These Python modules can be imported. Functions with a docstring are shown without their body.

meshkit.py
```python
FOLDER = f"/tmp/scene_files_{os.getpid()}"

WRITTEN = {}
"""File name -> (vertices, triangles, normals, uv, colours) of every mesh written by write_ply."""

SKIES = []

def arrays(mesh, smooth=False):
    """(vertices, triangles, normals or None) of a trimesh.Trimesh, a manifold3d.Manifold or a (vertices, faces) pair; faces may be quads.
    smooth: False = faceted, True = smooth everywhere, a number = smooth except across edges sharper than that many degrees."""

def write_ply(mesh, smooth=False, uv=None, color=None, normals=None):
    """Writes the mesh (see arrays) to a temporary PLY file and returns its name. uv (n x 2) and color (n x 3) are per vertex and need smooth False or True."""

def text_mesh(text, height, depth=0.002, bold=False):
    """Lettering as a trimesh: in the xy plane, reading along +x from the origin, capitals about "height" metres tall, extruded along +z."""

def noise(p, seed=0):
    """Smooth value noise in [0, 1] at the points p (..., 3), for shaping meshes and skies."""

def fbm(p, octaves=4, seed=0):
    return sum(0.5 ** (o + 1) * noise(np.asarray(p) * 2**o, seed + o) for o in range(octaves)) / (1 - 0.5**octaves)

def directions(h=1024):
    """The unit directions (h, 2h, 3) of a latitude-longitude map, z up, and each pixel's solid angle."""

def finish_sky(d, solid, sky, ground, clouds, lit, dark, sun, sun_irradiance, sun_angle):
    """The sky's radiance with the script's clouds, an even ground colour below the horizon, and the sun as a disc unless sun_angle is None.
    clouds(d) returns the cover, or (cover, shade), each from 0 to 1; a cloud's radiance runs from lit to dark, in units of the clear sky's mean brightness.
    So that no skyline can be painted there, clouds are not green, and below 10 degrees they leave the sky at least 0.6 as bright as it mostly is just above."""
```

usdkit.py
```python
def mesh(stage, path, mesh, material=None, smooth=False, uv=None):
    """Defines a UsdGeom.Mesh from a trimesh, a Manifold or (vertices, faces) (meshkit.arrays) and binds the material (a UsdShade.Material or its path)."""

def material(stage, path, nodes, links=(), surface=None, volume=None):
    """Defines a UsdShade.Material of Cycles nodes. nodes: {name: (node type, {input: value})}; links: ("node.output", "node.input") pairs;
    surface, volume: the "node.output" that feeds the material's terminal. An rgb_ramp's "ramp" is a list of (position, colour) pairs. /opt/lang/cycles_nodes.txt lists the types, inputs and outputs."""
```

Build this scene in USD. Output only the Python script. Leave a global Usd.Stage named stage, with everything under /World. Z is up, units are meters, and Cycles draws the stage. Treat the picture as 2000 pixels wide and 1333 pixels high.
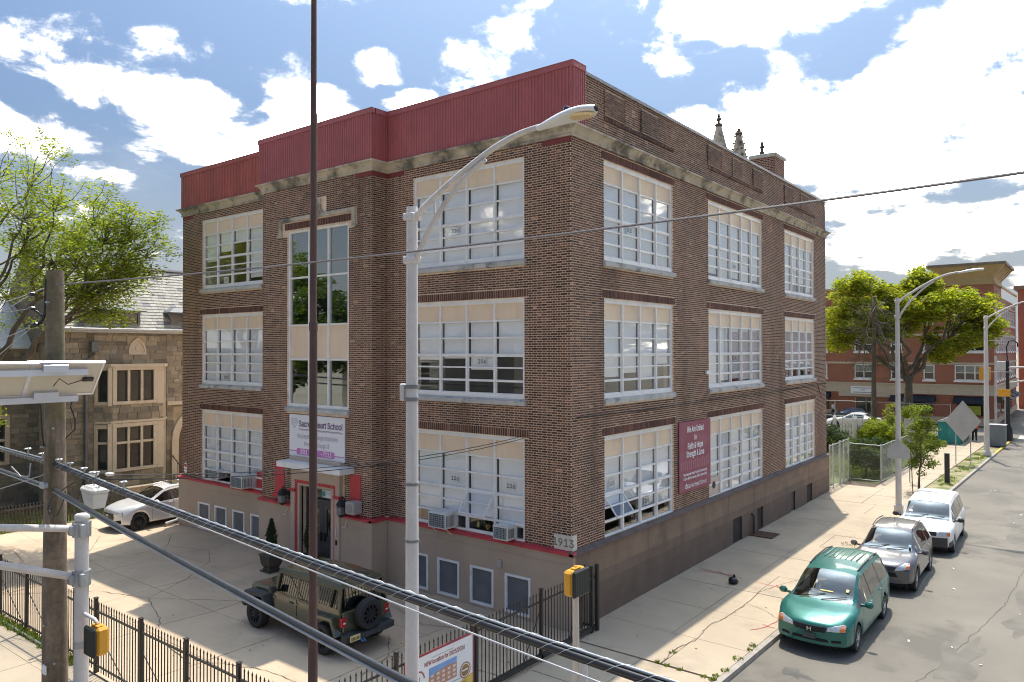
import math, random
import numpy as np, trimesh, shapely
from shapely.geometry import Polygon, box as sbox
from shapely.ops import unary_union
import manifold3d as m3
import usdkit, meshkit
from pxr import Usd, UsdGeom, UsdLux, UsdShade, Sdf, Gf, Vt

stage = Usd.Stage.CreateInMemory()
UsdGeom.SetStageUpAxis(stage, 'Z'); UsdGeom.SetStageMetersPerUnit(stage, 1.0)
UsdGeom.Xform.Define(stage, '/World'); UsdGeom.Scope.Define(stage, '/World/Looks')
RS = np.random.RandomState(11); random.seed(5)
PI = math.pi
A = lambda *v: np.array(v, float)

# ---------------------------------------------------------------- camera
CAM = A(10.980, -16.657, 7.437); YAW, PITCH, ROLL, FPX = 0.6621, 0.0116, -0.0014, 1463.26
def basis():
    cy, sy = math.cos(YAW), math.sin(YAW)
    w = A(-sy*math.cos(PITCH), cy*math.cos(PITCH), math.sin(PITCH)); r = A(cy, sy, 0); u = np.cross(r, w)
    return r*math.cos(ROLL)+u*math.sin(ROLL), -r*math.sin(ROLL)+u*math.cos(ROLL), w
CR, CU, CF = basis()
cam = UsdGeom.Camera.Define(stage, '/World/camera')
cam.CreateHorizontalApertureAttr(36.0); cam.CreateVerticalApertureAttr(36.0*682/1024); cam.CreateFocalLengthAttr(FPX/2000*36)
cam.CreateClippingRangeAttr(Gf.Vec2f(0.05, 5000))
cam.AddTransformOp().Set(Gf.Matrix4d(*[float(x) for x in (*CR, 0, *CU, 0, *(-CF), 0, *CAM, 1)]))
EXPOSURE = 1.38
cam.CreateExposureAttr(EXPOSURE)

# ---------------------------------------------------------------- sky and sun
SUN = A(-0.156, 0.379, 1.0); SUN /= np.linalg.norm(SUN)
SUN_EL, SUN_ROT = math.asin(SUN[2]), math.atan2(SUN[0], SUN[1])
SKY_STRENGTH, SUN_POWER = 0.15, 0.5
def skydir(az, el): return A(math.cos(el)*math.sin(az), math.cos(el)*math.cos(az), math.sin(el))
# clouds: (azimuth deg clockwise from +y, elevation deg, half width deg, half height deg, tilt deg)
CLOUDS = []
def cloud_from(u, v, a, b, tilt=0):
    d = CF*FPX+CR*(u-1000)-CU*(v-666.5); d /= np.linalg.norm(d)
    return (math.degrees(math.atan2(d[0], d[1])), math.degrees(math.asin(d[2])), math.degrees(a/FPX), math.degrees(b/FPX), tilt)
for q in [(285,185,235,72,17),(375,98,95,42,5),(545,140,85,55,35),(590,205,85,24,-8),(735,135,52,30,5),(795,195,46,17,-8),(385,303,52,17,8),
          (1150,45,175,62,12),(1420,15,280,50,5),(1290,110,70,30,30),(1905,110,160,150,-20),(1730,215,210,105,-18),(1540,190,110,60,0),(1420,250,70,30,0),(1850,290,330,120,0),(1560,300,150,60,10),(1900,440,330,60,-5),(1690,400,120,40,0),(1330,235,80,25,0),
          (-250,160,230,70,10),(2350,250,330,160,0),(-600,330,260,60,5),(500,-160,260,90,12),(1500,-250,330,110,-10),(900,-420,420,110,0)]: CLOUDS.append(cloud_from(*q))
def make_sky(): 
    N = {'geo': ('geometry', {}), 'sky': ('sky_texture', {'sky_type': 'single_scattering', 'sun_disc': False, 'sun_elevation': SUN_EL, 'sun_rotation': SUN_ROT, 'altitude': 50.0, 'air_density': 1.0, 'aerosol_density': 9.0, 'ozone_density': 1.6})}
    L = []
    N['nrm'] = ('vector_math', {'math_type': 'normalize'}); L.append(('geo.position', 'nrm.vector1'))
    N['sep'] = ('separate_xyz', {}); L.append(('nrm.vector', 'sep.vector'))
    N['zz'] = ('math', {'math_type': 'add', 'value2': 0.18}); L.append(('sep.z', 'zz.value1'))
    N['zc'] = ('math', {'math_type': 'maximum', 'value2': 0.05}); L.append(('zz.value', 'zc.value1'))
    N['inv'] = ('math', {'math_type': 'divide', 'value1': 1.0}); L.append(('zc.value', 'inv.value2'))
    N['pl'] = ('vector_math', {'math_type': 'scale'}); L += [('nrm.vector', 'pl.vector1'), ('inv.value', 'pl.scale')]
    N['n1'] = ('noise_texture', {'scale': 2.6, 'detail': 9.0, 'roughness': 0.58, 'distortion': 0.25}); L.append(('pl.vector', 'n1.vector'))
    N['n2'] = ('noise_texture', {'scale': 1.3, 'detail': 6.0, 'roughness': 0.6}); L.append(('pl.vector', 'n2.vector'))
    N['n3'] = ('noise_texture', {'scale': 14.0, 'detail': 7.0, 'roughness': 0.62, 'distortion': 0.4}); L.append(('nrm.vector', 'n3.vector'))
    prev = None
    for i, (az, el, a, b, tilt) in enumerate(CLOUDS):
        az, el, tl = map(math.radians, (az, el, tilt))
        t = A(math.cos(az), -math.sin(az), 0); c = skydir(az, el); u = np.cross(t, c)
        T = (t*math.cos(tl)-u*math.sin(tl))/math.radians(a); U = (t*math.sin(tl)+u*math.cos(tl))/math.radians(b)
        for k, V in (('t', T), ('u', U)):
            N[f'{k}{i}'] = ('vector_math', {'math_type': 'dot_product', 'vector2': tuple(V)}); L.append(('nrm.vector', f'{k}{i}.vector1'))
            N[f'{k}s{i}'] = ('math', {'math_type': 'multiply'}); L += [(f'{k}{i}.value', f'{k}s{i}.value1'), (f'{k}{i}.value', f'{k}s{i}.value2')]
        N[f'q{i}'] = ('math', {'math_type': 'add'}); L += [(f'ts{i}.value', f'q{i}.value1'), (f'us{i}.value', f'q{i}.value2')]
        N[f'r{i}'] = ('math', {'math_type': 'subtract', 'value1': 1.0}); L.append((f'q{i}.value', f'r{i}.value2'))
        if prev:
            N[f'm{i}'] = ('math', {'math_type': 'smoothmax', 'value3': 0.25}); L += [(prev, f'm{i}.value1'), (f'r{i}.value', f'm{i}.value2')]; prev = f'm{i}.value'
        else: prev = f'r{i}.value'
    N['bmax'] = ('math', {'math_type': 'maximum', 'value2': -1.1}); L.append((prev, 'bmax.value1'))
    N['bh'] = ('math', {'math_type': 'multiply', 'value2': 0.42}); L.append(('bmax.value', 'bh.value1'))
    # general fair weather cover all round the sky
    N['f1'] = ('map_range', {'from_min': 0.3, 'from_max': 0.7, 'to_min': -0.62, 'to_max': 0.62}); L.append(('n1.fac', 'f1.value'))
    N['f3'] = ('map_range', {'from_min': 0.3, 'from_max': 0.7, 'to_min': -0.28, 'to_max': 0.28}); L.append(('n3.fac', 'f3.value'))
    N['s1'] = ('math', {'math_type': 'add'}); L += [('bh.value', 's1.value1'), ('f1.result', 's1.value2')]
    N['s2'] = ('math', {'math_type': 'add'}); L += [('s1.value', 's2.value1'), ('f3.result', 's2.value2')]
    N['cov'] = ('map_range', {'range_type': 'smoothstep', 'from_min': -0.25, 'from_max': 0.40, 'to_min': 0.0, 'to_max': 1.0, 'clamp': True}); L.append(('s2.value', 'cov.value'))
    N['veil'] = ('map_range', {'range_type': 'smoothstep', 'from_min': 0.42, 'from_max': 0.8, 'to_min': 0.0, 'to_max': 0.2, 'clamp': True}); L.append(('n2.fac', 'veil.value'))
    N['cv'] = ('math', {'math_type': 'maximum'}); L += [('cov.result', 'cv.value1'), ('veil.result', 'cv.value2')]
    N['sh'] = ('map_range', {'range_type': 'smoothstep', 'from_min': 0.15, 'from_max': 0.95, 'to_min': 0.0, 'to_max': 1.0, 'clamp': True}); L.append(('s2.value', 'sh.value'))
    N['shn'] = ('map_range', {'range_type': 'smoothstep', 'from_min': 0.4, 'from_max': 0.62, 'to_min': 0.1, 'to_max': 1.0, 'clamp': True}); L.append(('n2.fac', 'shn.value'))
    # relief: thinner towards the sun is lit, thicker is grey
    N['off'] = ('vector_math', {'math_type': 'add', 'vector2': tuple(SUN*.035)}); L.append(('nrm.vector', 'off.vector1'))
    N['n4'] = ('noise_texture', {'scale': 14.0, 'detail': 7.0, 'roughness': 0.62, 'distortion': 0.4}); L.append(('off.vector', 'n4.vector'))
    N['df'] = ('math', {'math_type': 'subtract'}); L += [('n4.fac', 'df.value1'), ('n3.fac', 'df.value2')]
    N['rl'] = ('map_range', {'range_type': 'smoothstep', 'from_min': -0.09, 'from_max': 0.12, 'to_min': 0.0, 'to_max': 1.0, 'clamp': True}); L.append(('df.value', 'rl.value'))
    N['sh0'] = ('math', {'math_type': 'multiply'}); L += [('sh.result', 'sh0.value1'), ('shn.result', 'sh0.value2')]
    N['sh1'] = ('math', {'math_type': 'multiply', 'value2': .45}); L.append(('rl.result', 'sh1.value1'))
    N['sh2'] = ('math', {'math_type': 'multiply_add', 'value2': .65}); L += [('sh0.value', 'sh2.value1'), ('sh1.value', 'sh2.value3')]
    N['shm'] = ('math', {'math_type': 'minimum', 'value2': 1.0}); L.append(('sh2.value', 'shm.value1'))
    K = CLOUD_K
    N['cc'] = ('mix_color', {'blend_type': 'mix', 'a': (K*1.1, K*1.0, K*.84), 'b': (K*.18, K*.174, K*.17)}); L.append(('shm.value', 'cc.fac'))
    # paler towards the horizon
    N['hz'] = ('map_range', {'range_type': 'smoothstep', 'from_min': 0.0, 'from_max': 0.30, 'to_min': 0.5, 'to_max': 0.0, 'clamp': True}); L.append(('sep.z', 'hz.value'))
    N['skyb'] = ('mix_color', {'blend_type': 'multiply', 'fac': 1.0, 'b': SKY_TINT}); L.append(('sky.color', 'skyb.a'))
    N['skyh'] = ('mix_color', {'blend_type': 'mix', 'b': (2.3, 2.45, 2.6)}); L += [('skyb.result', 'skyh.a'), ('hz.result', 'skyh.fac')]
    N['cvp'] = ('math', {'math_type': 'power', 'value2': 2.4}); L.append(('cv.value', 'cvp.value1'))
    N['out'] = ('mix_color', {'blend_type': 'mix'}); L += [('skyh.result', 'out.a'), ('cc.result', 'out.b'), ('cvp.value', 'out.fac')]
    N['bg'] = ('background_shader', {'strength': SKY_STRENGTH}); L.append(('out.result', 'bg.color'))
    m = usdkit.material(stage, '/World/Looks/sky', N, L, surface='bg.background')
    d = UsdLux.DomeLight.Define(stage, '/World/sky')
    UsdShade.MaterialBindingAPI.Apply(d.GetPrim()).Bind(m)
    d.GetPrim().SetCustomDataByKey('kind', 'structure')
SKY_TINT = (.235, .325, .43); CLOUD_K = 22.0
make_sky()
sun = UsdLux.DistantLight.Define(stage, '/World/sun')
sun.CreateIntensityAttr(SUN_POWER); sun.CreateAngleAttr(0.53); sun.CreateColorAttr(Gf.Vec3f(1.0, 0.93, 0.82)); sun.CreateNormalizeAttr(True)
_sx = np.cross((0, 1, 0), SUN); _sx /= np.linalg.norm(_sx); _sy = np.cross(SUN, _sx)
sun.AddTransformOp().Set(Gf.Matrix4d(*[float(x) for x in (*_sx, 0, *_sy, 0, *SUN, 0, 0, 0, 40, 1)]))
# ---------------------------------------------------------------- helpers: meshes
class MB:
    """Collects pieces (vertices, triangles, one colour per piece) that become one mesh."""
    def __init__(s): s.v, s.f, s.c, s.n = [], [], [], 0
    def add(s, v, f, c=None):
        v = np.asarray(v, float); f = np.asarray(f, int)
        if f.shape[1] == 4: f = np.vstack([f[:, [0, 1, 2]], f[:, [0, 2, 3]]])
        s.v.append(v); s.f.append(f+s.n); s.n += len(v)
        s.c.append(np.broadcast_to(np.asarray((0.5, 0.5, 0.5) if c is None else c, float), (len(v), 3)) if np.ndim(c) < 2 else np.asarray(c)); return s
    def tm(s, m, c=None): return s.add(m.vertices, m.faces, c)
    BF = np.array([[0, 2, 3, 1], [4, 5, 7, 6], [0, 1, 5, 4], [2, 6, 7, 3], [0, 4, 6, 2], [1, 3, 7, 5]])
    def obox(s, o, U, V, W, c=None):
        o, U, V, W = map(lambda q: np.asarray(q, float), (o, U, V, W))
        v = [o+i*U+j*V+k*W for k in (0, 1) for j in (0, 1) for i in (0, 1)]
        f = s.BF if np.dot(np.cross(U, V), W) > 0 else s.BF[:, ::-1]
        return s.add(v, f, c)
    def box(s, x0, y0, z0, x1, y1, z1, c=None):
        return s.obox((min(x0, x1), min(y0, y1), min(z0, z1)), (abs(x1-x0), 0, 0), (0, abs(y1-y0), 0), (0, 0, abs(z1-z0)), c)
    def bbox(s, x0, y0, z0, x1, y1, z1, b=0.01, c=None):
        """box with chamfered edges"""
        x0, x1 = sorted((x0, x1)); y0, y1 = sorted((y0, y1)); z0, z1 = sorted((z0, z1))
        b = min(b, .45*(x1-x0), .45*(y1-y0), .45*(z1-z0)); p = []
        for X, dx in ((x0, 1), (x1, -1)):
            for Y, dy in ((y0, 1), (y1, -1)):
                for Z, dz in ((z0, 1), (z1, -1)):
                    p += [(X+dx*b, Y+dy*b, Z), (X+dx*b, Y, Z+dz*b), (X, Y+dy*b, Z+dz*b)]
        return s.tm(trimesh.convex.convex_hull(np.array(p)), c)
    def tube(s, pts, r, n=8, c=None, cap=True):
        p = np.asarray(pts, float); r = np.broadcast_to(np.asarray(r, float), (len(p),))
        t = np.gradient(p, axis=0); t /= np.linalg.norm(t, axis=1, keepdims=True)+1e-12
        ref = A(0, 0, 1) if abs(t[0, 2]) < .9 else A(1, 0, 0)
        a = np.cross(t[0], ref); a /= np.linalg.norm(a); Aa = [a]
        for i in range(1, len(p)):
            a = Aa[-1]-t[i]*np.dot(Aa[-1], t[i]); a /= np.linalg.norm(a)+1e-12; Aa.append(a)
        Aa = np.array(Aa); Bb = np.cross(t, Aa); th = np.arange(n)*2*PI/n
        v = (p[:, None]+r[:, None, None]*(np.cos(th)[None, :, None]*Aa[:, None]+np.sin(th)[None, :, None]*Bb[:, None])).reshape(-1, 3)
        i, j = np.meshgrid(np.arange(len(p)-1), np.arange(n), indexing='ij')
        q = np.stack([i*n+j, i*n+(j+1) % n, (i+1)*n+(j+1) % n, (i+1)*n+j], -1).reshape(-1, 4)
        f = np.vstack([q[:, [0, 1, 2]], q[:, [0, 2, 3]]])
        if cap:
            L = len(p); v = np.vstack([v, p[0], p[-1]])
            k = np.arange(n); f = np.vstack([f, np.stack([np.full(n, L*n), (k+1) % n, k], 1), np.stack([np.full(n, L*n+1), (L-1)*n+k, (L-1)*n+(k+1) % n], 1)])
        return s.add(v, f, c)
    def cyl(s, p, q, r, n=12, c=None, r1=None): return s.tube([p, q], [r, r if r1 is None else r1], n, c)
    def lathe(s, prof, n=24, axis='z', o=(0, 0, 0), c=None):
        """profile of (radius, height) pairs turned about an axis"""
        pr = np.asarray(prof, float); th = np.arange(n)*2*PI/n; k = len(pr)
        x = pr[:, :1]*np.cos(th); y = pr[:, :1]*np.sin(th); z = np.repeat(pr[:, 1:], n, 1)
        v = {'z': np.stack([x, y, z], -1), 'y': np.stack([y, z, x], -1), 'x': np.stack([z, x, y], -1)}[axis].reshape(-1, 3)+np.asarray(o, float)
        i, j = np.meshgrid(np.arange(k-1), np.arange(n), indexing='ij')
        return s.add(v, np.stack([i*n+j, i*n+(j+1) % n, (i+1)*n+(j+1) % n, (i+1)*n+j], -1).reshape(-1, 4), c)
    def prism(s, poly, o, U, V, W, c=None):
        """polygon (list of 2D points or a shapely polygon) extruded along W from the frame o + x U + y V"""
        P = poly if hasattr(poly, 'geom_type') else Polygon(poly)
        o, U, V, W = map(lambda q: np.asarray(q, float), (o, U, V, W))
        for g in getattr(P, 'geoms', [P]):
            if g.is_empty or g.area < 1e-9: continue
            m = trimesh.creation.extrude_polygon(g, 1.0, engine='earcut'); q = np.array(m.vertices); f = np.array(m.faces)
            if np.dot(np.cross(U, V), W) < 0: f = f[:, ::-1]
            s.add(o+q[:, :1]*U+q[:, 1:2]*V+q[:, 2:]*W, f, c)
        return s
    def text(s, txt, h, o, U, V, W, align='c', width=None, bold=False, c=None):
        """lettering with baseline middle at o; U along the line, V up, W out of the surface"""
        m = meshkit.text_mesh(txt, h, 0.003, bold); q = np.array(m.vertices); w = q[:, 0].max()
        sx = 1.0 if width is None else width/w
        off = {'c': w*sx/2, 'l': 0, 'r': w*sx}[align]
        o, U, V, W = map(lambda z: np.asarray(z, float), (o, U, V, W)); f = np.array(m.faces)
        if np.dot(np.cross(U, V), W) < 0: f = f[:, ::-1]
        return s.add(o+(q[:, :1]*sx-off)*U+q[:, 1:2]*V+q[:, 2:]*W, f, c)
    def mesh(s): return np.vstack(s.v), np.vstack(s.f), np.vstack(s.c)

# ---------------------------------------------------------------- helpers: the scene's objects
_names = {}
def newpath(parent, name):
    k = (parent, name); i = _names.get(k, 0); _names[k] = i+1
    return f'{parent}/{name}' + (f'_{i:03d}' if i else '')
class Thing:
    def __init__(s, path, loc=(0, 0, 0), rz=0.0, world=True):
        s.path, s.loc, s.rz, s.world, s.prim = path, np.asarray(loc, float), rz, world, stage.GetPrimAtPath(path)
def tag(prim, label=None, cat=None, group=None, kind=None):
    for k, v in (('label', label), ('category', cat), ('group', group), ('kind', kind)):
        if v: prim.SetCustomDataByKey(k, v)
def thing(name, label, cat, loc=(0, 0, 0), rz=0.0, group=None, kind=None, world=True):
    """A top-level Xform at the thing's base; with world=True its parts are given in world coordinates."""
    p = newpath('/World', name); x = UsdGeom.Xform.Define(stage, p)
    x.AddTranslateOp().Set(Gf.Vec3d(*map(float, loc)))
    if rz: x.AddRotateZOp().Set(math.degrees(rz))
    tag(x.GetPrim(), label, cat, group, kind)
    return Thing(p, loc, rz, world)
def obj(name, mb, mat, parent=None, smooth=False, label=None, cat=None, group=None, kind=None):
    """ONE Mesh under a thing or part, or top-level."""
    if isinstance(mb, MB):
        if not mb.v: return None
        v, f, c = mb.mesh()
    else: v, f = np.array(mb.vertices), np.array(mb.faces); c = None
    base = parent.path if parent else '/World'; p = newpath(base, name)
    if parent is not None and parent.world and np.any(parent.loc): v = v-parent.loc
    if smooth is False:
        m = usdkit.mesh(stage, p, (v, f), mat)
        if c is not None and np.ptp(c, axis=0).max() > 1e-6 or MATCOL.get(str(mat)):
            UsdGeom.PrimvarsAPI(m).CreatePrimvar('bcol', Sdf.ValueTypeNames.Color3fArray, 'vertex').Set(Vt.Vec3fArray.FromNumpy(c.astype(np.float32)))
    else: m = usdkit.mesh(stage, p, (v, f), mat, smooth=smooth)
    tag(m.GetPrim(), label, cat, group, kind)
    return Thing(p, parent.loc if parent is not None else (0, 0, 0), 0, parent.world if parent is not None else True)
def group_part(name, parent, label=None):
    p = newpath(parent.path, name); x = UsdGeom.Xform.Define(stage, p); tag(x.GetPrim(), label)
    return Thing(p, parent.loc, 0, parent.world)
def dup(src, loc, rz=0.0, label=None, cat=None, group=None):
    name = src.path.split('/')[-1]; name = name[:-4] if name[-4:-3] == '_' and name[-3:].isdigit() else name
    p = newpath('/World', name); x = UsdGeom.Xform.Define(stage, p)
    x.GetPrim().GetReferences().AddInternalReference(src.path); x.GetPrim().SetInstanceable(True)
    x.ClearXformOpOrder(); x.AddTranslateOp().Set(Gf.Vec3d(*map(float, loc)))
    r = [o for o in x.GetPrim().GetAttributes() if o.GetName() == 'xformOp:rotateZ']
    if rz or r:
        at_ = x.GetPrim().CreateAttribute('xformOp:rotateZ', Sdf.ValueTypeNames.Float); at_.Set(math.degrees(rz))
        x.SetXformOpOrder([UsdGeom.XformOp(x.GetPrim().GetAttribute('xformOp:translate')), UsdGeom.XformOp(at_)])
    tag(x.GetPrim(), label, cat, group); return Thing(p, loc, rz, src.world)

# ---------------------------------------------------------------- helpers: materials
MATCOL = {}
_mats = {}
def rgb(*c): return tuple(((x/255)/12.92 if x/255 <= .04045 else ((x/255+.055)/1.055)**2.4) for x in c)
def pm(name, col, rough=.6, metal=0.0, spec=.5, var=.12, scale=3.0, grain=0.0, gscale=60.0, bump=0.0, bscale=90.0, coat=0.0, vcol=False, stain=None, sscale=.6, smin=.5, smax=.7, streak=False):
    """principled material: colour with broad variation, fine grain, stains of another colour and bump"""
    if name in _mats: return _mats[name]
    N = {'geo': ('geometry', {}), 'p': ('principled_bsdf', {'roughness': rough, 'metallic': metal, 'specular_ior_level': spec, 'coat_weight': coat, 'coat_roughness': .05})}
    L = []
    N['n'] = ('noise_texture', {'scale': scale, 'detail': 5.0, 'roughness': .6}); L.append(('geo.position', 'n.vector'))
    N['mr'] = ('map_range', {'from_min': .3, 'from_max': .7, 'to_min': 1-var, 'to_max': 1+var}); L.append(('n.fac', 'mr.value'))
    last = 'mr.result'
    if grain:
        N['g'] = ('noise_texture', {'scale': gscale, 'detail': 3.0, 'roughness': .7}); L.append(('geo.position', 'g.vector'))
        N['gr'] = ('map_range', {'from_min': .3, 'from_max': .7, 'to_min': 1-grain, 'to_max': 1+grain}); L.append(('g.fac', 'gr.value'))
        N['gm'] = ('math', {'math_type': 'multiply'}); L += [('mr.result', 'gm.value1'), ('gr.result', 'gm.value2')]; last = 'gm.value'
    N['c'] = ('vector_math', {'math_type': 'scale', 'vector1': tuple(col)}); L.append((last, 'c.scale'))
    if vcol:
        N['at'] = ('attribute', {'attribute': 'bcol'}); L.append(('at.color', 'c.vector1'))
    out = 'c.vector'
    if stain is not None:
        N['sn'] = ('noise_texture', {'scale': sscale, 'detail': 6.0, 'roughness': .65})
        if streak:
            N['mp'] = ('mapping', {'scale': (1, 1, .12)}); L += [('geo.position', 'mp.vector'), ('mp.vector', 'sn.vector')]
        else: L.append(('geo.position', 'sn.vector'))
        N['sr'] = ('map_range', {'range_type': 'smoothstep', 'from_min': smin, 'from_max': smax, 'to_min': 0.0, 'to_max': 1.0, 'clamp': True}); L.append(('sn.fac', 'sr.value'))
        N['sm'] = ('mix_color', {'blend_type': 'mix', 'b': tuple(stain)}); L += [('sr.result', 'sm.fac'), (out, 'sm.a')]; out = 'sm.result'
    L.append((out, 'p.base_color'))
    if bump:
        N['bn'] = ('noise_texture', {'scale': bscale, 'detail': 4.0, 'roughness': .6}); L.append(('geo.position', 'bn.vector'))
        N['b'] = ('bump', {'strength': min(1.0, bump), 'distance': .01}); L += [('bn.fac', 'b.height'), ('b.normal', 'p.normal')]
    m = usdkit.material(stage, f'/World/Looks/{name}', N, L, surface='p.BSDF'); _mats[name] = m
    if vcol: MATCOL[str(m)] = True
    return m
def glassmat(name, tint=(.9, .95, .95), refl=(1, 1, 1), rough=0.0, base=0.0):
    """window pane: clear, mirror-like towards grazing angles"""
    if name in _mats: return _mats[name]
    N = {'t': ('transparent_bsdf', {'color': tint}), 'g': ('glossy_bsdf', {'color': refl, 'roughness': rough}), 'w': ('layer_weight', {'blend': .5}), 'pw': ('math', {'math_type': 'power', 'value2': 3.6}),
         'a': ('math', {'math_type': 'multiply_add', 'value2': .95-base, 'value3': .05+base, 'use_clamp': True}), 'm': ('mix_closure', {})}
    L = [('t.BSDF', 'm.closure1'), ('g.BSDF', 'm.closure2'), ('w.facing', 'pw.value1'), ('pw.value', 'a.value1'), ('a.value', 'm.fac')]
    _mats[name] = usdkit.material(stage, f'/World/Looks/{name}', N, L, surface='m.closure'); return _mats[name]
def leafmat(name, trans=.35, rough=.55):
    if name in _mats: return _mats[name]
    N = {'at': ('attribute', {'attribute': 'bcol'}), 'p': ('principled_bsdf', {'roughness': rough, 'specular_ior_level': .35}), 't': ('translucent_bsdf', {}), 'm': ('mix_closure', {'fac': trans}), 's': ('vector_math', {'math_type': 'multiply', 'vector2': (1.5, 1.6, .6)})}
    L = [('at.color', 'p.base_color'), ('at.color', 's.vector1'), ('s.vector', 't.color'), ('p.BSDF', 'm.closure1'), ('t.BSDF', 'm.closure2')]
    m = usdkit.material(stage, f'/World/Looks/{name}', N, L, surface='m.closure'); _mats[name] = m; MATCOL[str(m)] = True; return m
def gz(x, y): return 0.0065*np.clip(y, 0, 60)
ROAD = -0.13
# ---------------------------------------------------------------- shared materials
WHITE = pm('white_paint', (.82, .80, .765), .45, var=.07, grain=.05, gscale=30, stain=(.45, .42, .36), sscale=1.6, smin=.6, smax=.85)
MORTAR = pm('mortar', (.80, .60, .43), .9, var=.16, grain=.14, gscale=70, bump=.5, stain=(.30, .22, .15), sscale=.7, smin=.5, smax=.78, streak=True)
BRICK = pm('brown_brick', (.1, .05, .03), .85, vcol=True, var=.34, scale=.55, grain=.22, gscale=55, bump=.6, bscale=120, stain=(.030, .022, .017), sscale=.8, smin=.55, smax=.80, streak=True)
REDMETAL = pm('red_sheet_metal', (.41, .11, .105), .42, var=.12, scale=.9, grain=.03, stain=(.36, .11, .105), sscale=1.2, smin=.5, smax=.8, streak=True)
REDMETAL2 = pm('rusty_red_sheet_metal', (.40, .085, .06), .5, var=.16, scale=1.4, stain=(.30, .07, .05), sscale=2.0, smin=.45, smax=.75, streak=True)
LIMESTONE = pm('limestone', (.53, .455, .345), .85, var=.16, scale=2.0, grain=.1, gscale=45, bump=.4, stain=(.13, .12, .095), sscale=1.1, smin=.44, smax=.66)
SILLSTONE = pm('grey_sill_stone', (.52, .50, .46), .85, var=.14, scale=2.5, grain=.1, bump=.4, stain=(.22, .21, .19), sscale=2.2, smin=.5, smax=.68)
STUCCO = pm('beige_stucco', (.47, .36, .265), .9, var=.07, scale=.8, grain=.06, gscale=120, bump=.35, bscale=160, stain=(.37, .285, .205), sscale=.7, smin=.5, smax=.9)
REDPAINT = pm('red_paint', (.52, .05, .06), .55, var=.1, grain=.04, stain=(.26, .05, .05), sscale=2, smin=.55, smax=.8)
REDPATCH = pm('red_brown_paint', (.22, .045, .045), .7, var=.15, grain=.1, stain=(.4, .3, .22), sscale=4, smin=.7, smax=.8)
TANPANEL = pm('cream_panel', (.82, .64, .45), .6, var=.05, scale=1.2, grain=.02, stain=(.66, .49, .32), sscale=3, smin=.5, smax=.9, streak=True)
BLIND = pm('white_blind', (.90, .90, .89), .8, var=.03, scale=1.5)
ROOM = pm('room_wall', (.34, .33, .30), .9, var=.08)
DARKROOM = pm('dark_room', (.05, .05, .055), .9, var=.3, scale=2)
GLASS = glassmat('window_glass', (.975, .98, .98), base=-.01)
STAIRGLASS = glassmat('stair_glass', (.55, .6, .56), base=.22)
DARKGREY = pm('charcoal_paint', (.055, .057, .062), .4, var=.1, grain=.05)
BLACK = pm('black_paint', (.014, .014, .014), .4, var=.1)
SCREEN = pm('grey_window_screen', (.15, .15, .16), .7, var=.14, scale=2.4, grain=.12, gscale=150)
DARKBAND = pm('dark_brown_band', (.13, .092, .082), .75, var=.12, grain=.06, stain=(.07, .05, .046), sscale=2, smin=.5, smax=.7)
PAPER = pm('paper', (.82, .82, .8), .8, var=.02)
INK = pm('dark_ink', (.03, .03, .04), .7, var=.05)

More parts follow.
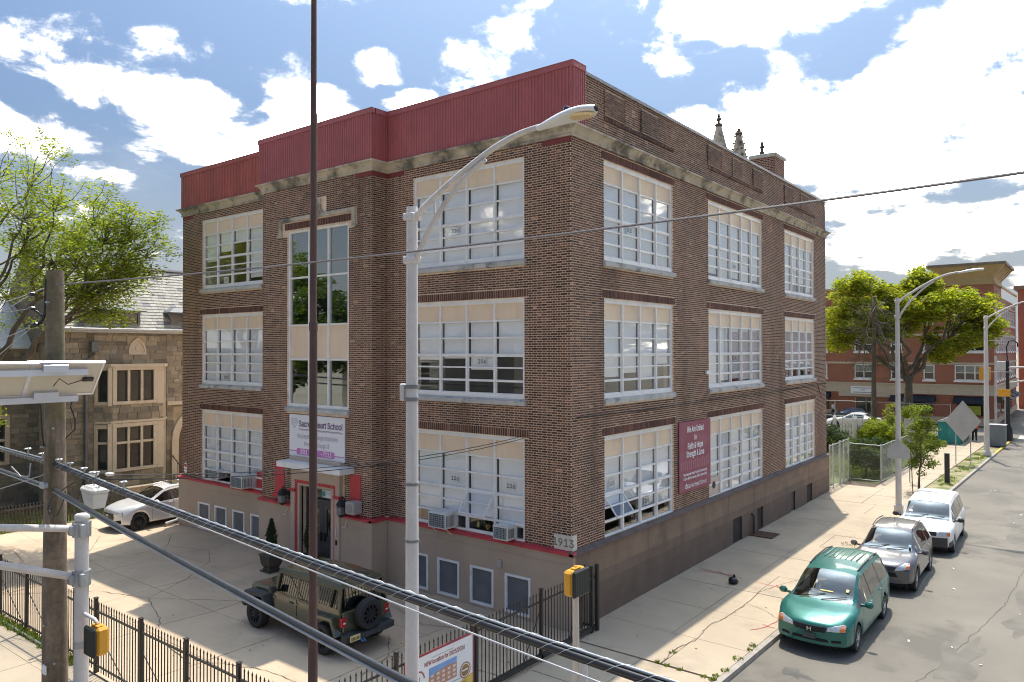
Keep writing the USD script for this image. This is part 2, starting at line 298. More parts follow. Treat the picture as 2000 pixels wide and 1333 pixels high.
class Face:
    def __init__(s, O, U, N): s.O, s.U, s.N = A(*O), A(*U), A(*N)
    def p(s, u, z, n=0.0): return s.O+s.U*u+s.N*n+A(0, 0, z)
    def box(s, mb, u0, u1, z0, z1, n0, n1, c=None): return mb.obox(s.p(u0, z0, n0), s.U*(u1-u0), A(0, 0, z1-z0), s.N*(n1-n0), c)
    def bbox(s, mb, u0, u1, z0, z1, n0, n1, b=.01, c=None):
        q = MB().bbox(u0, n0, z0, u1, n1, z1, b); v, f, _ = q.mesh()
        w = s.O+v[:, :1]*s.U+v[:, 1:2]*s.N+v[:, 2:]*A(0, 0, 1)
        if np.dot(np.cross(s.U, s.N), A(0, 0, 1)) < 0: f = f[:, ::-1]
        return mb.add(w, f, c)
FRONT = Face((0, 0, 0), (1, 0, 0), (0, -1, 0)); BAY = Face((0, -.65, 0), (1, 0, 0), (0, -1, 0))
SIDE = Face((0, 0, 0), (0, 1, 0), (1, 0, 0)); RET = Face((-7.12, 0, 0), (0, 1, 0), (1, 0, 0))
RETL = Face((-13.02, 0, 0), (0, 1, 0), (-1, 0, 0))

# ---------------------------------------------------------------- brickwork
BC = np.array([(.150, .070, .044), (.118, .055, .036), (.086, .042, .029), (.195, .095, .060), (.138, .070, .048), (.054, .032, .026)])
BW = np.array([.26, .26, .17, .12, .13, .06])
def brick_colours(n, red=0.0):
    c = BC[RS.choice(len(BC), n, p=BW)]*RS.uniform(.82, 1.2, (n, 1))
    k = RS.rand(n) < .012; c[k] = A(.42, .24, .15)*RS.uniform(.6, 1.1, (k.sum(), 1))
    return c*(1-red)+red*A(.15, .06, .045)*RS.uniform(.8, 1.2, (n, 1))
def bond(u0, u1, z0, z1, holes, h=.0667, jt=.0165, shift=0.0):
    """Flemish bond: (u0, u1, z0, z1) of each brick outside the holes"""
    out = []; per = .2+.09+2*jt; nrow = max(1, int(round((z1-z0)/h))); hh = (z1-z0)/nrow
    for i in range(nrow):
        za = z0+i*hh+jt/2; zb = za+hh-jt; o = u0-((i % 2)*per/2+shift) % per
        k = int((u1-o)/per)+2; st = o+np.arange(k)*per
        iv = np.concatenate([np.stack([st, st+.2], 1), np.stack([st+.2+jt, st+.2+jt+.09], 1)])
        spans = [(u0, u1)]
        for a, b, c, d in holes:
            if c < (za+zb)/2 < d:
                spans = [q for s in spans for q in ((s[0], min(s[1], a)), (max(s[0], b), s[1])) if q[1]-q[0] > .02]
        for s in spans:
            a = np.maximum(iv[:, 0], s[0]); b = np.minimum(iv[:, 1], s[1]); ok = b-a > .03
            out.append(np.stack([a[ok], b[ok], np.full(ok.sum(), za), np.full(ok.sum(), zb)], 1))
    return np.vstack(out) if out else np.zeros((0, 4))
BFACE = np.array([[4, 5, 7, 6], [0, 1, 5, 4], [2, 6, 7, 3], [0, 4, 6, 2], [1, 3, 7, 5]])
def brick_arrays(face, q, proud=.0045, depth=.0):
    """eight corners of every brick; 0-3 at the wall, 4-7 in front"""
    n = len(q); pr = proud+RS.uniform(-.0015, .003, n); v = np.zeros((n, 8, 3))
    for k, (i, j, l) in enumerate([(0, 0, 0), (1, 0, 0), (0, 1, 0), (1, 1, 0), (0, 0, 1), (1, 0, 1), (0, 1, 1), (1, 1, 1)]):
        u = q[:, i]; z = q[:, 2+j]; nn = pr if l else np.full(n, -.004+depth)
        v[:, k] = face.O+u[:, None]*face.U+z[:, None]*A(0, 0, 1)+nn[:, None]*face.N
    return v
def add_bricks(mb, face, q, red=0.0, proud=.0045, col=None):
    if not len(q): return
    v = brick_arrays(face, q, proud); c = brick_colours(len(q), red) if col is None else col
    f = BFACE if np.dot(np.cross(face.U, A(0, 0, 1)), face.N) > 0 else BFACE[:, ::-1]
    F = (f[None]+np.arange(len(q))[:, None, None]*8).reshape(-1, 4)
    mb.add(v.reshape(-1, 3), F, np.repeat(c, 8, 0))
def soldiers(mb, face, u0, u1, z0, z1, w=.084, red=.3, proud=.012):
    n = int((u1-u0)/w); ww = (u1-u0)/n; a = u0+np.arange(n)*ww
    add_bricks(mb, face, np.stack([a+.011, a+ww-.011, np.full(n, z0+.008), np.full(n, z1-.006)], 1), red, proud)
def wall_panel(mb, face, u0, u1, z0, z1, holes, t=.35, n=0.0):
    P = sbox(u0, z0, u1, z1)
    for a, b, c, d in holes: P = P.difference(sbox(a, c, b, d))
    mb.prism(P, face.p(0, 0, n), face.U, A(0, 0, 1), -face.N*t)

# ---------------------------------------------------------------- the school
school = thing('school_building', 'three storey brown brick school with tall white windows and dark red metal parapet', 'school', (-8, 8, 0))
ROWS = [(9.98, 12.844), (6.05, 8.905), (2.095, 4.987)]           # sill top and head of the third, second, first storey windows
FW, GW = (-5.93, -1.56), (-18.358, -14.035)                     # front windows
SW = [(1.672, 6.06), (8.91, 14.419), (17.305, 21.731)]          # side windows
XL, YE, ZC, ZP = -19.9, 23.72, 13.16, 15.03
fh = [(a, b, c, d) for (a, b) in (FW,) for (c, d) in ROWS]; gh = [(GW[0], GW[1], c, d) for c, d in ROWS]
sh = [(a, b, c, d) for a, b in SW for c, d in ROWS]
STW = (-11.56, -8.26, 5.47, 11.62)                              # stair window
DOOR = (-10.72, -9.03, 0.0, 2.78)
w = MB()
wall_panel(w, FRONT, -7.12, 0, 0, ZP-.05, fh); wall_panel(w, FRONT, XL, -13.02, 0, ZP-.05, gh)
wall_panel(w, BAY, -13.02, -7.12, 0, ZP-.05, [STW, (-10.72, -9.03, -.1, 2.78)]); wall_panel(w, SIDE, .352, YE, 0, ZP, sh)
w.box(-7.47, -.29, 0, -7.122, .34, ZP-.06); w.box(-13.018, -.29, 0, -12.67, .34, ZP-.06)
w.box(XL+.002, .352, 0, XL+.35, YE, ZP-.06); w.box(XL+.352, YE-.35, 0, -.36, YE-.002, ZP-.06)
obj('wall', w, MORTAR, school)
r = MB(); r.box(XL+.36, .36, 14.2, -.36, YE-.36, 14.4); obj('roof', r, pm('roof_felt', (.16, .16, .16), .9), school)
r = MB()
for z in (1.15, 5.05, 8.98, 12.95): r.box(XL+.4, .37, z-.12, -.37, YE-.4, z)
r.box(-12.6, -.28, 5.3, -7.5, .36, 5.34)
obj('floor', r, ROOM, school)
r = MB()
for x0, x1 in ((XL+.4, -13.3), (-7.0, -4.6)): r.box(x0, 5.0, 1.16, x1, 5.1, 14.1)
r.box(-4.6, 5.0, 1.16, -4.5, YE-.5, 14.1); r.box(-13.4, .4, 1.16, -13.3, 5, 14.1); r.box(-7.1, .4, 1.16, -7.0, 5, 14.1)
for y in (7.5, 15.9): r.box(-4.5, y, 1.16, -.4, y+.1, 14.1)
obj('inner_wall', r, ROOM, school)
r = MB(); r.box(-12.7, .45, 5.35, -7.4, .55, 12.9); r.box(-12.7, -.25, 8.32, -7.4, .45, 8.42); obj('stair_wall', r, pm('stair_wall_paint', (.36, .38, .32), .9), school)

# bricks: 300 nearest ones are parts of their own, the rest one part
allq = []
lint = .235
def holes_with_trim(hs, top3=False):
    out = []
    for a, b, c, d in hs:
        out.append((a, b, c-(.19 if c > 3 else 0), d))
        if c < 9 or top3: out.append((a-.15, b+.15, d, d+lint))
    return out
allq.append((FRONT, bond(-7.12, .011, 2.09, ZC, holes_with_trim(fh)+[(-.56, .2, 2.0, 2.5)]), 0))
allq.append((FRONT, bond(XL-.011, -13.02, 2.09, ZC, holes_with_trim(gh)), 0))
stair_h = [(STW[0]-.02, STW[1]+.02, 5.24, 11.64), (-12.05, -7.86, 11.62, 12.1), (-12.02, -11.58, 11.45, 11.64), (-8.24, -7.84, 11.45, 11.64), (-11.2, -8.45, 0, 3.74), (-10.3, -9.4, 12.05, 12.6)]
allq.append((BAY, bond(-13.02, -7.109, 2.09, ZC, stair_h), 0))
allq.append((RET, bond(-.65, 0, 2.09, ZC, []), 0)); allq.append((RETL, bond(-.65, 0, 2.09, ZC, []), 0))
allq.append((SIDE, bond(0, YE, 2.1, ZC, holes_with_trim(sh, True)+[(-.1, .2, 2.0, 2.5)], shift=.1), 0))
par_h = [(a, b, 13.95, 14.07) for a, b in ((1.7, 6.15), (8.89, 14.48), (17.31, 21.9))]
allq.append((SIDE, bond(.52, YE, 13.5, 15.0, par_h, shift=.1), 0))
d_all = []
for k, (fc, q, _) in enumerate(allq):
    cen = fc.O+((q[:, 0]+q[:, 1])/2)[:, None]*fc.U+((q[:, 2]+q[:, 3])/2)[:, None]*A(0, 0, 1)
    d_all.append(np.stack([np.linalg.norm(cen-CAM, axis=1)-.6*((q[:, 1]-q[:, 0])/.2), np.full(len(q), k), np.arange(len(q))], 1))
D = np.vstack(d_all); near = D[np.argsort(D[:, 0])[:300]]
wear = MB()
for k, (fc, q, red) in enumerate(allq):
    m = np.ones(len(q), bool); idx = near[near[:, 1] == k][:, 2].astype(int); m[idx] = False
    if k == len(allq)-1:                                     # raised panels of the parapet
        up = m & (q[:, 2] > 14.07) & (q[:, 3] < 14.85) & np.any([((q[:, 0]+q[:, 1])/2 > a) & ((q[:, 0]+q[:, 1])/2 < b) for a, b in ((1.7, 2.83), (3.89, 4.97), (8.89, 10.05), (11.2, 12.3), (13.4, 14.48), (17.31, 18.5), (19.6, 20.8))], 0)
        add_bricks(wear, fc, q[up], red, proud=.04); m = m & ~up
        for a, b in ((1.7, 2.83), (3.89, 4.97), (8.89, 10.05), (11.2, 12.3), (13.4, 14.48), (17.31, 18.5), (19.6, 20.8)):
            pb = MB(); SIDE.box(pb, a+.02, b-.02, 14.09, 14.83, .0, .037); obj('raised_panel', pb, pm('dull_mortar', (.34, .25, .17), .9, var=.2), school)
    add_bricks(wear, fc, q[m], red)
    for i in idx:
        b = MB(); add_bricks(b, fc, q[i:i+1], red); obj('brick', b, BRICK, school)
for y0, y1 in ((1.7, 6.15), (8.89, 14.48), (17.31, 21.9)): soldiers(wear, SIDE, y0, y1, 13.95, 14.065, red=.1, proud=.03)
obj('brickwork', wear, BRICK, school, kind='stuff')
so = 0
for fc, hs in ((FRONT, fh), (FRONT, gh), (SIDE, sh)):
    for a, b, c, d in hs:
        if c < 9 or fc is SIDE:
            s = MB(); soldiers(s, fc, a-.15, b+.15, d, d+lint, red=.75 if (c > 9 and fc is SIDE) else .35); obj('soldier_course', s, BRICK, school)
s = MB(); soldiers(s, BAY, -11.72, -8.1, 11.66, 11.9, red=.8); obj('soldier_course', s, BRICK, school)

# ---------------------------------------------------------------- windows of the school
HEAD, FOOT, SIDEF, MUL, TR = .14, .12, .085, .07, .045
ROWH = [.46, .425, .425, .30, .31, .33]
def window(face, u0, u1, z0, z1, cols, blind, card=None, skip=(), room_tint=None, name='window', foot=FOOT, tape=()):
    f = MB(); n0, n1 = -.045, -.125
    face.box(f, u0, u1, z1-HEAD, z1, n1, n0); face.box(f, u0, u1, z0, z0+foot, n1, n0+.012)
    face.box(f, u0, u0+SIDEF, z0+foot, z1-HEAD, n1, n0); face.box(f, u1-SIDEF, u1, z0+foot, z1-HEAD, n1, n0)
    iw = (u1-u0-2*SIDEF-(cols-1)*MUL)/cols; cu = [u0+SIDEF+k*(iw+MUL) for k in range(cols)]
    for k in range(1, cols): face.bbox(f, cu[k]-MUL, cu[k], z0+foot*.3, z1-HEAD, n1, n0+.022, .012)
    bars = [TR, TR, TR*1.5, TR, TR*1.4]; tot = sum(ROWH)+sum(bars); sc = (z1-HEAD-z0-foot)/tot
    tops = []; z = z1-HEAD
    for i, h in enumerate(ROWH):
        tops.append((z-h*sc, z)); z -= h*sc
        if i < 5:
            zb = z-bars[i]*sc
            for k in range(cols): face.box(f, cu[k], cu[k]+iw, zb, z, n1+.015, n0-.012)
            z = zb
    for k in range(cols):                                     # the opening lights in the three lower rows
        for i in (3, 4, 5):
            if (k, i) in skip: continue
            a, b = tops[i]; e = .022
            face.box(f, cu[k], cu[k]+e, a, b, n0-.06, n0-.018); face.box(f, cu[k]+iw-e, cu[k]+iw, a, b, n0-.06, n0-.018)
            if i == 5: face.box(f, cu[k]+e, cu[k]+iw-e, a, a+e, n0-.06, n0-.018)
            if i == 3: face.box(f, cu[k]+e, cu[k]+iw-e, b-e, b, n0-.06, n0-.018)
    W = obj(name, f, WHITE, school)
    for k in range(cols):
        for i, (a, b) in enumerate(tops):
            if (k, i) in skip: continue
            q = MB()
            if i == 0: face.box(q, cu[k], cu[k]+iw, a, b, -.10, -.085); obj('panel', q, TANPANEL, W)
            else: face.box(q, cu[k], cu[k]+iw, a, b, -.102, -.098); obj('pane', q, GLASS, W)
        bl = blind[k] if isinstance(blind, (list, tuple)) else blind
        if bl > 0:                                            # number of glass rows the roller blind covers
            full = int(bl); a = tops[full][0] if full >= 1 else tops[0][0]
            if bl > full: a = tops[full+1][1]-(tops[full+1][1]-tops[full+1][0])*(bl-full)
            q = MB(); face.box(q, cu[k]+.035, cu[k]+iw-.005, a, tops[0][0]+.06, -.162, -.158)
            face.box(q, cu[k]+.035, cu[k]+iw-.005, a, a+.03, -.168, -.152); obj('blind', q, BLIND, W)
        if room_tint and k in room_tint:
            q = MB(); face.box(q, cu[k], cu[k]+iw, z0+.1, z0+.1+room_tint[k], -.6, -.5); obj('cupboard', q, DARKROOM, W)
    for (k, i, txt) in (card or []):
        a, b = tops[i]; uu = cu[k]+iw*.5; s = 1 if face.U[0] > .5 else 1
        q = MB(); face.box(q, uu-.17, uu+.17, (a+b)/2-.12, (a+b)/2+.12, -.112, -.108); cd = obj('number_card', q, PAPER, W)
        q = MB(); q.text(txt, .12, face.p(uu, (a+b)/2-.06, -.1075), face.U, A(0, 0, 1), face.N*.5, bold=True); obj('number', q, INK, W)
    return W, cu, iw, tops
def sill(face, u0, u1, z, n=3, h=.19):
    e = np.linspace(u0-.06, u1+.06, n+1)
    for k in range(n):
        m = MB(); P = [(0, z-h), (.09, z-h+.02), (.10, z-.06), (.0, z-.002), (-.12, z-.002), (-.12, z-h)]
        m.prism(P, face.p(e[k]+.003, 0, 0), face.N, A(0, 0, 1), face.U*(e[k+1]-e[k]-.006)); obj('sill_stone', m, SILLSTONE, school)
B5 = 5
window(FRONT, *FW, *ROWS[0], 4, 5, [(1, 3, '306')]); window(FRONT, *FW, *ROWS[1], 4, [2.4, 2.25, 3.15, 2], [(2, 3, '206')])
w1 = window(FRONT, *FW, *ROWS[2], 4, [4, 4.1, 4, 4.2], [(1, 2, '106'), (3, 2, '106')], skip=[(2, 3), (2, 4), (1, 5), (3, 5)], foot=.05)
window(FRONT, *GW, *ROWS[0], 4, [2.3, 1.6, 1.0, 4.5], [(1, 5, '301')]); window(FRONT, *GW, *ROWS[1], 4, 5, [(1, 5, '201')])
w4 = window(FRONT, *GW, *ROWS[2], 4, [4, 4, 4, 4], [(0, 5, '101'), (3, 4, '101')], skip=[(1, 5), (3, 5)], foot=.05)
window(SIDE, *SW[0], *ROWS[0], 4, 5, [(1, 3, '305')]); window(SIDE, *SW[1], *ROWS[0], 5, [4.6, 5, 4.7, 4.8, 4.5], [(2, 4, '304')]); window(SIDE, *SW[2], *ROWS[0], 4, [4.8, 4, 3.8, 4.6], [(1, 3, '303')])
window(SIDE, *SW[0], *ROWS[1], 4, [3.8, 3.5, 4, 2.9], None); window(SIDE, *SW[1], *ROWS[1], 5, [5, 4.7, 4.6, 4.8, 5], [(2, 3, '204')]); window(SIDE, *SW[2], *ROWS[1], 4, [4, 3.9, 4, 4], [(0, 5, '203')])
w3 = window(SIDE, *SW[0], *ROWS[2], 4, [3, 3, 4, 4], [(0, 2, '105'), (2, 4, '105')], skip=[(0, 3), (0, 4)], foot=.05)
window(SIDE, *SW[1], *ROWS[2], 5, 5, [(2, 2, '104')], skip=[(0, 5)], foot=.05); window(SIDE, *SW[2], *ROWS[2], 4, [5, 4.9, 5, 4.6], None, foot=.05)
for fc, hs in ((FRONT, fh), (FRONT, gh), (SIDE, sh)):
    for a, b, c, d in hs:
        if c > 3: sill(fc, a, b, c, 4)
def open_sash(W, face, u0, u1, z0, z1, out):
    """a sash hinged at its head and pushed out at the foot"""
    a = math.asin(out/(z1-z0)); V = A(0, 0, math.cos(a))-face.N*math.sin(a); Nn = face.N*math.cos(a)+A(0, 0, math.sin(a)); h = z1-z0
    o = face.p(u0, z1, -.04)-V*h; wd = u1-u0; f = MB(); e = .035
    for x0, x1, y0, y1 in ((0, wd, 0, e), (0, wd, h-e, h), (0, e, e, h-e), (wd-e, wd, e, h-e), (e, wd-e, h*.52, h*.52+.03)):
        f.obox(o+face.U*x0+V*y0, face.U*(x1-x0), V*(y1-y0), -Nn*.035)
    S = obj('open_sash', f, WHITE, W)
    for y0, y1 in ((e, h*.52), (h*.52+.03, h-e)):
        q = MB(); q.obox(o+face.U*e+V*y0-Nn*.015, face.U*(wd-2*e), V*(y1-y0), -Nn*.004); obj('sash_pane', q, GLASS, W)
W, cu, iw, tops = w1; open_sash(W, FRONT, cu[2], cu[2]+iw, tops[4][0], tops[3][1], .42)
W, cu, iw, tops = w3; open_sash(W, SIDE, cu[0], cu[0]+iw, tops[4][0], tops[3][1], .42)
# stair window
f = MB(); a, b, z0, z1 = STW
for x0, x1, y0, y1 in ((a, b, z1-.08, z1), (a, b, z0, z0+.1), (a, a+.1, z0+.1, z1-.08), (b-.1, b, z0+.1, z1-.08)): BAY.box(f, x0, x1, y0, y1, -.13, -.04)
for m in (-10.40, -9.35): BAY.bbox(f, m-.035, m+.035, z0+.1, z1-.08, -.13, -.02, .012)
cols = [(a+.1, -10.435), (-10.365, -9.385), (-9.315, b-.1)]; rows = [(z0+.1, 7.08), (7.14, 8.27), (8.33, 9.93), (9.99, z1-.08)]
for zt in (7.11, 8.30, 9.96):
    for u0, u1 in cols: BAY.box(f, u0, u1, zt-.03, zt+.03, -.12, -.045)
W = obj('stair_window', f, WHITE, school)
for u0, u1 in cols:
    for i, (p0, p1) in enumerate(rows):
        q = MB()
        if i == 1: BAY.box(q, u0, u1, p0, p1, -.1, -.085); obj('panel', q, TANPANEL, W)
        else: BAY.box(q, u0, u1, p0, p1, -.105, -.1); obj('pane', q, STAIRGLASS, W)
sill(BAY, a+.0, b-.0, 5.47, 3, .2)
# stone hood over the stair window
for P in ([(-12.02, 11.94), (-7.9, 11.94), (-7.9, 12.08), (-12.02, 12.08)], [(-12.02, 11.5), (-11.86, 11.5), (-11.86, 11.94), (-12.02, 11.94)], [(-8.06, 11.5), (-7.9, 11.5), (-7.9, 11.94), (-8.06, 11.94)],
          [(-12.12, 11.42), (-11.84, 11.42), (-11.84, 11.52), (-12.12, 11.52)], [(-8.08, 11.42), (-7.8, 11.42), (-7.8, 11.52), (-8.08, 11.52)],
          [(-10.18, 12.08), (-9.6, 12.08), (-9.6, 12.2), (-9.68, 12.2), (-9.68, 12.56), (-10.1, 12.56), (-10.1, 12.2), (-10.18, 12.2)]):
    m = MB(); m.prism(P, BAY.p(0, 0, -.01), BAY.U, A(0, 0, 1), BAY.N*.07); obj('hood_stone', m, LIMESTONE, school)

# ---------------------------------------------------------------- cornice, parapet cladding
CORN = [(0, 13.14), (.055, 13.14), (.065, 13.19), (.045, 13.21), (.065, 13.27), (.11, 13.34), (.17, 13.395), (.215, 13.405), (.22, 13.46), (.0, 13.5)]
def mould(face, u0, u1, m0, m1, prof, L, name, mat):
    n = max(1, int(round((u1-u0)/L))); e = np.linspace(u0, u1, n+1); k = len(prof)
    for i in range(n):
        mb = MB(); g = .004
        A0 = np.array([face.p(e[i]+(m0*p if i == 0 else g), z, p) for p, z in prof]); A1 = np.array([face.p(e[i+1]+(m1*p if i == n-1 else -g), z, p) for p, z in prof])
        v = np.vstack([A0, A1]); f = [[j, (j+1) % k, k+(j+1) % k, k+j] for j in range(k)]
        tri = []
        pt = trimesh.creation.triangulate_polygon(Polygon(prof), engine='earcut')
        vv, tt = np.array(pt[0]), np.array(pt[1]); mp = [int(np.argmin([(x-p)**2+(y-z)**2 for p, z in prof])) for x, y in vv]
        T = np.array([[mp[t] for t in tr] for tr in tt])
        F = np.vstack([np.array(f)[:, [0, 1, 2]], np.array(f)[:, [0, 2, 3]], T, T[:, ::-1]+k])
        m = trimesh.Trimesh(v, F, process=False); trimesh.repair.fix_normals(m); mb.tm(m)
        obj(name, mb, mat, school)
mould(FRONT, -7.12, 0, 1, 1, CORN, 1.15, 'cornice_stone', LIMESTONE); mould(RET, -.65, 0, -1, -1, CORN, 1.1, 'cornice_stone', LIMESTONE)
mould(BAY, -13.02, -7.12, -1, 1, CORN, 1.15, 'cornice_stone', LIMESTONE); mould(FRONT, XL, -13.02, -1, -1, CORN, 1.15, 'cornice_stone', LIMESTONE)
mould(SIDE, 0, YE, -1, 1, CORN, 1.3, 'cornice_stone', LIMESTONE)
for fc, a, b in ((FRONT, -.95, .012), (FRONT, -7.1, -6.35), (RET, -.66, -.0), (BAY, -7.9, -7.1), (FRONT, XL, XL+.8)):
    m = MB(); fc.box(m, a, b, 13.0, 13.138, 0, .016); obj('painted_patch', m, REDPATCH, school)
def corrugated(face, u0, u1, z0, z1, n, mat, pitch=.105, sheet=.84, coping=.15, ends=(0, 0)):
    k = max(1, int(round((u1-u0)/sheet))); e = np.linspace(u0, u1, k+1)
    for i in range(k):
        c = max(1, int(round((e[i+1]-e[i])/pitch))); pts = []
        for j in range(c):
            x = e[i]+(e[i+1]-e[i])*j/c; d = (e[i+1]-e[i])/c
            pts += [(x, 0), (x+d*.55, 0), (x+d*.65, .02), (x+d*.9, .02)]
        pts.append((e[i+1], 0)); P = np.array(pts)
        v = np.array([face.p(x, z, n+q) for z in (z0, z1-coping) for x, q in P]); m = len(P)
        f = np.array([[j, j+1, m+j+1, m+j] for j in range(m-1)])
        if np.dot(np.cross(face.U, A(0, 0, 1)), face.N) < 0: f = f[:, ::-1]
        obj('metal_panel', MB().add(v, f), mat, school)
    m = MB(); face.box(m, u0-ends[0], u1+ends[1], z1-coping, z1, n-.10, n+.035); face.box(m, u0-ends[0], u1+ends[1], z1, z1+.012, n-.45, n+.045)
    obj('coping', m, mat, school)
    m = MB(); face.box(m, u0, u1, z0, z1-coping, n-.13, n-.02); obj('panel_backing', m, mat, school)
corrugated(FRONT, -6.99, .125, 13.48, 15.09, .125, REDMETAL, ends=(.0, .035)); corrugated(SIDE, -.12, .5, 13.48, 15.092, .13, REDMETAL, ends=(0.0, .0))
corrugated(RET, -.64, -.13, 13.48, 15.088, .13, REDMETAL); corrugated(BAY, -13.15, -6.995, 13.48, 15.09, .125, REDMETAL, ends=(.03, .035))
corrugated(FRONT, XL-.06, -13.15, 13.46, 15.0, .07, REDMETAL2, pitch=.2, ends=(.03, 0))
m = MB(); SIDE.box(m, .53, YE+.06, 15.0, 15.05, -.42, .05); SIDE.box(m, .53, YE+.06, 14.96, 15.0, .02, .05); obj('coping', m, pm('grey_flashing', (.3, .29, .29), .5, var=.15), school)

# ---------------------------------------------------------------- basement storey
BZ = 1.985
bw = [(-18.42, -17.57), (-17.16, -16.33), (-15.88, -15.08), (-14.64, -13.8), (-6.06, -5.21), (-4.78, -3.93), (-3.47, -2.62), (-2.17, -1.31)]
m = MB()
for u0, u1, hs in ((XL-.1, -13.13, bw[:4]), (-7.01, .105, bw[4:])):
    wall_panel(m, FRONT, u0, u1, 0, BZ, [(a, b, .1, 1.16) for a, b in hs], t=.10, n=.10)
wall_panel(m, BAY, -13.12, -11.16, 0, BZ, [], .1, .1); wall_panel(m, BAY, -8.54, -7.02, 0, BZ, [], .1, .1)
RET.box(m, -.65, -.1, 0, BZ, 0, .1); RETL.box(m, -.65, -.1, 0, BZ, 0, .1); m.box(XL-.1, -.001, 0, XL, YE, BZ)
obj('stucco_base', m, STUCCO, school)
m = MB()
for fc, u0, u1 in ((FRONT, XL-.1, -13.15), (FRONT, -6.985, .1), (BAY, -13.12, -11.16), (BAY, -8.54, -7.0)): fc.box(m, u0, u1, 1.74, 1.76, .1, .112)
obj('stucco_rib', m, STUCCO, school)
for fc, u0, u1 in ((FRONT, XL-.13, -13.16), (FRONT, -6.98, .14), (BAY, -13.15, -11.17), (BAY, -8.53, -6.98)):
    m = MB(); m.prism([(0, 1.985), (.145, 1.985), (.145, 2.05), (.0, 2.10)], fc.p(u0, 0, 0), fc.N, A(0, 0, 1), fc.U*(u1-u0)); obj('red_band', m, REDPAINT, school)
m = MB(); m.prism([(0, 1.985), (.145, 1.985), (.145, 2.05), (.0, 2.10)], RET.p(-.795, 0, 0), RET.N, A(0, 0, 1), RET.U*.65); obj('red_band', m, REDPAINT, school)
for a, b in bw:
    f = MB()
    for x0, x1, y0, y1 in ((a-.02, b+.02, 1.1, 1.17), (a-.02, b+.02, .08, .15), (a-.02, a+.05, .15, 1.1), (b-.05, b+.02, .15, 1.1)): FRONT.box(f, x0, x1, y0, y1, .03, .115)
    W = obj('basement_window', f, WHITE, school)
    q = MB(); FRONT.box(q, a+.05, b-.05, .15, 1.1, .045, .06); obj('screen', q, SCREEN, W)
# side base of painted blocks
UPPER = pm('worn_tan_block', (.30, .22, .155), .85, vcol=True, var=.16, scale=1.3, grain=.08, stain=(.12, .085, .066), sscale=1.2, smin=.52, smax=.72, streak=True)
holes = [(10.87, 11.78, .07, 1.06), (13.44, 14.11, .1, 1.12), (17.71, 18.29, .05, 1.12), (20.05, 20.87, .12, 1.1)]
m = MB(); wall_panel(m, SIDE, -.096, YE+.1, -.05, 1.99, holes, t=.09, n=.09); obj('base_backing', m, pm('dark_joint', (.06, .045, .038), .9), school)
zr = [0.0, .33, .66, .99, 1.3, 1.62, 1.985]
for i in range(6):
    u = -.096-(i % 2)*.45
    while u < YE+.1:
        L = RS.uniform(.85, 1.0); a, b = max(u, -.096), min(u+L, YE+.1)
        segs = [(a, b)]
        for h0, h1, h2, h3 in holes:
            if h2 < (zr[i]+zr[i+1])/2 < h3: segs = [q for s in segs for q in ((s[0], min(s[1], h0)), (max(s[0], h1), s[1])) if q[1]-q[0] > .03]
        for a, b in segs:
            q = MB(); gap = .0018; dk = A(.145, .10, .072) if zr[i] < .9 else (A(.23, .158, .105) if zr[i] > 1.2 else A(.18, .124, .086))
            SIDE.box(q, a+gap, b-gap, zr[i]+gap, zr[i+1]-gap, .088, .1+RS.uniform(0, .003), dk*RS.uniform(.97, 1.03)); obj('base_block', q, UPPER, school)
        u += L
m = MB(); m.prism([(0, 1.985), (.15, 1.985), (.15, 2.02), (.0, 2.12)], SIDE.p(-.145, 0, 0), SIDE.N, A(0, 0, 1), SIDE.U*(YE+.25)); obj('dark_band', m, DARKBAND, school)
GRATE = pm('brown_grille', (.075, .055, .045), .7, var=.15)
for k, (a, b, c, d) in enumerate(holes):
    q = MB(); SIDE.box(q, a, b, c, d, .0, .03)
    if k != 2:
        for z in np.arange(c+.03, d-.02, .055): SIDE.box(q, a+.03, b-.03, z, z+.02, .03, .06)
        for x0, x1, y0, y1 in ((a, b, d-.03, d), (a, b, c, c+.03), (a, a+.03, c+.03, d-.03), (b-.03, b, c+.03, d-.03)): SIDE.box(q, x0, x1, y0, y1, .03, .08)
    else: SIDE.box(q, a+.04, b-.04, c, d-.04, .03, .05)
    obj('vent_grille' if k != 2 else 'hatch_door', q, GRATE, school)
q = MB(); q.tube([SIDE.p(12.8, .07, .2), SIDE.p(12.8, .8, .2), SIDE.p(12.8, .86, .16), SIDE.p(12.8, .88, .08)], .05, 10); obj('standpipe', q, GRATE, school, True)
# datestone at the corner
q = MB(); q.box(-.56, -.03, 2.1, .035, .19, 2.5); ds = obj('datestone', q, pm('pale_datestone', (.62, .56, .48), .8, var=.12, scale=5, grain=.1, stain=(.35, .28, .22), sscale=4, smin=.55, smax=.75), school)
q = MB(); q.text('1913', .2, (-.27, -.0305, 2.2), (1, 0, 0), (0, 0, 1), (0, -1, 0), bold=True); obj('carved_date', q, pm('carved_grey', (.2, .18, .16), .9), ds)
# iron band on the brickwork between the storeys of the side, and a cable along it
q = MB(); q.tube([SIDE.p(.2, 5.62, .03), SIDE.p(4, 5.58, .035), SIDE.p(9, 5.62, .035), SIDE.p(15, 5.6, .035), SIDE.p(YE, 5.7, .03)], .018, 6); q.tube([SIDE.p(22.2, 5.66, .03), SIDE.p(22.6, 5.2, .03), SIDE.p(22.9, 5.0, .03)], .015, 6); obj('wall_cable', q, pm('dirty_cable', (.05, .04, .035), .8), school, True)

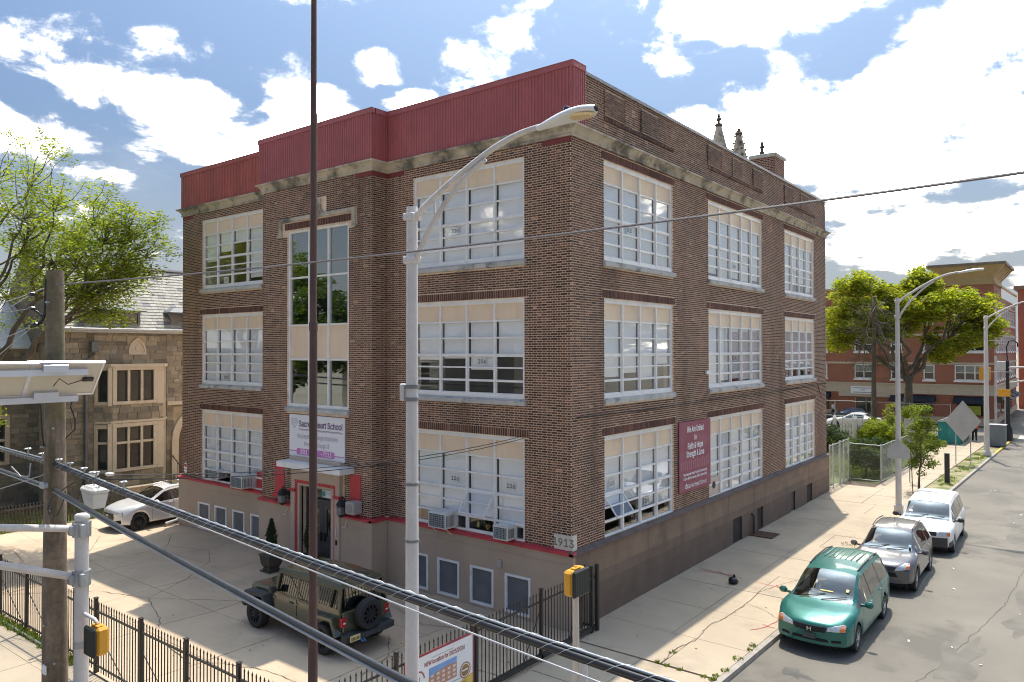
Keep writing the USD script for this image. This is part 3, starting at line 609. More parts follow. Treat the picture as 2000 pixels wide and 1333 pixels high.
# ---------------------------------------------------------------- entrance
BEIGE = pm('beige_trim', (.52, .41, .32), .7, var=.06, grain=.04)
m = MB()
for u0, u1 in ((-11.16, -10.93), (-8.79, -8.54)): BAY.bbox(m, u0, u1, 0, 2.55, -.05, .16, .015)
BAY.bbox(m, -11.16, -8.54, 2.97, 3.42, -.05, .14, .01); BAY.bbox(m, -11.17, -8.45, 3.64, 3.76, -.05, .2, .01)
for u0, u1 in ((-10.84, -10.72), (-9.03, -8.86)): BAY.box(m, u0, u1, 0, 2.86, -.05, .10)
BAY.box(m, -10.72, -9.03, 2.78, 2.86, -.05, .10)
for u0, u1 in ((-11.14, -10.95), (-8.77, -8.56)): BAY.box(m, u0, u1, 2.64, 2.97, -.05, .13)
E_ = obj('door_surround', m, BEIGE, school)
m = MB()
for u0, u1 in ((-10.93, -10.84), (-8.86, -8.79)): BAY.box(m, u0, u1, 0, 2.97, -.05, .125)
BAY.box(m, -10.84, -8.86, 2.86, 2.97, -.05, .125)
for u0, u1 in ((-11.2, -10.9), (-8.82, -8.5)): BAY.bbox(m, u0, u1, 2.55, 2.64, -.05, .2, .01)
obj('red_trim', m, REDPAINT, school)
m = MB(); BAY.bbox(m, -11.32, -7.95, 3.44, 3.62, 0, .62, .01); BAY.box(m, -11.28, -7.99, 3.62, 3.64, 0, .58); obj('door_canopy', m, WHITE, school)
m = MB()
for u0, u1 in ((-10.72, -10.66), (-9.09, -9.03)): BAY.box(m, u0, u1, 0, 2.78, -.33, -.18)
BAY.box(m, -10.66, -9.09, 2.72, 2.78, -.33, -.18); BAY.box(m, -10.66, -9.09, 2.26, 2.34, -.33, -.18); fr = obj('door_frame', m, DARKGREY, school)
for u0, u1, s in ((-10.655, -9.88, -1), (-9.87, -9.095, 1)):
    m = MB(); c = (u0+u1)/2; p0, p1 = c-.2, c+.2
    for x0, x1, y0, y1 in ((u0, p0, .02, 2.25), (p1, u1, .02, 2.25), (p0, p1, .02, 1.1), (p0, p1, 2.0, 2.25)): BAY.box(m, x0, x1, y0, y1, -.30, -.25)
    dr = obj('door', m, DARKGREY, school)
    q = MB(); BAY.box(q, p0, p1, 1.1, 2.0, -.285, -.28); obj('door_pane', q, GLASS, dr)
    q = MB(); hx = u0+.1 if s > 0 else u1-.1; BAY.bbox(q, hx-.035, hx+.035, .92, 1.2, -.25, -.2, .01); obj('handle', q, BLACK, dr)
q = MB(); BAY.box(q, -10.66, -9.09, 2.34, 2.72, -.28, -.275); tp = obj('transom_pane', q, GLASS, school)
q = MB(); BAY.box(q, -9.95, -9.12, 2.40, 2.66, -.27, -.268); tn = obj('door_notice', q, PAPER, school)
q = MB(); q.lathe([(0, 0), (.1, 0), (.1, .004), (0, .004)], 20, 'y', (0, 0, 0)); v, f, c = q.mesh(); v = v+BAY.p(-9.86, 2.53, -.262); obj('notice_emblem', MB().add(v, f), pm('teal_print', (.05, .35, .38), .6), tn)
q = MB(); BAY.box(q, -9.7, -9.3, 2.56, 2.575, -.267, -.265); BAY.box(q, -9.7, -9.4, 2.51, 2.522, -.267, -.265); obj('notice_print', q, pm('pale_print', (.4, .42, .45), .7), tn)
r = MB(); r.box(-10.9, 1.2, 0, -8.9, 1.25, 3.2); r.box(-10.9, -.28, 0, -8.9, 1.2, .01); obj('lobby', r, pm('lobby_wall', (.55, .42, .22), .8, var=.4, scale=2.5), school)
for u0, u1, z0, z1 in ((-12.27, -11.72, 2.45, 3.42), (-8.16, -7.64, 2.42, 3.4)):
    m = MB(); BAY.box(m, u0, u1, z0, z1, .0, .022); BAY.bbox(m, u0-.06, u1+.06, z0-.24, z0-.1, 0, .1, .01); BAY.box(m, u0, u1, z0-.1, z0, 0, .05); obj('red_niche', m, REDPAINT, school)
# chimney
m = MB(); m.box(-2.45, 19.8, 14.3, -1.25, 21.2, 16.85); obj('chimney', m, MORTAR, school)
m = MB(); CF1 = Face((0, 19.8, 0), (1, 0, 0), (0, -1, 0)); CF2 = Face((-1.25, 0, 0), (0, 1, 0), (1, 0, 0))
add_bricks(m, CF1, bond(-2.46, -1.24, 14.4, 16.83, [], h=.085), .8); add_bricks(m, CF2, bond(19.79, 21.21, 14.4, 16.83, [], h=.085), .8); obj('chimney_brickwork', m, pm('red_chimney_brick', (.2, .07, .05), .85, vcol=True, var=.2), school, kind='stuff')
m = MB(); m.bbox(-2.53, 19.72, 16.85, -1.17, 21.28, 17.0, .02); obj('chimney_cap', m, SILLSTONE, school)
# ---------------------------------------------------------------- ground, roads, pavements
ASPHALT = pm('asphalt', (.18, .16, .13), .9, var=.2, scale=.22, grain=.2, gscale=90, bump=.4, bscale=70, stain=(.13, .116, .095), sscale=.3, smin=.5, smax=.62)
CONC = pm('aged_concrete', (.56, .425, .295), .92, var=.10, scale=.5, grain=.12, gscale=80, bump=.35, bscale=60, stain=(.40, .30, .21), sscale=.45, smin=.5, smax=.8)
WALK = pm('pavement_concrete', (.44, .355, .255), .92, var=.10, scale=.45, grain=.12, gscale=90, bump=.3, bscale=60, stain=(.33, .27, .20), sscale=.5, smin=.48, smax=.78)
JOINT = pm('joint_dirt', (.11, .085, .06), .95, var=.3, scale=5)
KERBM = pm('kerb_granite', (.34, .30, .25), .85, var=.18, scale=3, grain=.15)
GRASSB = pm('turf', (.09, .12, .03), .95, var=.35, scale=3, grain=.3, gscale=60)
def kx(y): return 4.40+.027*(np.asarray(y, float)-3)
def sheet(poly, dz, mb=None):
    mb = mb or MB()
    for a, b in ((-900, 0), (0, 20), (20, 40), (40, 60), (60, 2000)):
        P = poly.intersection(sbox(-3000, a, 3000, b))
        for g in getattr(P, 'geoms', [P]):
            if g.is_empty or g.geom_type != 'Polygon': continue
            v, f = trimesh.creation.triangulate_polygon(g, engine='earcut'); v = np.array(v); f = np.array(f)
            e1 = v[f[:, 1]]-v[f[:, 0]]; e2 = v[f[:, 2]]-v[f[:, 0]]; fl = e1[:, 0]*e2[:, 1]-e1[:, 1]*e2[:, 0] < 0; f[fl] = f[fl][:, ::-1]
            mb.add(np.column_stack([v, gz(v[:, 0], v[:, 1])+dz]), f)
    return mb
obj('ground', sheet(sbox(-1500, -850, 1500, 1900), -.17), pm('far_ground', (.2, .18, .14), .95, var=.2, scale=.05), kind='structure')
yy = np.concatenate([np.arange(-9.2, 54.01, 2.0), [54.0]])
arc = [(kx(-9.2)-3.8+3.8*math.cos(t), -9.2-3.8*math.sin(t)) for t in np.linspace(0, PI/2, 9)]
kerb_in = [(-60, -13.0)]+[tuple(p) for p in arc[::-1]]+[(float(kx(y)), y) for y in yy[1:]]
road = Polygon([(kx(-13)+0, -30), (13.4, -30), (15.5, 75), (5.0, 75), (float(kx(54)), 54.2)]+[p for p in kerb_in[::-1]]+[(-60, -22), (2, -22)]).buffer(0)
road = unary_union([road, sbox(-70, 55.2, 60, 63.8), sbox(3.6, 63, 13.5, 130), sbox(-60, -22, 40, -13.0)])
obj('road', sheet(road, ROAD), ASPHALT, kind='structure')
# pavement base (what shows in the joints) and the slabs on it
pave = Polygon([(-60, -13.0)]+[p for p in kerb_in[1:]]+[(float(kx(54)), 55.2), (-70, 55.2), (-70, 53.2), (1.75, 53.2), (1.75, 27.8), (0, 27.8), (-.3, 0), (-60, 0)]).buffer(0)
walk = group_like = None
def slabs(parent, rows, mat, gap=.012, th=.1, name='slab', h=0.0):
    for q in rows:
        q = np.array(q, float); c = q.mean(0); d = q-c; L = np.linalg.norm(d, axis=1, keepdims=True); q = c+d*(1-gap/np.maximum(L, .05))
        z = gz(q[:, 0], q[:, 1])+h+RS.uniform(-.004, .004)+RS.uniform(-.003, .003, 4)
        v = np.vstack([np.column_stack([q, z]), np.column_stack([q, z-th])])
        obj(name, MB().add(v, np.array([[0, 1, 2, 3], [7, 6, 5, 4], [0, 4, 5, 1], [1, 5, 6, 2], [2, 6, 7, 3], [3, 7, 4, 0]])), mat, parent)
def structure(name):
    x = UsdGeom.Xform.Define(stage, '/World/'+name); tag(x.GetPrim(), kind='structure'); return Thing('/World/'+name)
fore = structure('forecourt')
obj('joint_bed', sheet(sbox(-24, -8.9, .5, -.0), -.03), JOINT, fore)
xe = [-24, -21.4, -18.6, -15.4, -12.2, -9.0, -5.9, -2.8, .52]; ye = [-8.9, -7.0, -4.9, -2.6, 0]
def jit(a): return a+RS.uniform(-.12, .12)
gr_ = {(i, j): (x+(RS.uniform(-.15, .15) if 0 < i < len(xe)-1 else 0), y+(RS.uniform(-.12, .12) if 0 < j < len(ye)-1 else 0)) for i, x in enumerate(xe) for j, y in enumerate(ye)}
slabs(fore, [[gr_[i, j], gr_[i+1, j], gr_[i+1, j+1], gr_[i, j+1]] for i in range(len(xe)-1) for j in range(len(ye)-1)], CONC)
alley = structure('alley'); obj('joint_bed', sheet(sbox(-24, 0, -19.98, 26), -.03), JOINT, alley)
slabs(alley, [[(x0, y0), (x1, y0), (x1, y0+3.2), (x0, y0+3.2)] for x0, x1 in ((-24, -22), (-22, -19.98)) for y0 in np.arange(0, 25, 3.25)], CONC)
walk = structure('pavement'); obj('joint_bed', sheet(pave.difference(sbox(-24, -8.9, .52, 0)), -.03), JOINT, walk)
rows = []
ys = [-.42, 1.5, 3.7, 5.9, 7.95, 10.3, 12.4, 14.6, 16.8, 19.2, 21.6, 24.0, 26.2, 28.4, 30.6, 32.8, 35, 37.2, 39.4, 41.6, 43.8, 46, 48.2, 50.4, 52.6, 54.9]
for k in range(len(ys)-1):
    a, b = ys[k], ys[k+1]
    if b < 27: xs0 = [0.02 if b < 24.5 else -.2, 2.15 if k % 3 else 2.8]
    else: xs0 = [1.75, 3.3]
    rows.append([(xs0[0], a), (xs0[1], a), (xs0[1], b), (xs0[0], b)])
    if b < 27.5: rows.append([(xs0[1], a), (float(kx(a))-.15, a), (float(kx(b))-.15, b), (xs0[1], b)])
    else: rows.append([(xs0[1], a), (float(kx(a))-1.25, a), (float(kx(b))-1.25, b), (xs0[1], b)])
for y0 in np.arange(-8.9, -.5, 2.1):
    y1 = min(y0+2.1, -.42); rows += [[(.54, y0), (2.3, y0), (2.3, y1), (.54, y1)], [(2.3, y0), (float(kx(y0))-.15, y0), (float(kx(y1))-.15, y1), (2.3, y1)]]
for x0 in np.arange(-30, 3.5, 1.9):
    x1 = min(x0+1.9, 3.5); rows += [[(x0, -12.75), (x1, -12.75), (x1, -11.2), (x0, -11.2)], [(x0, -11.2), (x1, -11.2), (x1, -9.6), (x0, -9.6)], [(x0, -9.6), (x1, -9.6), (x1, -8.93), (x0, -8.93)]]
rows = [q for q in rows if all(pave.buffer(.3).contains(shapely.Point(*p)) for p in q)]
slabs(walk, rows, WALK)
slabs(walk, [[(4.55, y), (float(kx(y))-.16, y), (float(kx(y))-.16, y+2.4), (4.55, y+2.4)] for y in ()], WALK)
# kerb stones
kerb = structure('kerb'); YK = pm('yellow_kerb_paint', (.62, .42, .07), .7, var=.15, grain=.1, stain=(.35, .3, .2), sscale=6, smin=.55, smax=.7)
path = np.array(kerb_in[1:])
seg = np.linalg.norm(np.diff(path, axis=0), axis=1)
for i in range(len(path)-1):
    p, q = path[i], path[i+1]; d = (q-p)/seg[i]; n = A(-d[1], d[0]); 
    if seg[i] < .2: continue
    P = [p+d*.006, q-d*.006, q-d*.006+n*.14, p+d*.006+n*.14]; P = np.array(P); z = gz(P[:, 0], P[:, 1])+.004
    v = np.vstack([np.column_stack([P, z-np.array([.012, .012, 0, 0])]), np.column_stack([P, z-.24])])
    m = trimesh.convex.convex_hull(v); obj('kerb_stone', MB().tm(m), YK if p[1] > 43 else KERBM, kerb)
# cracks in the concrete
def crack(pts, parent, w=.012, mat=None):
    p = np.array(pts, float); P = []
    for i in range(len(p)-1):
        L = np.linalg.norm(p[i+1]-p[i]); n = max(2, int(L/.12))
        for t in np.arange(n)/n:
            q = p[i]*(1-t)+p[i+1]*t; P.append(q+RS.normal(0, .018, 2))
    P.append(p[-1]); P = np.array(P); t = np.gradient(P, axis=0); t /= np.linalg.norm(t, axis=1, keepdims=True)+1e-9; n = np.column_stack([-t[:, 1], t[:, 0]])
    ww = (w*RS.uniform(.4, 1.5, len(P)))[:, None]; a, b = P+n*ww/2, P-n*ww/2; z = lambda q: gz(q[:, 0], q[:, 1])+.0085
    v = np.vstack([np.column_stack([a, z(a)]), np.column_stack([b, z(b)])]); k = len(P)
    f = np.array([[j+k, j+k+1, j+1, j] for j in range(k-1)])
    obj('crack', MB().add(v, f), mat or JOINT, parent)
crack([(2.8, -.43), (2.69, .59), (2.86, 1.47), (2.72, 2.46), (2.81, 3.11), (2.91, 4.56), (2.87, 4.86), (2.83, 6.01), (3.04, 6.92), (3.4, 7.9)], walk, .022)
crack([(2.87, 4.86), (3.6, 4.5), (4.2, 4.0)], walk); crack([(.5, 15), (1.8, 16.2), (3.4, 15.4)], walk)
for c in ([(-15.2, -8.0), (-13.4, -6.2), (-11.5, -5.6), (-9.2, -4.1), (-7.4, -3.8)], [(-11.5, -5.6), (-9.6, -6.2), (-8.1, -7.0), (-6.4, -7.2)], [(-3.6, -3.2), (-2.6, -4.1), (-2.3, -5.2)], [(-2.6, -4.1), (-1.2, -3.4), (.3, -3.3)],
          [(-18.5, -1.2), (-16.9, -2.2), (-16.6, -3.6)], [(-16.9, -2.2), (-15, -1.6), (-13.6, -2.4)], [(-20.5, -3.1), (-18.2, -4.5), (-16.9, -4.2)], [(-6.2, -7.1), (-4.4, -6.4), (-2.1, -6.3)], [(-21, -6), (-18.8, -6.4), (-17.5, -7.9)], [(-13.6, -2.4), (-12.3, -4.0), (-11.5, -5.6)], [(-5.0, -1.6), (-3.5, -2.1), (-1.4, -1.2)]): crack(c, fore, .018)
for c in ([(7.2, 1.0), (8.2, 4.2), (8.9, 9.5), (9.2, 14.0)], [(6.4, .2), (7.1, 2.6), (8.0, 2.9)], [(9.4, 3), (9.8, 8), (10.4, 14), (10.6, 22)]):
    p = np.array(c); 
    m = MB()
    for i in range(len(p)-1): pass
ROADCRACK = pm('tar_line', (.07, .065, .058), .9, var=.2)
def road_strip(pts, w, name, mat, dz=.004, parent=None, wob=.02):
    p = np.array(pts, float); P = []
    for i in range(len(p)-1):
        n = max(2, int(np.linalg.norm(p[i+1]-p[i])/.25))
        for t in np.arange(n)/n: P.append(p[i]*(1-t)+p[i+1]*t+RS.normal(0, wob, 2))
    P.append(p[-1]); P = np.array(P); t = np.gradient(P, axis=0); t /= np.linalg.norm(t, axis=1, keepdims=True); n = np.column_stack([-t[:, 1], t[:, 0]]); ww = (w*RS.uniform(.6, 1.3, len(P)))[:, None] if wob else np.full((len(P), 1), w)
    a, b = P+n*ww/2, P-n*ww/2; v = np.vstack([np.column_stack([q, gz(q[:, 0], q[:, 1])+ROAD+dz]) for q in (a, b)]); k = len(P)
    return MB().add(v, np.array([[j+k, j+k+1, j+1, j] for j in range(k-1)]))
rd = Thing('/World/road')
for c in ([(7.3, .2), (8.0, 3.8), (8.8, 9.5), (9.0, 14.0)], [(9.6, 4), (9.9, 9), (10.5, 15), (10.8, 24), (11.2, 34)]): obj('road_crack', road_strip(c, .02, '', None), ROADCRACK, rd)
PATCH = pm('tar_patch', (.145, .13, .107), .88, var=.2, scale=1.2, grain=.2, gscale=80); OIL = pm('oil_stain', (.085, .076, .065), .6, var=.3, scale=2)
def blot(cx, cy, rx, ry, name, mat, n=40, dz=.0045, rough=.75, par=None):
    th = np.arange(n)*2*PI/n; rr = 1+rough*(meshkit.noise(np.column_stack([np.cos(th)*2.6+cx*3, np.sin(th)*2.6+cy*3, th*0]), 5)-.5)*2; P = np.column_stack([cx+rx*rr*np.cos(th), cy+ry*rr*np.sin(th)]); P = np.vstack([P, [cx, cy]])
    v = np.column_stack([P, gz(P[:, 0], P[:, 1])+ROAD+dz]); obj(name, MB().add(v, [[i, (i+1) % n, n] for i in range(n)]), mat, par or rd)
for q in ((8.3, 4.2, .35, 1.5), (9.6, 8.5, .5, 2.6), (10.4, 15.5, .4, 1.8), (8.9, 19.0, .5, 2.2)): blot(*q, 'road_patch', PATCH)
for q in ((5.4, 1.2, .35, .22), (5.6, 8.1, .3, .25), (6.3, 13.4, .25, .3), (5.9, 21.5, .4, .3), (7.1, .6, .2, .15), (6.0, 24.0, .3, .5)): blot(*q, 'oil_stain', OIL, dz=.006)
gm0 = MB()
for _ in range(240):
    x, y = (RS.uniform(.2, 4.2), RS.uniform(-.3, 30)) if RS.rand() < .5 else (RS.uniform(-20, .3), RS.uniform(-8.6, -.4)); r = RS.uniform(.012, .035); th = np.arange(7)*2*PI/7
    if x < .3 and y > -.35: continue
    P = np.vstack([np.column_stack([x+r*np.cos(th), y+r*np.sin(th)*RS.uniform(.6, 1)]), [x, y]]); gm0.add(np.column_stack([P, gz(P[:, 0], P[:, 1])+.0092]), [[i, (i+1) % 7, 7] for i in range(7)])
obj('gum_spots', gm0, pm('gum_grey', (.16, .13, .10), .9, var=.3), walk, kind='stuff')
WL = pm('road_white', (.62, .60, .55), .8, var=.1, grain=.12)
for i in range(8): obj('crossing_stripe', road_strip([(6.2+i*1.0, 58.3), (6.2+i*1.0, 55.9)], .45, '', None, .004, wob=0), WL, rd)
# red survey paint, litter and a black bag on the pavement
RP = pm('faded_red_paint', (.42, .10, .085), .85, var=.2, grain=.2, gscale=30)
def paint(pts, w=.035):
    m = road_strip(pts, w, '', None, -ROAD+.0088, wob=.02); obj('paint_mark', m, RP, walk)
for c in ([(.32, 7.3), (1.0, 7.15), (1.9, 7.0)], [(.45, 7.05), (1.3, 7.1), (2.0, 6.6)], [(1.0, 7.3), (1.35, 7.05), (1.6, 7.25)], [(2.35, 6.95), (3.1, 6.85), (3.7, 6.45)], [(3.0, 7.0), (3.3, 6.75)], [(3.75, 2.9), (4.05, 3.6), (4.05, 4.2)], [(3.8, 3.5), (4.2, 3.4)], [(2.9, 12.5), (3.25, 12.35)], [(1.6, 23.3), (2.3, 22.9)]): paint(c)
b = trimesh.creation.icosphere(2, .16); v = np.array(b.vertices); v[:, 2] = np.maximum(v[:, 2]*.75, -.09); v *= 1+.35*(meshkit.fbm(v*9, 3, 4)[:, None]-.5); t = thing('bin_bag', 'small black bag dropped on the shaded pavement beside the side wall', 'bag', (1.88, 6.37, .04)); b = trimesh.Trimesh(v+A(1.88, 6.37, .13), b.faces); obj('sack', b, pm('black_plastic', (.012, .012, .014), .3, var=.1), t, True)
k = trimesh.creation.icosphere(1, .045); v = np.array(k.vertices)*A(1, 1, 1.6)+A(1.9, 6.4, .26); obj('knot', trimesh.Trimesh(v, k.faces), _mats['black_plastic'], t, True)
m = MB()
for _ in range(46):
    x, y = RS.uniform(5.0, 11.5), RS.uniform(-.2, 34); s = RS.uniform(.03, .09); a = RS.uniform(0, 6.3); z = gz(x, y)+ROAD+.006
    if 4.3 < x < 6.95 and 1.5 < y < 20: continue
    m.obox((x, y, z), (s*math.cos(a), s*math.sin(a), .01), (-s*.6*math.sin(a), s*.6*math.cos(a), .0), (0, 0, .012))
obj('litter', m, PAPER, kind='stuff', label='scraps of pale litter scattered over the road', cat='litter')
t = thing('drain_cover', 'rusty iron cellar grating in the pavement at the foot of the side wall', 'grating', (.5, 12.95, .085)); m = MB(); g0 = .082+.012
for x in np.arange(.12, 1.0, .075): m.box(x, 12.55, g0, x+.04, 13.35, g0+.02)
m.box(.1, 12.5, g0-.004, 1.02, 12.55, g0+.025); m.box(.1, 13.35, g0-.004, 1.02, 13.4, g0+.025); obj('bars', m, pm('rust', (.13, .065, .04), .8, var=.3, scale=8), t)
m = MB(); m.box(.1, 12.55, .0835, 1.02, 13.35, .088); obj('pit', m, BLACK, t)

# ---------------------------------------------------------------- grass and weeds
GRASS = leafmat('grass_blade', .3)
def tufts(spots, n, h, spread, name='weeds', label=None, cat='weeds', dens=1, base=0):
    mb = MB(); P = []; 
    for (x, y, r) in spots:
        k = int(n*dens); a = RS.uniform(0, 2*PI, k); q = r*np.sqrt(RS.rand(k)); P.append(np.column_stack([x+q*np.cos(a), y+q*np.sin(a)]))
    P = np.vstack(P); N_ = len(P); hh = h*RS.uniform(.4, 1.2, N_); a = RS.uniform(0, 2*PI, N_); ln = hh*RS.uniform(.1, .8, N_); w = .006+.01*RS.rand(N_); z = gz(P[:, 0], P[:, 1])+base
    d = np.column_stack([np.cos(a), np.sin(a)]); s = np.column_stack([-d[:, 1], d[:, 0]])*w[:, None]
    v = np.zeros((N_, 4, 3)); v[:, 0, :2] = P-s; v[:, 1, :2] = P+s; v[:, 2, :2] = P+d*ln[:, None]*.4+s*.7; v[:, 3, :2] = P+d*ln[:, None]
    v[:, 0, 2] = v[:, 1, 2] = z; v[:, 2, 2] = z+hh*.65; v[:, 3, 2] = z+hh
    f = (np.array([[0, 1, 2], [0, 2, 3]])[None]+np.arange(N_)[:, None, None]*4).reshape(-1, 3)
    c = np.array([(.17, .22, .03), (.12, .18, .025), (.24, .25, .05), (.09, .14, .02)])[RS.randint(0, 4, N_)]*RS.uniform(.7, 1.2, (N_, 1))
    mb.add(v.reshape(-1, 3), f, np.repeat(c, 4, 0)); return mb
sp = [(float(kx(y))-.2+RS.normal(0, .04), y, RS.uniform(.04, .14)) for y in [-1.2, -.9, -.5, -.3, .1, .9, 1.6, 1.9, 11.5, 19.3, 19.6]]+[(x, -.5+RS.normal(0, .03), .07) for x in (2.7, 2.95, 3.3, 3.9, 4.1)]+[(2.75, .3, .1), (3.9, 12.9, .25), (3.6, 13.4, .3), (3.75, 19.0, .3)]
obj('weeds', tufts(sp, 45, .06, 0), GRASS, kind='stuff', label='green weeds growing along the kerb and pavement joints', cat='weeds')
sp = [(x, -8.98+RS.normal(0, .05), .14) for x in np.arange(-13, -7.5, .28)]+[(x, -8.95, .12) for x in np.arange(-3.2, -.4, .3)]+[(-1.9, -7.6, .12), (-1.75, -7.2, .16)]
obj('weeds', tufts(sp, 70, .16, 0), GRASS, kind='stuff', label='weeds growing at the foot of the black iron fence', cat='weeds')
verge = unary_union([Polygon([(float(kx(y))-1.2, y), (float(kx(y))-.16, y), (float(kx(y+2.5))-.16, y+2.5), (float(kx(y+2.5))-1.2, y+2.5)]) for y in np.arange(27.5, 46, 2.5)])
obj('verge', sheet(verge, -.012), pm('dry_verge', (.30, .24, .14), .95, var=.2, scale=1.5, grain=.2, stain=(.14, .17, .05), sscale=1.3, smin=.46, smax=.56), kind='structure')
sp = [(float(kx(y))-.16-RS.uniform(.05, .9), y, RS.uniform(.1, .4)) for y in np.concatenate([RS.uniform(28.5, 33, 13), RS.uniform(34, 41, 14), RS.uniform(41, 44, 9)])]
obj('grass', tufts(sp, 45, .10, 0), GRASS, kind='stuff', label='patchy grass on the dry verge beside the far kerb', cat='grass')
obj('yard', sheet(sbox(-40, 26.2, 1.6, 53), -.035), GRASSB, kind='structure')
sp = [(RS.uniform(-9, 1.4), RS.uniform(28.2, 51), .8) for _ in range(240)]
obj('grass', tufts(sp, 80, .4, 0), GRASS, kind='stuff', label='tall bright grass in the fenced yard behind the school', cat='grass')
obj('lawn', sheet(sbox(-27.4, -30, -24.02, 26), -.02), GRASSB, kind='structure')
sp = [(RS.uniform(-27.2, -24.2), RS.uniform(-9, 2), .4) for _ in range(150)]
obj('grass', tufts(sp, 90, .16, 0), GRASS, kind='stuff', label='shaded lawn in front of the stone house', cat='grass')
# ---------------------------------------------------------------- iron fences
IRON = pm('black_iron', (.028, .024, .020), .55, metal=.0, var=.25, scale=6, grain=.1, stain=(.06, .038, .025), sscale=5, smin=.6, smax=.75)
def picket_mesh(p, h=1.62, s=.0085):
    m = MB(); x, y, z = p
    v = [(x+a, y+b, z+k) for k in (.0, h-.09) for a, b in ((-s, -s), (s, -s), (s, s), (-s, s))]+[(x, y, z+h)]+[(x+a, y+b, z+h-.07) for a, b in ((-s*1.5, -s*1.5), (s*1.5, -s*1.5), (s*1.5, s*1.5), (-s*1.5, s*1.5))]
    q = [[0, 1, 5, 4], [1, 2, 6, 5], [2, 3, 7, 6], [3, 0, 4, 7], [4, 5, 10, 9], [5, 6, 11, 10], [6, 7, 12, 11], [7, 4, 9, 12]]
    f = np.vstack([np.array(q)[:, [0, 1, 2]], np.array(q)[:, [0, 2, 3]], [[9, 10, 8], [10, 11, 8], [11, 12, 8], [12, 9, 8]]]); return m.add(v, f)
def iron_fence(name, label, p, q, posts, group=None, pitch=.125, bottom=.05, base_rail=False, braces=(), brace_dir=(0, 0)):
    p, q = A(*p), A(*q); L = np.linalg.norm(q-p); d = (q-p)/L; n = A(-d[1], d[0])
    t = thing(name, label, 'gate' if 'gate' in name else 'fence', (p[0], p[1], 0), group=group)
    for k in range(1, int(L/pitch)):
        s = k*pitch
        if min([abs(s-x) for x in posts]) < .05: continue
        o = p+d*s; obj('picket', picket_mesh((o[0], o[1], bottom)), IRON, t)
    for zr, hh in ((1.40, .04), (.16, .035)):
        m = MB(); m.obox(A(*(p-n*.016), zr), A(*(d*L), 0), A(*(n*.032), 0), A(0, 0, hh)); obj('rail', m, IRON, t)
    for s in posts:
        o = p+d*s; m = MB(); m.bbox(o[0]-.04, o[1]-.04, 0, o[0]+.04, o[1]+.04, 1.7, .01); m.bbox(o[0]-.05, o[1]-.05, 1.7, o[0]+.05, o[1]+.05, 1.73, .01); obj('post', m, IRON, t)
    for s0, z0, s1 in braces:
        a, b = p+d*s0+n*.02, p+d*s1+n*.45*(1 if brace_dir[0] else 0)+n*.02; obj('brace', MB().tube([A(*a, z0), A(*b, .05)], .013, 6), IRON, t)
    if base_rail:
        m = MB(); m.obox(A(*(p-n*.04), .06), A(*(d*L), 0), A(*(n*.08), 0), A(0, 0, .1)); obj('base_beam', m, IRON, t)
    return t
FX = .47
iron_fence('iron_fence', 'long black iron picket fence between the forecourt and the front pavement', (-13.4, -8.86), (FX, -8.86), [.1, 2.0, 3.85, 5.0, 6.1, 8.25, 10.1, 11.95, 13.8], braces=[(.1, 1.1, 1.9), (2.0, 1.1, 3.75), (6.1, 1.0, 7.6), (8.25, 1.0, 9.7), (10.1, 1.0, 11.5)])
iron_fence('iron_fence', 'short black iron fence with the white school banner tied on it', (FX, -8.86), (FX, -4.5), [2.1, 4.3])
iron_fence('iron_gate', 'black iron sliding gate with thick base beam ending at the school corner', (FX, -4.5), (FX, .34), [.06, 2.45, 4.72], base_rail=True, braces=[(2.45, 1.25, 1.7), (4.4, 1.25, 3.6)])
m = MB()
t = thing('iron_gate', 'narrow black iron leaf standing between gate post and side wall', 'gate', (.5, .3, 0))
for k, x in enumerate((.16, .24, .32, .40)): obj('picket', picket_mesh((x, .36, .05), 1.66, .012), IRON, t)
m = MB(); m.box(.12, .34, 1.42, .46, .38, 1.46); m.box(.12, .34, .1, .46, .38, .15); obj('rail', m, IRON, t)
m = MB(); m.bbox(.44, .40, 0, .54, .50, 1.75, .01); obj('post', m, IRON, t)
# cable clamp pipe along the bottom left fence
t = thing('handrail', 'pale steel pipe lying along the foot of the iron fence', 'pipe', (-13, -9.02, 0)); obj('pipe', MB().tube([(-16, -9.02, .06), (-9.0, -9.02, .06)], .025, 8), pm('galvanised', (.42, .43, .44), .4, metal=.6, var=.15), t, True)

# ---------------------------------------------------------------- poles
def at_depth(u, v, D): return CAM+(CF*FPX+CR*(u-1000)-CU*(v-666.5))/FPX*D
GALV = pm('galvanised', (.42, .43, .44), .4)
POLEW = pm('grey_white_pole', (.60, .56, .53), .5, var=.08, scale=2, grain=.05, gscale=20, stain=(.4, .36, .33), sscale=2.0, smin=.56, smax=.75, streak=True)
WOOD = pm('weathered_wood', (.22, .165, .115), .9, var=.3, scale=2.5, grain=.25, gscale=14, bump=.6, bscale=30, stain=(.11, .085, .05), sscale=5, smin=.45, smax=.7, streak=True)
RUSTP = pm('rusty_brown_pole', (.125, .062, .048), .75, var=.18, scale=1.5, grain=.15, gscale=40, stain=(.075, .042, .035), sscale=1.5, smin=.45, smax=.7, streak=True)
BLACKC = pm('black_cable', (.02, .02, .022), .35, var=.2)
GREYC = pm('grey_wire', (.35, .36, .37), .4, metal=.5)

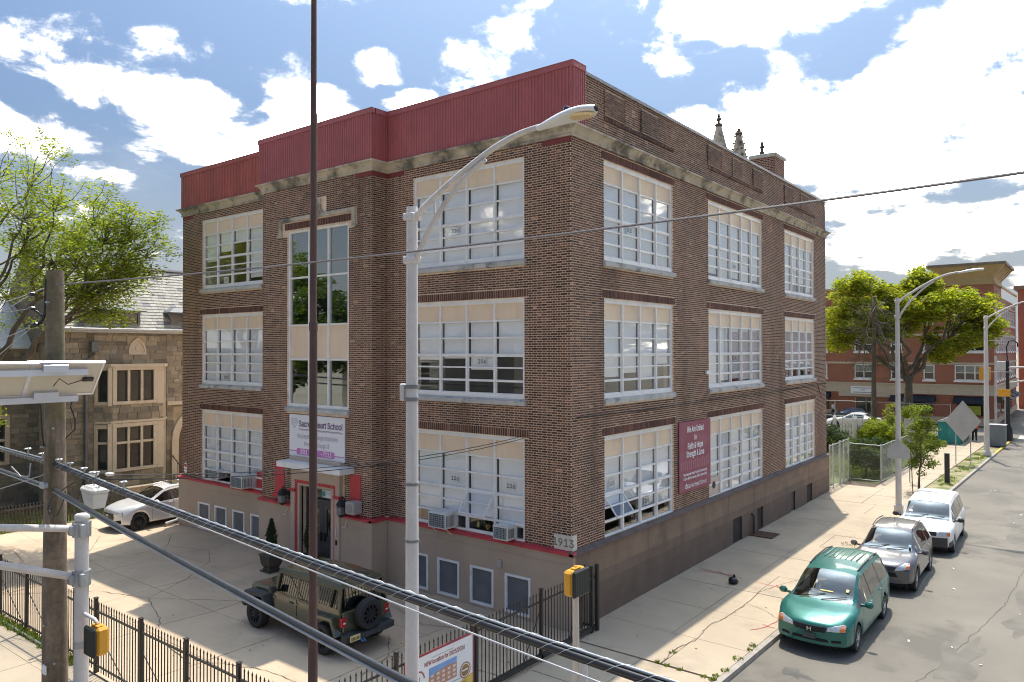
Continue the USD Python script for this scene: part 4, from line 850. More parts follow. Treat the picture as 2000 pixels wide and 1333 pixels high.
UP = A(-2.16, -11.66, 0)
t = thing('utility_pole', 'weathered brown wooden utility pole with green algae near its top', 'utility pole', UP)
hs = np.linspace(0, 8.72, 30); th = np.arange(20)*2*PI/20; v = []
for z in hs:
    r = .205-.0045*z*2; rr = r*(1+.05*(meshkit.fbm(np.column_stack([np.cos(th)*2, np.sin(th)*2, np.full(20, z*.5)]), 3, 3)-.5)); v.append(np.column_stack([UP[0]+rr*np.cos(th)-.012*z, UP[1]+rr*np.sin(th), np.full(20, z)]))
v = np.vstack(v+[v[-1].mean(0, keepdims=True)]); n = 20
f = [[i*n+j, i*n+(j+1) % n, (i+1)*n+(j+1) % n, (i+1)*n+j] for i in range(29) for j in range(n)]; f = np.vstack([np.array(f)[:, [0, 1, 2]], np.array(f)[:, [0, 2, 3]], [[29*n+j, 29*n+(j+1) % n, 30*n] for j in range(n)]])
WOODG = pm('algae_wood', (.205, .155, .10), .9, var=.3, scale=2.5, grain=.25, gscale=14, bump=.6, bscale=30, stain=(.13, .118, .045), sscale=1.8, smin=.5, smax=.7, streak=True)
zc = v[f].mean(1)[:, 2]; obj('shaft', MB().add(v, f[zc < 6.3]), WOOD, t, 50); obj('shaft_top', MB().add(v, f[zc >= 6.3]), WOODG, t, 50)
m = MB()
for z, a in ((8.2, -1), (7.2, -.7), (6.9, -1.2), (6.2, -.5), (5.9, -1.6), (4.9, -.8), (3.1, -1.2), (2.5, -.4)): m.tube([A(UP[0]-.012*z+.13*math.cos(a), UP[1]+.13*math.sin(a), z), A(UP[0]-.012*z+.21*math.cos(a), UP[1]+.21*math.sin(a), z)], .018, 6)
obj('bolt', m, GALV, t)
m = MB(); m.tube([A(UP[0]-.19, UP[1]-.08, z) for z in (8.3, 7.5, 6.5, 5.9)], .02, 8); obj('conduit', m, pm('dark_green_conduit', (.03, .045, .035), .6), t)
m = MB(); m.bbox(UP[0]+.03, UP[1]-.21, 2.35, UP[0]+.14, UP[1]-.18, 2.5, .01); obj('pole_tag', m, PAPER, t)
ps = thing('power_splice', 'black power line splices and clamps beside the top of the wooden pole', 'cable clamp', (UP[0]-.4, UP[1], 7.2)); m = MB()
m.tube([at_depth(u, v, 12) for u, v in ((90, 545), (88, 610), (84, 625), (72, 634), (60, 640))], .022, 6); m.tube([at_depth(u, v, 12) for u, v in ((60, 603), (74, 610), (84, 620), (80, 632), (68, 638))], .018, 6)
obj('tail', m, BLACKC, ps, True); m = MB()
for u, v in ((62, 575), (62, 603), (68, 634)): p = at_depth(u, v, 12); m.bbox(p[0]-.07, p[1]-.04, p[2]-.03, p[0]+.07, p[1]+.04, p[2]+.03, .015)
obj('clamp', m, BLACKC, ps)
# solar array on the wooden pole: tilted towards -x, its pale backs towards us
so = thing('solar_panel', 'pair of small tilted solar panels seen from their cream backs on the wooden pole', 'solar panel', (UP[0], UP[1], 6.8))
T0 = at_depth(205, 708, 12.0); dn = A(-.42, 0, -.50); aw = A(0, -1, 0); nb = np.cross(dn, aw); nb /= np.linalg.norm(nb); nb = nb*np.sign(nb[0])
BACK = pm('cream_backsheet', (.62, .56, .45), .6, var=.04); ALU = pm('aluminium', (.62, .62, .66), .35, metal=.7, var=.05)
for k in range(3):
    o = T0+aw*(1.02*k); m = MB(); m.obox(o+aw*.03, aw*.96, dn, nb*.008); pb = obj('backsheet', m, BACK, so)
    m = MB(); m.obox(o+aw*.03-nb*.004, aw*.96, dn, -nb*.02); obj('cells', m, pm('solar_cells', (.01, .015, .04), .15), pb)
    m = MB()
    for a, b in ((o, aw*.03), (o+aw*.99, aw*.03)): m.obox(a-nb*.03, b, dn, nb*.045)
    m.obox(o-dn*.03-nb*.03, aw*1.02, dn*.06, nb*.05); m.obox(o+dn*.97-nb*.03, aw*1.02, dn*.06, nb*.05); obj('frame', m, ALU, so)
m = MB()
for s in (.12, .98):
    o = T0+dn*s+nb*.03; m.obox(o+aw*.25, aw*1.35, A(0, 0, -.09), nb*.04); m.obox(o+aw*.55, aw*.35, A(0, 0, .1), nb*.09)
obj('bracket', m, ALU, so)
m = MB(); o = T0+dn*.45+nb*.02; m.obox(o+aw*.1, aw*.16, dn*.1, nb*.03); obj('junction_box', m, BLACK, so)
m = MB(); m.tube([o+aw*.2+nb*.03, o+aw*.5+nb*.08+A(0, 0, -.05), o+aw*.62+nb*.06+A(0, 0, .03), o+aw*.7+nb*.04+A(0, 0, -.1)], .008, 6); m.tube([at_depth(u, v, 11.9) for u, v in ((77, 780), (80, 810), (82, 850), (86, 872))], .012, 6); m.tube([at_depth(u, v, 12.1) for u, v in ((142, 778), (138, 795), (147, 820), (146, 840), (124, 860))], .012, 6); obj('lead', m, BLACKC, so, True)
# signal pole with two arms and a pedestrian head
SPX = at_depth(160, 1010, 12.0)
t = thing('signal_pole', 'grey steel signal pole with two horizontal arms beside the wooden pole', 'signal pole', (SPX[0], SPX[1], 0))
m = MB(); m.lathe([(0, 0), (.2, 0), (.2, .25), (.115, .35), (.10, SPX[2]-.05), (.10, SPX[2]-.02), (.115, SPX[2]-.02), (.115, SPX[2]+.02), (.09, SPX[2]+.05), (0, SPX[2]+.06)], 20, o=(SPX[0], SPX[1], 0)); obj('shaft', m, POLEW, t, 40)
for (u, v), (u2, v2), r in (((150, 1033), (-80, 1030), .055), ((150, 1128), (-80, 1092), .06)):
    a = at_depth(u, v, 12.0); b0 = at_depth(u2, v2, 10.4); d = b0-a; obj('arm', MB().tube([a, a+d*.3, a+d, a+d*2.4], [r, r, r*.95, r*.85], 12), POLEW, t, True)
    m = MB(); m.lathe([(.105, -.12), (.135, -.12), (.135, .12), (.105, .12)], 16, o=(SPX[0], SPX[1], a[2])); m.bbox(SPX[0]-.06, SPX[1]-.2, a[2]-.08, SPX[0]+.06, SPX[1]-.09, a[2]+.08, .02); m.bbox(SPX[0]+.08, SPX[1]-.1, a[2]-.1, SPX[0]+.2, SPX[1]-.02, a[2]+.1, .01); obj('clamp', m, GALV, t, 40)
m = MB()
for z in (2.75, 1.95): m.lathe([(.1, -.05), (.116, -.05), (.116, .05), (.1, .05)], 16, o=(SPX[0], SPX[1], z))
obj('band', m, GALV, t, 40)
YEL = pm('signal_yellow', (.72, .34, .03), .45, var=.06, grain=.03)
VISOR = pm('dark_visor', (.018, .022, .02), .5, var=.2)
def ped_head(c, fdir, sdir, w, d, h, label, arm=None):
    """pedestrian signal head: fdir is where its face looks, sdir along the face"""
    c = A(*c); f = A(*fdir, 0); s = A(*sdir, 0); t = thing('pedestrian_signal', label, 'pedestrian signal', (c[0], c[1], c[2]-h/2))
    F = Face((c[0], c[1], 0), s, f); m = MB(); F.bbox(m, -w/2, w/2, c[2]-h/2, c[2]+h/2, -d*.55, d*.2, .04); obj('housing', m, YEL, t)
    m = MB(); F.bbox(m, -w/2-.012, w/2+.012, c[2]-h/2-.012, c[2]+h/2+.012, d*.2, d*.45, .03); v = obj('visor', m, VISOR, t)
    m = MB()
    for k in np.linspace(-w/2+.03, w/2-.03, 9): F.box(m, k-.003, k+.003, c[2]-h/2+.02, c[2]+h/2-.02, d*.45, d*.46)
    obj('louvre', m, BLACK, v)
    m = MB(); F.bbox(m, -.1, .1, c[2]+h/2, c[2]+h/2+.025, -d*.3, d*.1, .01); F.bbox(m, -.03, .03, c[2]+h/2+.02, c[2]+h/2+.05, -d*.2, 0, .01); obj('hinge', m, YEL, t)
    if arm is not None: obj('mount', MB().tube(arm, .03, 10), POLEW, t, True)
pc = at_depth(187, 1251, 11.7); ped_head(pc, (0, -1), (1, 0), .33, .26, .44, 'yellow pedestrian signal with dark face hung on the grey pole beside the wooden pole', [(SPX[0]+.08, SPX[1], pc[2]+.34), (pc[0], SPX[1], pc[2]+.33), (pc[0], pc[1]+.03, pc[2]+.24)])
t = thing('signal_notice', 'white notice plate back strapped on the grey signal pole below its signal', 'sign', (SPX[0]+.1, SPX[1]-.13, 1.0)); m = MB(); m.bbox(SPX[0]-.08, SPX[1]-.16, .9, SPX[0]+.32, SPX[1]-.145, 2.2, .004); obj('plate', m, pm('sign_back', (.66, .66, .68), .4, var=.06), t)
# rusty thin pole
RP0 = at_depth(611, 1333, 12.0)
t = thing('rusty_pole', 'tall thin rust brown steel pole rising out of the picture before the door', 'pole', (RP0[0], RP0[1], 0))
m = MB(); m.lathe([(0, 0), (.09, 0), (.09, .1), (.079, .12), (.075, 2.85), (.068, 2.9), (.062, 7.8), (.056, 7.9), (.054, 11.2), (.047, 11.3), (.044, 13.6), (.0, 13.62)], 18, o=(RP0[0], RP0[1], 0)); obj('shaft', m, RUSTP, t, 40)
m = MB(); m.lathe([(.072, 2.82), (.083, 2.82), (.083, 2.88), (.072, 2.9)], 18, o=(RP0[0], RP0[1], 0)); m.lathe([(.06, 7.75), (.072, 7.75), (.07, 7.88), (.055, 7.9)], 18, o=(RP0[0], RP0[1], 0)); obj('collar', m, RUSTP, t, 40)
# street lights
LENS = pm('lamp_lens', (.70, .55, .32), .2, var=.2, scale=30); LEDG = pm('lamp_underside', (.45, .40, .34), .5)
def street_light(base, ztop, r0, r1, adir, reach, zlamp, label, scale=1.0, double=True, group='cobra head street lights along the side street', extra=True):
    bx, by, bz = base; t = thing('street_lamp', label, 'street lamp', base, group=group); a = A(*adir, 0)
    m = MB(); m.lathe([(0, 0), (r0*1.5, 0), (r0*1.5, .3), (r0, .36), (r1, ztop-bz), (0, ztop-bz+.01)], 16, o=base); obj('shaft', m, POLEW, t, 40)
    B = A(bx, by, 0); rise = zlamp-ztop; m = MB()
    tr = rise+.16; z0_ = ztop-.16; p = [B+a*r1+A(0, 0, z0_), B+a*(reach*.28)+A(0, 0, z0_+tr*.38), B+a*(reach*.57)+A(0, 0, z0_+tr*.74), B+a*(reach*.80)+A(0, 0, z0_+tr*.94), B+a*reach+A(0, 0, zlamp)]
    P = np.array(p); tt = np.linspace(0, 4, 25); from scipy.interpolate import CubicSpline; P = CubicSpline(range(5), P)(tt)
    m.tube(P, np.linspace(.052, .038, 25), 12); obj('arm', m, POLEW, t, True)
    if double:
        m = MB(); q = np.array([B+a*r1+A(0, 0, ztop-.85), B+a*(reach*.24)+A(0, 0, z0_-.13+tr*.16), B+a*(reach*.45)+A(0, 0, z0_-.11+tr*.585), B+a*(reach*.60)+A(0, 0, z0_-.08+tr*.77)]); m.tube(CubicSpline(range(4), q)(np.linspace(0, 3, 19)), np.linspace(.045, .038, 19), 10); obj('lower_arm', m, POLEW, t, True)
        m = MB(); m.tube([B+a*reach*.2+A(0, 0, z0_-.13+tr*.08), B+a*reach*.19+A(0, 0, z0_+tr*.26)], .02, 8); obj('strut', m, POLEW, t)
    m = MB()
    for z in (ztop-.16, ztop-.85): m.bbox(bx-r1*1.3, by-r1*1.3, z-.06, bx+r1*1.3, by+r1*1.3, z+.06, .02)
    obj('bracket', m, POLEW, t)
    # cobra head: a flattened teardrop, clear lens at its outer end
    L = .95*scale; s = np.linspace(0, 1, 15); sd = A(-a[1], a[0], 0)
    wid = .06+.15*np.sin(np.clip(s*1.12, 0, 1)**1.3*PI*.62); wid[-2] *= .7; wid[-1] *= .3; top = .035+.06*np.sin(s*PI*.9); v = []
    o = B+a*(reach-.06)+A(0, 0, zlamp-.02)
    for i, q in enumerate(s):
        c = o+a*q*L+A(0, 0, .09*q)
        for th in np.arange(16)*2*PI/16:
            v.append(c+sd*wid[i]*math.cos(th)+A(0, 0, (top[i] if math.sin(th) > 0 else .035)*math.sin(th)))
    v = np.array(v); f = [[i*16+j, i*16+(j+1) % 16, (i+1)*16+(j+1) % 16, (i+1)*16+j] for i in range(14) for j in range(16)]
    hd = obj('lamp_head', MB().add(v, f), pm('lamp_white', (.70, .70, .70), .35, var=.04), t, 40)
    m = MB(); c = o+a*L*.74+A(0, 0, .09*.74-.026); th = np.arange(20)*2*PI/20; R = np.array([c+a*.22*scale*math.cos(x)+sd*.15*scale*math.sin(x) for x in th]); R2 = R*.75+c*.25-A(0, 0, .022)
    vv = np.vstack([R, R2, c-A(0, 0, .024)]); ff = [[j, (j+1) % 20, 20+(j+1) % 20, 20+j] for j in range(20)]; ff = np.vstack([np.array(ff)[:, [0, 1, 2]], np.array(ff)[:, [0, 2, 3]], [[20+j, 20+(j+1) % 20, 40] for j in range(20)]]); obj('lens', m.add(vv, ff), LENS, hd)
    m = MB(); c = o+a*L*.5+A(0, 0, .13); m.lathe([(0, -.02), (.045, -.02), (.045, .07), (.035, .085), (0, .085)], 12, o=c); obj('photocell', m, pm('photocell', (.02, .025, .05), .3), hd)
    return t
LP = at_depth(805, 405, 12.0)
t = street_light((LP[0], LP[1], 0), LP[2], .115, .088, (1, 0), 2.55, 10.55, 'near grey street lamp with curved double arm before the corner of the school')
m = MB()
for z in (6.85, 6.65): m.lathe([(.098, -.03), (.112, -.03), (.112, .03), (.098, .03)], 16, o=(LP[0], LP[1], z))
m.lathe([(.102, -.02), (.114, -.02), (.114, .02), (.102, .02)], 16, o=(LP[0], LP[1], 4.4)); m.lathe([(.102, -.02), (.114, -.02), (.114, .02), (.102, .02)], 16, o=(LP[0], LP[1], 5.3)); obj('band', m, pm('dull_band', (.2, .2, .2), .5), t, 40)
m = MB(); m.bbox(LP[0]-.2, LP[1]-.1, 6.62, LP[0]-.1, LP[1]-.02, 6.9, .02); m.bbox(LP[0]+.02, LP[1]-.13, 5.35, LP[0]+.1, LP[1]-.1, 6.0, .01); obj('control_box', m, POLEW, t)
street_light((3.93, 20.63, .13), 9.75, .13, .085, (1, 0), 2.45, 10.75, 'middle street lamp standing on the pavement beside the parked white minivan')
t = street_light((5.15, 42.6, .28), 9.7, .17, .11, (1, .1), 3.0, 10.7, 'farthest street lamp, near the street corner, with street name arms', group='cobra head street lights along the side street')
m = MB()
for z in (8.0, 5.9): m.tube([(5.15, 42.5, z), (6.5, 42.45, z+.02)], .02, 6)
obj('wire_arm', m, GALV, t)
# ped signal on its own short post at the right
pc = at_depth(1127, 1136, 12.4); pp = at_depth(1125, 1333, 12.5)
t = thing('signal_post', 'short cream steel post carrying a pedestrian signal beside the gate', 'post', (pp[0], pp[1], 0)); m = MB(); m.lathe([(0, 0), (.12, 0), (.12, .2), (.06, .25), (.054, pc[2]-.2), (.04, pc[2]-.15)], 16, o=(pp[0], pp[1], 0)); obj('shaft', m, pm('cream_pole', (.60, .52, .43), .5, var=.06), t, 40)
m = MB(); m.bbox(pp[0]+.06, pp[1]+.03, 1.85, pp[0]+.18, pp[1]+.12, 2.35, .03); obj('push_button_box', m, POLEW, t)
ped_head(pc, (1, 0), (0, 1), .46, .24, .42, 'yellow pedestrian signal with dark face on the short post beside the gate')

# ---------------------------------------------------------------- cables
def span(p, q, sag, n=25):
    p, q = np.asarray(p, float), np.asarray(q, float); t = np.linspace(0, 1, n)[:, None]; P = p*(1-t)+q*t; P[:, 2] -= sag*4*(t[:, 0]*(1-t[:, 0])); return P
def strands(P, offs, r, mb):
    t = np.gradient(P, axis=0); t /= np.linalg.norm(t, axis=1, keepdims=True); s = np.cross(t, (0, 0, 1)); s /= np.linalg.norm(s, axis=1, keepdims=True); u = np.cross(s, t)
    for (a, b), rr in zip(offs, r): mb.tube(P+s*a+u*b, rr, 8)
    return s, u
Pm = at_depth(105, 905, 12.0); Q1 = at_depth(1290, 1333, 5.05); dd = Q1-Pm; Q2 = Pm+dd*2.6
P = span(Pm, Q1, .06, 60); P2 = span(Q1, Q1+dd*1.4+A(0, 0, .5), 0, 12)[1:]; PL = span(Pm+A(-26, 1.5, .55), Pm, .18, 24)[:-1]; PB = np.vstack([PL, P, P2])
t = thing('cable_bundle', 'thick bundle of lashed black communication cables crossing the whole picture', 'cables', Pm)
offs = [(0, .032), (.03, 0), (-.03, .002), (.006, -.03), (-.028, -.036)]; rr = [.012, .024, .022, .021, .012]
for o, r_ in zip(offs, rr): m = MB(); s, u = strands(PB, [o], [r_], m); obj('cable', m, BLACKC if r_ > .015 else GREYC, t, True)
arc_ = np.concatenate([[0], np.cumsum(np.linalg.norm(np.diff(PB, axis=0), axis=1))]); S = np.arange(0, arc_[-1], .02); X = np.column_stack([np.interp(S, arc_, PB[:, k]) for k in range(3)]); sx = np.column_stack([np.interp(S, arc_, s[:, k]) for k in range(3)]); ux = np.column_stack([np.interp(S, arc_, u[:, k]) for k in range(3)])
for ph, pit in ((0, .42), (2.4, .42)): m = MB(); an = S/pit*2*PI+ph; m.tube(X+sx*(np.cos(an)*.054)[:, None]+ux*(np.sin(an)*.046-.004)[:, None], .0022, 4); obj('lashing_wire', m, pm('bright_wire', (.6, .6, .62), .3, metal=.6), t, True)
for q in (.02, .06, .11, .15, .235, -.4, -.9): 
    m = MB(); p = Pm+dd*q*(1 if q > 0 else .12); m.tube([p+A(0, 0, -.07), p+A(.03, 0, .1)], .012, 6); m.bbox(p[0]-.03, p[1]-.05, p[2]+.07, p[0]+.03, p[1]+.05, p[2]+.1, .01); obj('hanger', m, GALV, t)
Pl = at_depth(100, 955, 12.0); Ql = at_depth(790, 1333, 5.7); d2 = Ql-Pl
t = thing('cable_bundle', 'lower pair of smooth dark cables running down to the bottom edge', 'cables', Pl); PB = np.vstack([span(Pl+A(-26, 1.5, .6), Pl, .15, 20)[:-1], span(Pl, Ql, .03, 40), span(Ql, Ql+d2*1.8+A(0, 0, .6), 0, 10)[1:]])
for o, r_ in (((0, .022), .026), ((.01, -.02), .016)): m = MB(); strands(PB, [o], [r_], m); obj('cable', m, pm('dark_grey_cable', (.045, .047, .052), .35, var=.15) if r_ > .02 else GREYC, t, True)
p = at_depth(86, 947, 11.9); m = MB(); m.bbox(p[0]-.08, p[1]-.05, p[2]-.06, p[0]+.08, p[1]+.05, p[2]+.04, .02); obj('clamp', m, GALV, t)
Pt = at_depth(150, 930, 11.8); Qt = at_depth(1170, 1333, 5.55); d3 = Qt-Pt
t = thing('thin_wire', 'thin bright steel wire running just below the lashed cables', 'wire', Pt); m = MB(); m.tube(np.vstack([span(Pt, Qt, .02, 30), span(Qt, Qt+d3*1.6, 0, 6)[1:]]), .0075, 6); obj('wire', m, pm('bright_wire', (.6, .6, .62), .3), t, True)
Pw = at_depth(104, 557, 12.0); Qw = at_depth(2000, 338, 6.2)
t = thing('overhead_wire', 'single twisted wire crossing before the third storey windows', 'wire', Pw); a = np.vstack([span(Pw, Qw, .10, 40), span(Qw, Qw+(Qw-Pw)*1.2+A(0, 0, .6), 0, 6)[1:]]); m = MB(); sx_, ux_ = strands(a, [(.007, 0), (-.007, 0), (0, .009)], [.0075, .0075, .006], m); obj('wire', m, pm('weathered_wire', (.17, .15, .15), .5), t, True)
m = MB(); m.tube(span(Pw, Pw+A(-20, 2, -.3), .2, 12), .009, 6); obj('wire', m, GREYC, t, True)
t = thing('service_wires', 'black service wires drooping from the wooden pole to the school wall', 'wires', (-1.5, 0, 5))
for dz, zz in ((0, 4.95), (-.07, 4.88)):
    m = MB(); a = at_depth(205, 928, 11.8)+A(0, 0, dz); m.tube(span(a, (-1.55, -.03, zz+.1), .28, 30), .009, 6); obj('wire', m, BLACKC, t, True)
m = MB(); a = at_depth(180, 925, 11.85); m.bbox(a[0]-.05, a[1]-.04, a[2]-.03, a[0]+.12, a[1]+.06, a[2]+.03, .015); m.bbox(a[0]+.2, a[1]+.1, a[2]-.03, a[0]+.33, a[1]+.2, a[2]+.02, .015); obj('clamp', m, POLEW, t)
t = thing('service_wires', 'pale guy wires running from the wooden pole out of the left edge', 'wires', UP); m = MB()
for (u, v), (u2, v2) in (((110, 920), (-60, 975)), ((70, 635), (-60, 690)), ((60, 603), (-80, 625)), ((62, 640), (-80, 760)), ((62, 575), (-80, 660))): m.tube([at_depth(u, v, 12), at_depth(u2, v2, 13.5)], .007, 6)
obj('wire', m, GREYC, t, True)
m = MB(); m.tube([at_depth(u, v, 12-.1) for u, v in ((22, 912), (35, 925), (40, 931), (57, 931), (60, 906))], .012, 8); obj('loop', m, GREYC, t, True)
m = MB(); p = [at_depth(u, v, 11.75) for u, v in ((150, 940), (125, 955), (100, 975), (93, 995), (98, 1010), (112, 1008), (122, 985), (128, 960))]; m.tube(p, .009, 8); obj('slack_coil', m, BLACKC, t, True)
# splice box under the bundle
c = at_depth(185, 970, 11.4); t = thing('splice_box', 'white weathered splice box hanging under the lashed cables', 'splice box', c)
dx = dd/np.linalg.norm(dd); dx = A(dx[0], dx[1], 0); dx /= np.linalg.norm(dx); F = Face((c[0], c[1], 0), dx, A(dx[1], -dx[0], 0)); m = MB(); WB = pm('white_plastic', (.66, .64, .58), .5, var=.08, stain=(.5, .46, .4), sscale=4)
hw = .22; body = [F.p(sx_*(hw if z > c[2]-.02 else hw-.05), z, sy_*(.11 if z > c[2]-.02 else .08)) for z in (c[2]-.16, c[2]-.05, c[2]+.06) for sx_ in (-1, 1) for sy_ in (-1, 1)]; m.tm(trimesh.convex.convex_hull(np.array(body))); obj('case', m, WB, t)
m = MB(); F.bbox(m, -hw-.02, hw+.02, c[2]+.06, c[2]+.15, -.13, .13, .03); 
for k in (-.12, -.04, .04, .12): F.bbox(m, k-.02, k+.02, c[2]+.12, c[2]+.17, -.1, .1, .01)
obj('lid', m, WB, t)
m = MB()
for k in (-.02, .16): m.tube([F.p(k, c[2]+.14, 0), F.p(k, c[2]+.3, 0)], .012, 6)
obj('strap', m, GALV, t)
# ---------------------------------------------------------------- vehicles
from scipy.interpolate import PchipInterpolator
RUBBER = pm('tyre_rubber', (.022, .022, .023), .8, var=.15)
CARGLASS = glassmat('car_glass', (.42, .47, .46), base=.06)
TRIM = pm('black_trim', (.02, .02, .021), .5, var=.1); LAMPW = pm('clear_lamp', (.62, .62, .62), .12, metal=.35, var=.25, scale=14); AMBER = pm('amber_lamp', (.75, .22, .05), .2, var=.1)
REDL = pm('red_lamp', (.35, .015, .02), .2, var=.15, scale=20); CHROME = pm('chrome', (.7, .7, .7), .15, metal=1.0, var=.02); UNDER = pm('underbody', (.012, .012, .012), .9); PLATE = pm('plate_yellow', (.72, .58, .26), .5, var=.05)
def paint_mat(name, col, metal=.25, rough=.32): return pm(name, col, rough, metal=metal, var=.04, scale=2, coat=.6)
def wheel(parent, c, side, R=.325, w=.2, spokes=7, rimcol=None, rr=.66):
    """side is +1 when the outer face looks to +y"""
    c = A(*c); m = MB(); pr = [(R*rr, -w/2), (R*.93, -w/2), (R, -w*.36), (R, w*.36), (R*.93, w/2), (R*rr, w/2), (R*rr*.95, w*.3)]; m.lathe(pr, 28, 'y', c); T = obj('wheel', m, RUBBER, parent, 40)
    m = MB(); m.lathe([(0, 0), (R*rr*.9, 0)], 24, 'y', c+A(0, side*w*.08, 0)); obj('wheel_disc', m, UNDER, T)
    m = MB(); m.lathe([(R*rr*.88, -w*.4), (R*rr*.88, w*.36), (R*rr, w*.44), (R*rr, w*.5), (R*rr*1.0, -w*.4)] if side > 0 else [(R*rr*.88, w*.4), (R*rr*.88, -w*.36), (R*rr, -w*.44), (R*rr, -w*.5), (R*rr, w*.4)], 28, 'y', c)
    for k in range(spokes):
        a = 2*PI*k/spokes; d = A(math.cos(a), 0, math.sin(a)); s = A(-math.sin(a), 0, math.cos(a)); ww = R*.11
        m.obox(c-s*ww/2+A(0, side*w*.34, 0), s*ww, d*R*rr*.92, A(0, side*w*.1, 0))
    m.lathe([(0, .0), (R*.2, .0), (R*.17, .02), (0, .025)] if side > 0 else [(R*.2, 0), (0, 0), (0, -.025), (R*.17, -.02), (R*.2, 0)], 14, 'y', c+A(0, side*w*.44, 0)); obj('rim', m, rimcol or CHROME, T)
class Car:
    """a road vehicle lofted from stations along x; front at +x, wheels at +-wb/2"""
    def __init__(s, cfg):
        s.c = c = cfg; s.xa = (c['wb']/2, -c['wb']/2); s.xf = c['xf']; s.xr = c['xr']
        s.ztf = PchipInterpolator(*np.array(sorted(c['top'])).T); s.hwf = PchipInterpolator(*np.array(sorted(c['hw'])).T); s.blf = PchipInterpolator(*np.array(sorted(c['belt'])).T)
        xs = {x for x, z in c['top']}|{c['ws'][0], c['ws'][1], c['rs'][0], c['rs'][1]}
        R = c['arch']
        for a in s.xa: xs |= {a+d*R for d in (-1.02, -.99, -.93, -.82, -.66, -.45, -.22, 0, .22, .45, .66, .82, .93, .99, 1.02)}
        xs |= set(np.linspace(s.xr, s.xf, 26)); xs |= {s.xf-.04, s.xf-.1, s.xr+.04, s.xr+.1}
        for a, b, *_ in c['glass']: xs |= {a, b}
        for g in c['seams']: xs |= {g-.006, g+.006}
        xs = sorted(x for x in xs if s.xr <= x <= s.xf); keep = [xs[0]]
        spec = {round(g+d, 4) for g in c['seams'] for d in (-.006, .006)}
        for x in xs[1:]:
            if x-keep[-1] > .009: keep.append(x)
        s.xs = np.array(keep); s.rings = np.array([s.ring(x) for x in s.xs])
    def bend(s, P):
        P = P.copy(); c = s.c; x, y = P[..., 0], P[..., 1]; hw = 0.93
        wf = np.clip((x-(s.xf-.75))/.75, 0, 1); wr = np.clip(((s.xr+.5)-x)/.5, 0, 1)
        P[..., 0] = x-c['nose']*wf*(np.abs(y)/hw)**2.2+c.get('tail', .08)*wr*(np.abs(y)/hw)**2.4; return P
    def ring(s, x):
        c = s.c; zt = float(s.ztf(x)); hw = float(s.hwf(x)); bl = min(float(s.blf(x)), zt-.045); R = c['arch']; sill = c['sill']
        ef = np.clip((x-(s.xf-.35))/.35, 0, 1); er = np.clip(((s.xr+.3)-x)/.3, 0, 1); zb = sill+.04*max(ef, er)
        arch = 0
        for a in s.xa:
            d = abs(x-a)
            if d < R: arch = c['R']+math.sqrt(R*R-d*d)*.98
        zb = max(zb, arch); w0, w1 = c['ws']; r0, r1 = c['rs']
        g = np.clip((w0-x)/(w0-w1), 0, 1) if x > (w1+r0)/2 else np.clip((x-r1)/(r0-r1), 0, 1) if r0 > r1 else 1.0
        rw = c['rw']; zm = zb+(bl-zb)*.45; fl = .02*(1 if arch > 0 else 0)
        hood5 = (hw-.10, bl+(zt-bl)*.45); hood6 = (hw-.20, bl+(zt-bl)*.78)
        roof5 = (rw+.055, max(bl+.012, zt-.15)); roof6 = (rw-.005, max(bl+.02, zt-.06))
        p5 = tuple(np.array(hood5)*(1-g)+np.array(roof5)*g); p6 = tuple(np.array(hood6)*(1-g)+np.array(roof6)*g)
        lowb = min(zb+.07, bl-.02); q7 = p6[0]*.66
        return [(x, hw-.045+fl, zb), (x, hw-.008+fl, lowb), (x, hw+fl*.6, zm), (x, hw-.004, bl-(bl-zm)*.22), (x, hw-.045, bl), (x, *p5), (x, *p6), (x, q7, zt-.018*(1+.0*g)), (x, 0, zt)]
    def surf(s, x, k):
        """a point of the left side, k = fractional ring position"""
        r = np.array(s.ring(x)); i = int(min(k, 7)); return r[i]+(r[i+1]-r[i])*(k-i)
    def build(s, name, label, loc, rz, group=None, paint=None, cat='car'):
        c = s.c; T = thing(name, label, cat, loc, rz, group, world=False); s.T = T; X = s.xs; Rg = s.rings; n = len(X)
        groups = {}
        w0, w1 = c['ws']; r0, r1 = c['rs']
        def cls(xm, k):
            if k >= 6 and w1 < xm < w0: return 'windshield'
            if k >= 6 and r1 < xm < r0: return 'rear_window'
            if any(abs(xm-g) < .0075 for g in c['seams']) and 0 < k < (5 if w1 > xm > r0 else 4): return 'door_seam'
            if k == 4:
                for a, b, nm in c['glass']:
                    if a < xm < b: return nm
                if r1 < xm < w0: return 'pillar'
            if k < 2 and c.get('bump') and xm > s.xf-.5: return 'front_bumper'
            if k < 1 and c.get('bumpr'): return 'side_skirt'
            return 'body'
        for i in range(n-1):
            xm = (X[i]+X[i+1])/2
            for k in range(8): groups.setdefault(cls(xm, k), []).append((i, k))
        def quads(lst):
            v, f = [], []
            for i, k in lst:
                a, b, d, e = Rg[i][k], Rg[i+1][k], Rg[i+1][k+1], Rg[i][k+1]
                for sgn in (1, -1):
                    q = [np.array(p)*A(1, sgn, 1) for p in (a, b, d, e)]; o = len(v); v += q; f.append([o, o+3, o+2, o+1] if sgn > 0 else [o, o+1, o+2, o+3])
            return s.bend(np.array(v)), np.array(f)
        def weld(v, f):
            m = trimesh.Trimesh(v, np.vstack([f[:, [0, 1, 2]], f[:, [0, 2, 3]]]), process=False); m.merge_vertices(); m.update_faces(m.nondegenerate_faces()); return m
        pt = paint; mats = dict(body=pt, windshield=CARGLASS, rear_window=CARGLASS, pillar=c.get('pillar', TRIM), door_seam=UNDER, front_bumper=c.get('bump'), side_skirt=c.get('bumpr'))
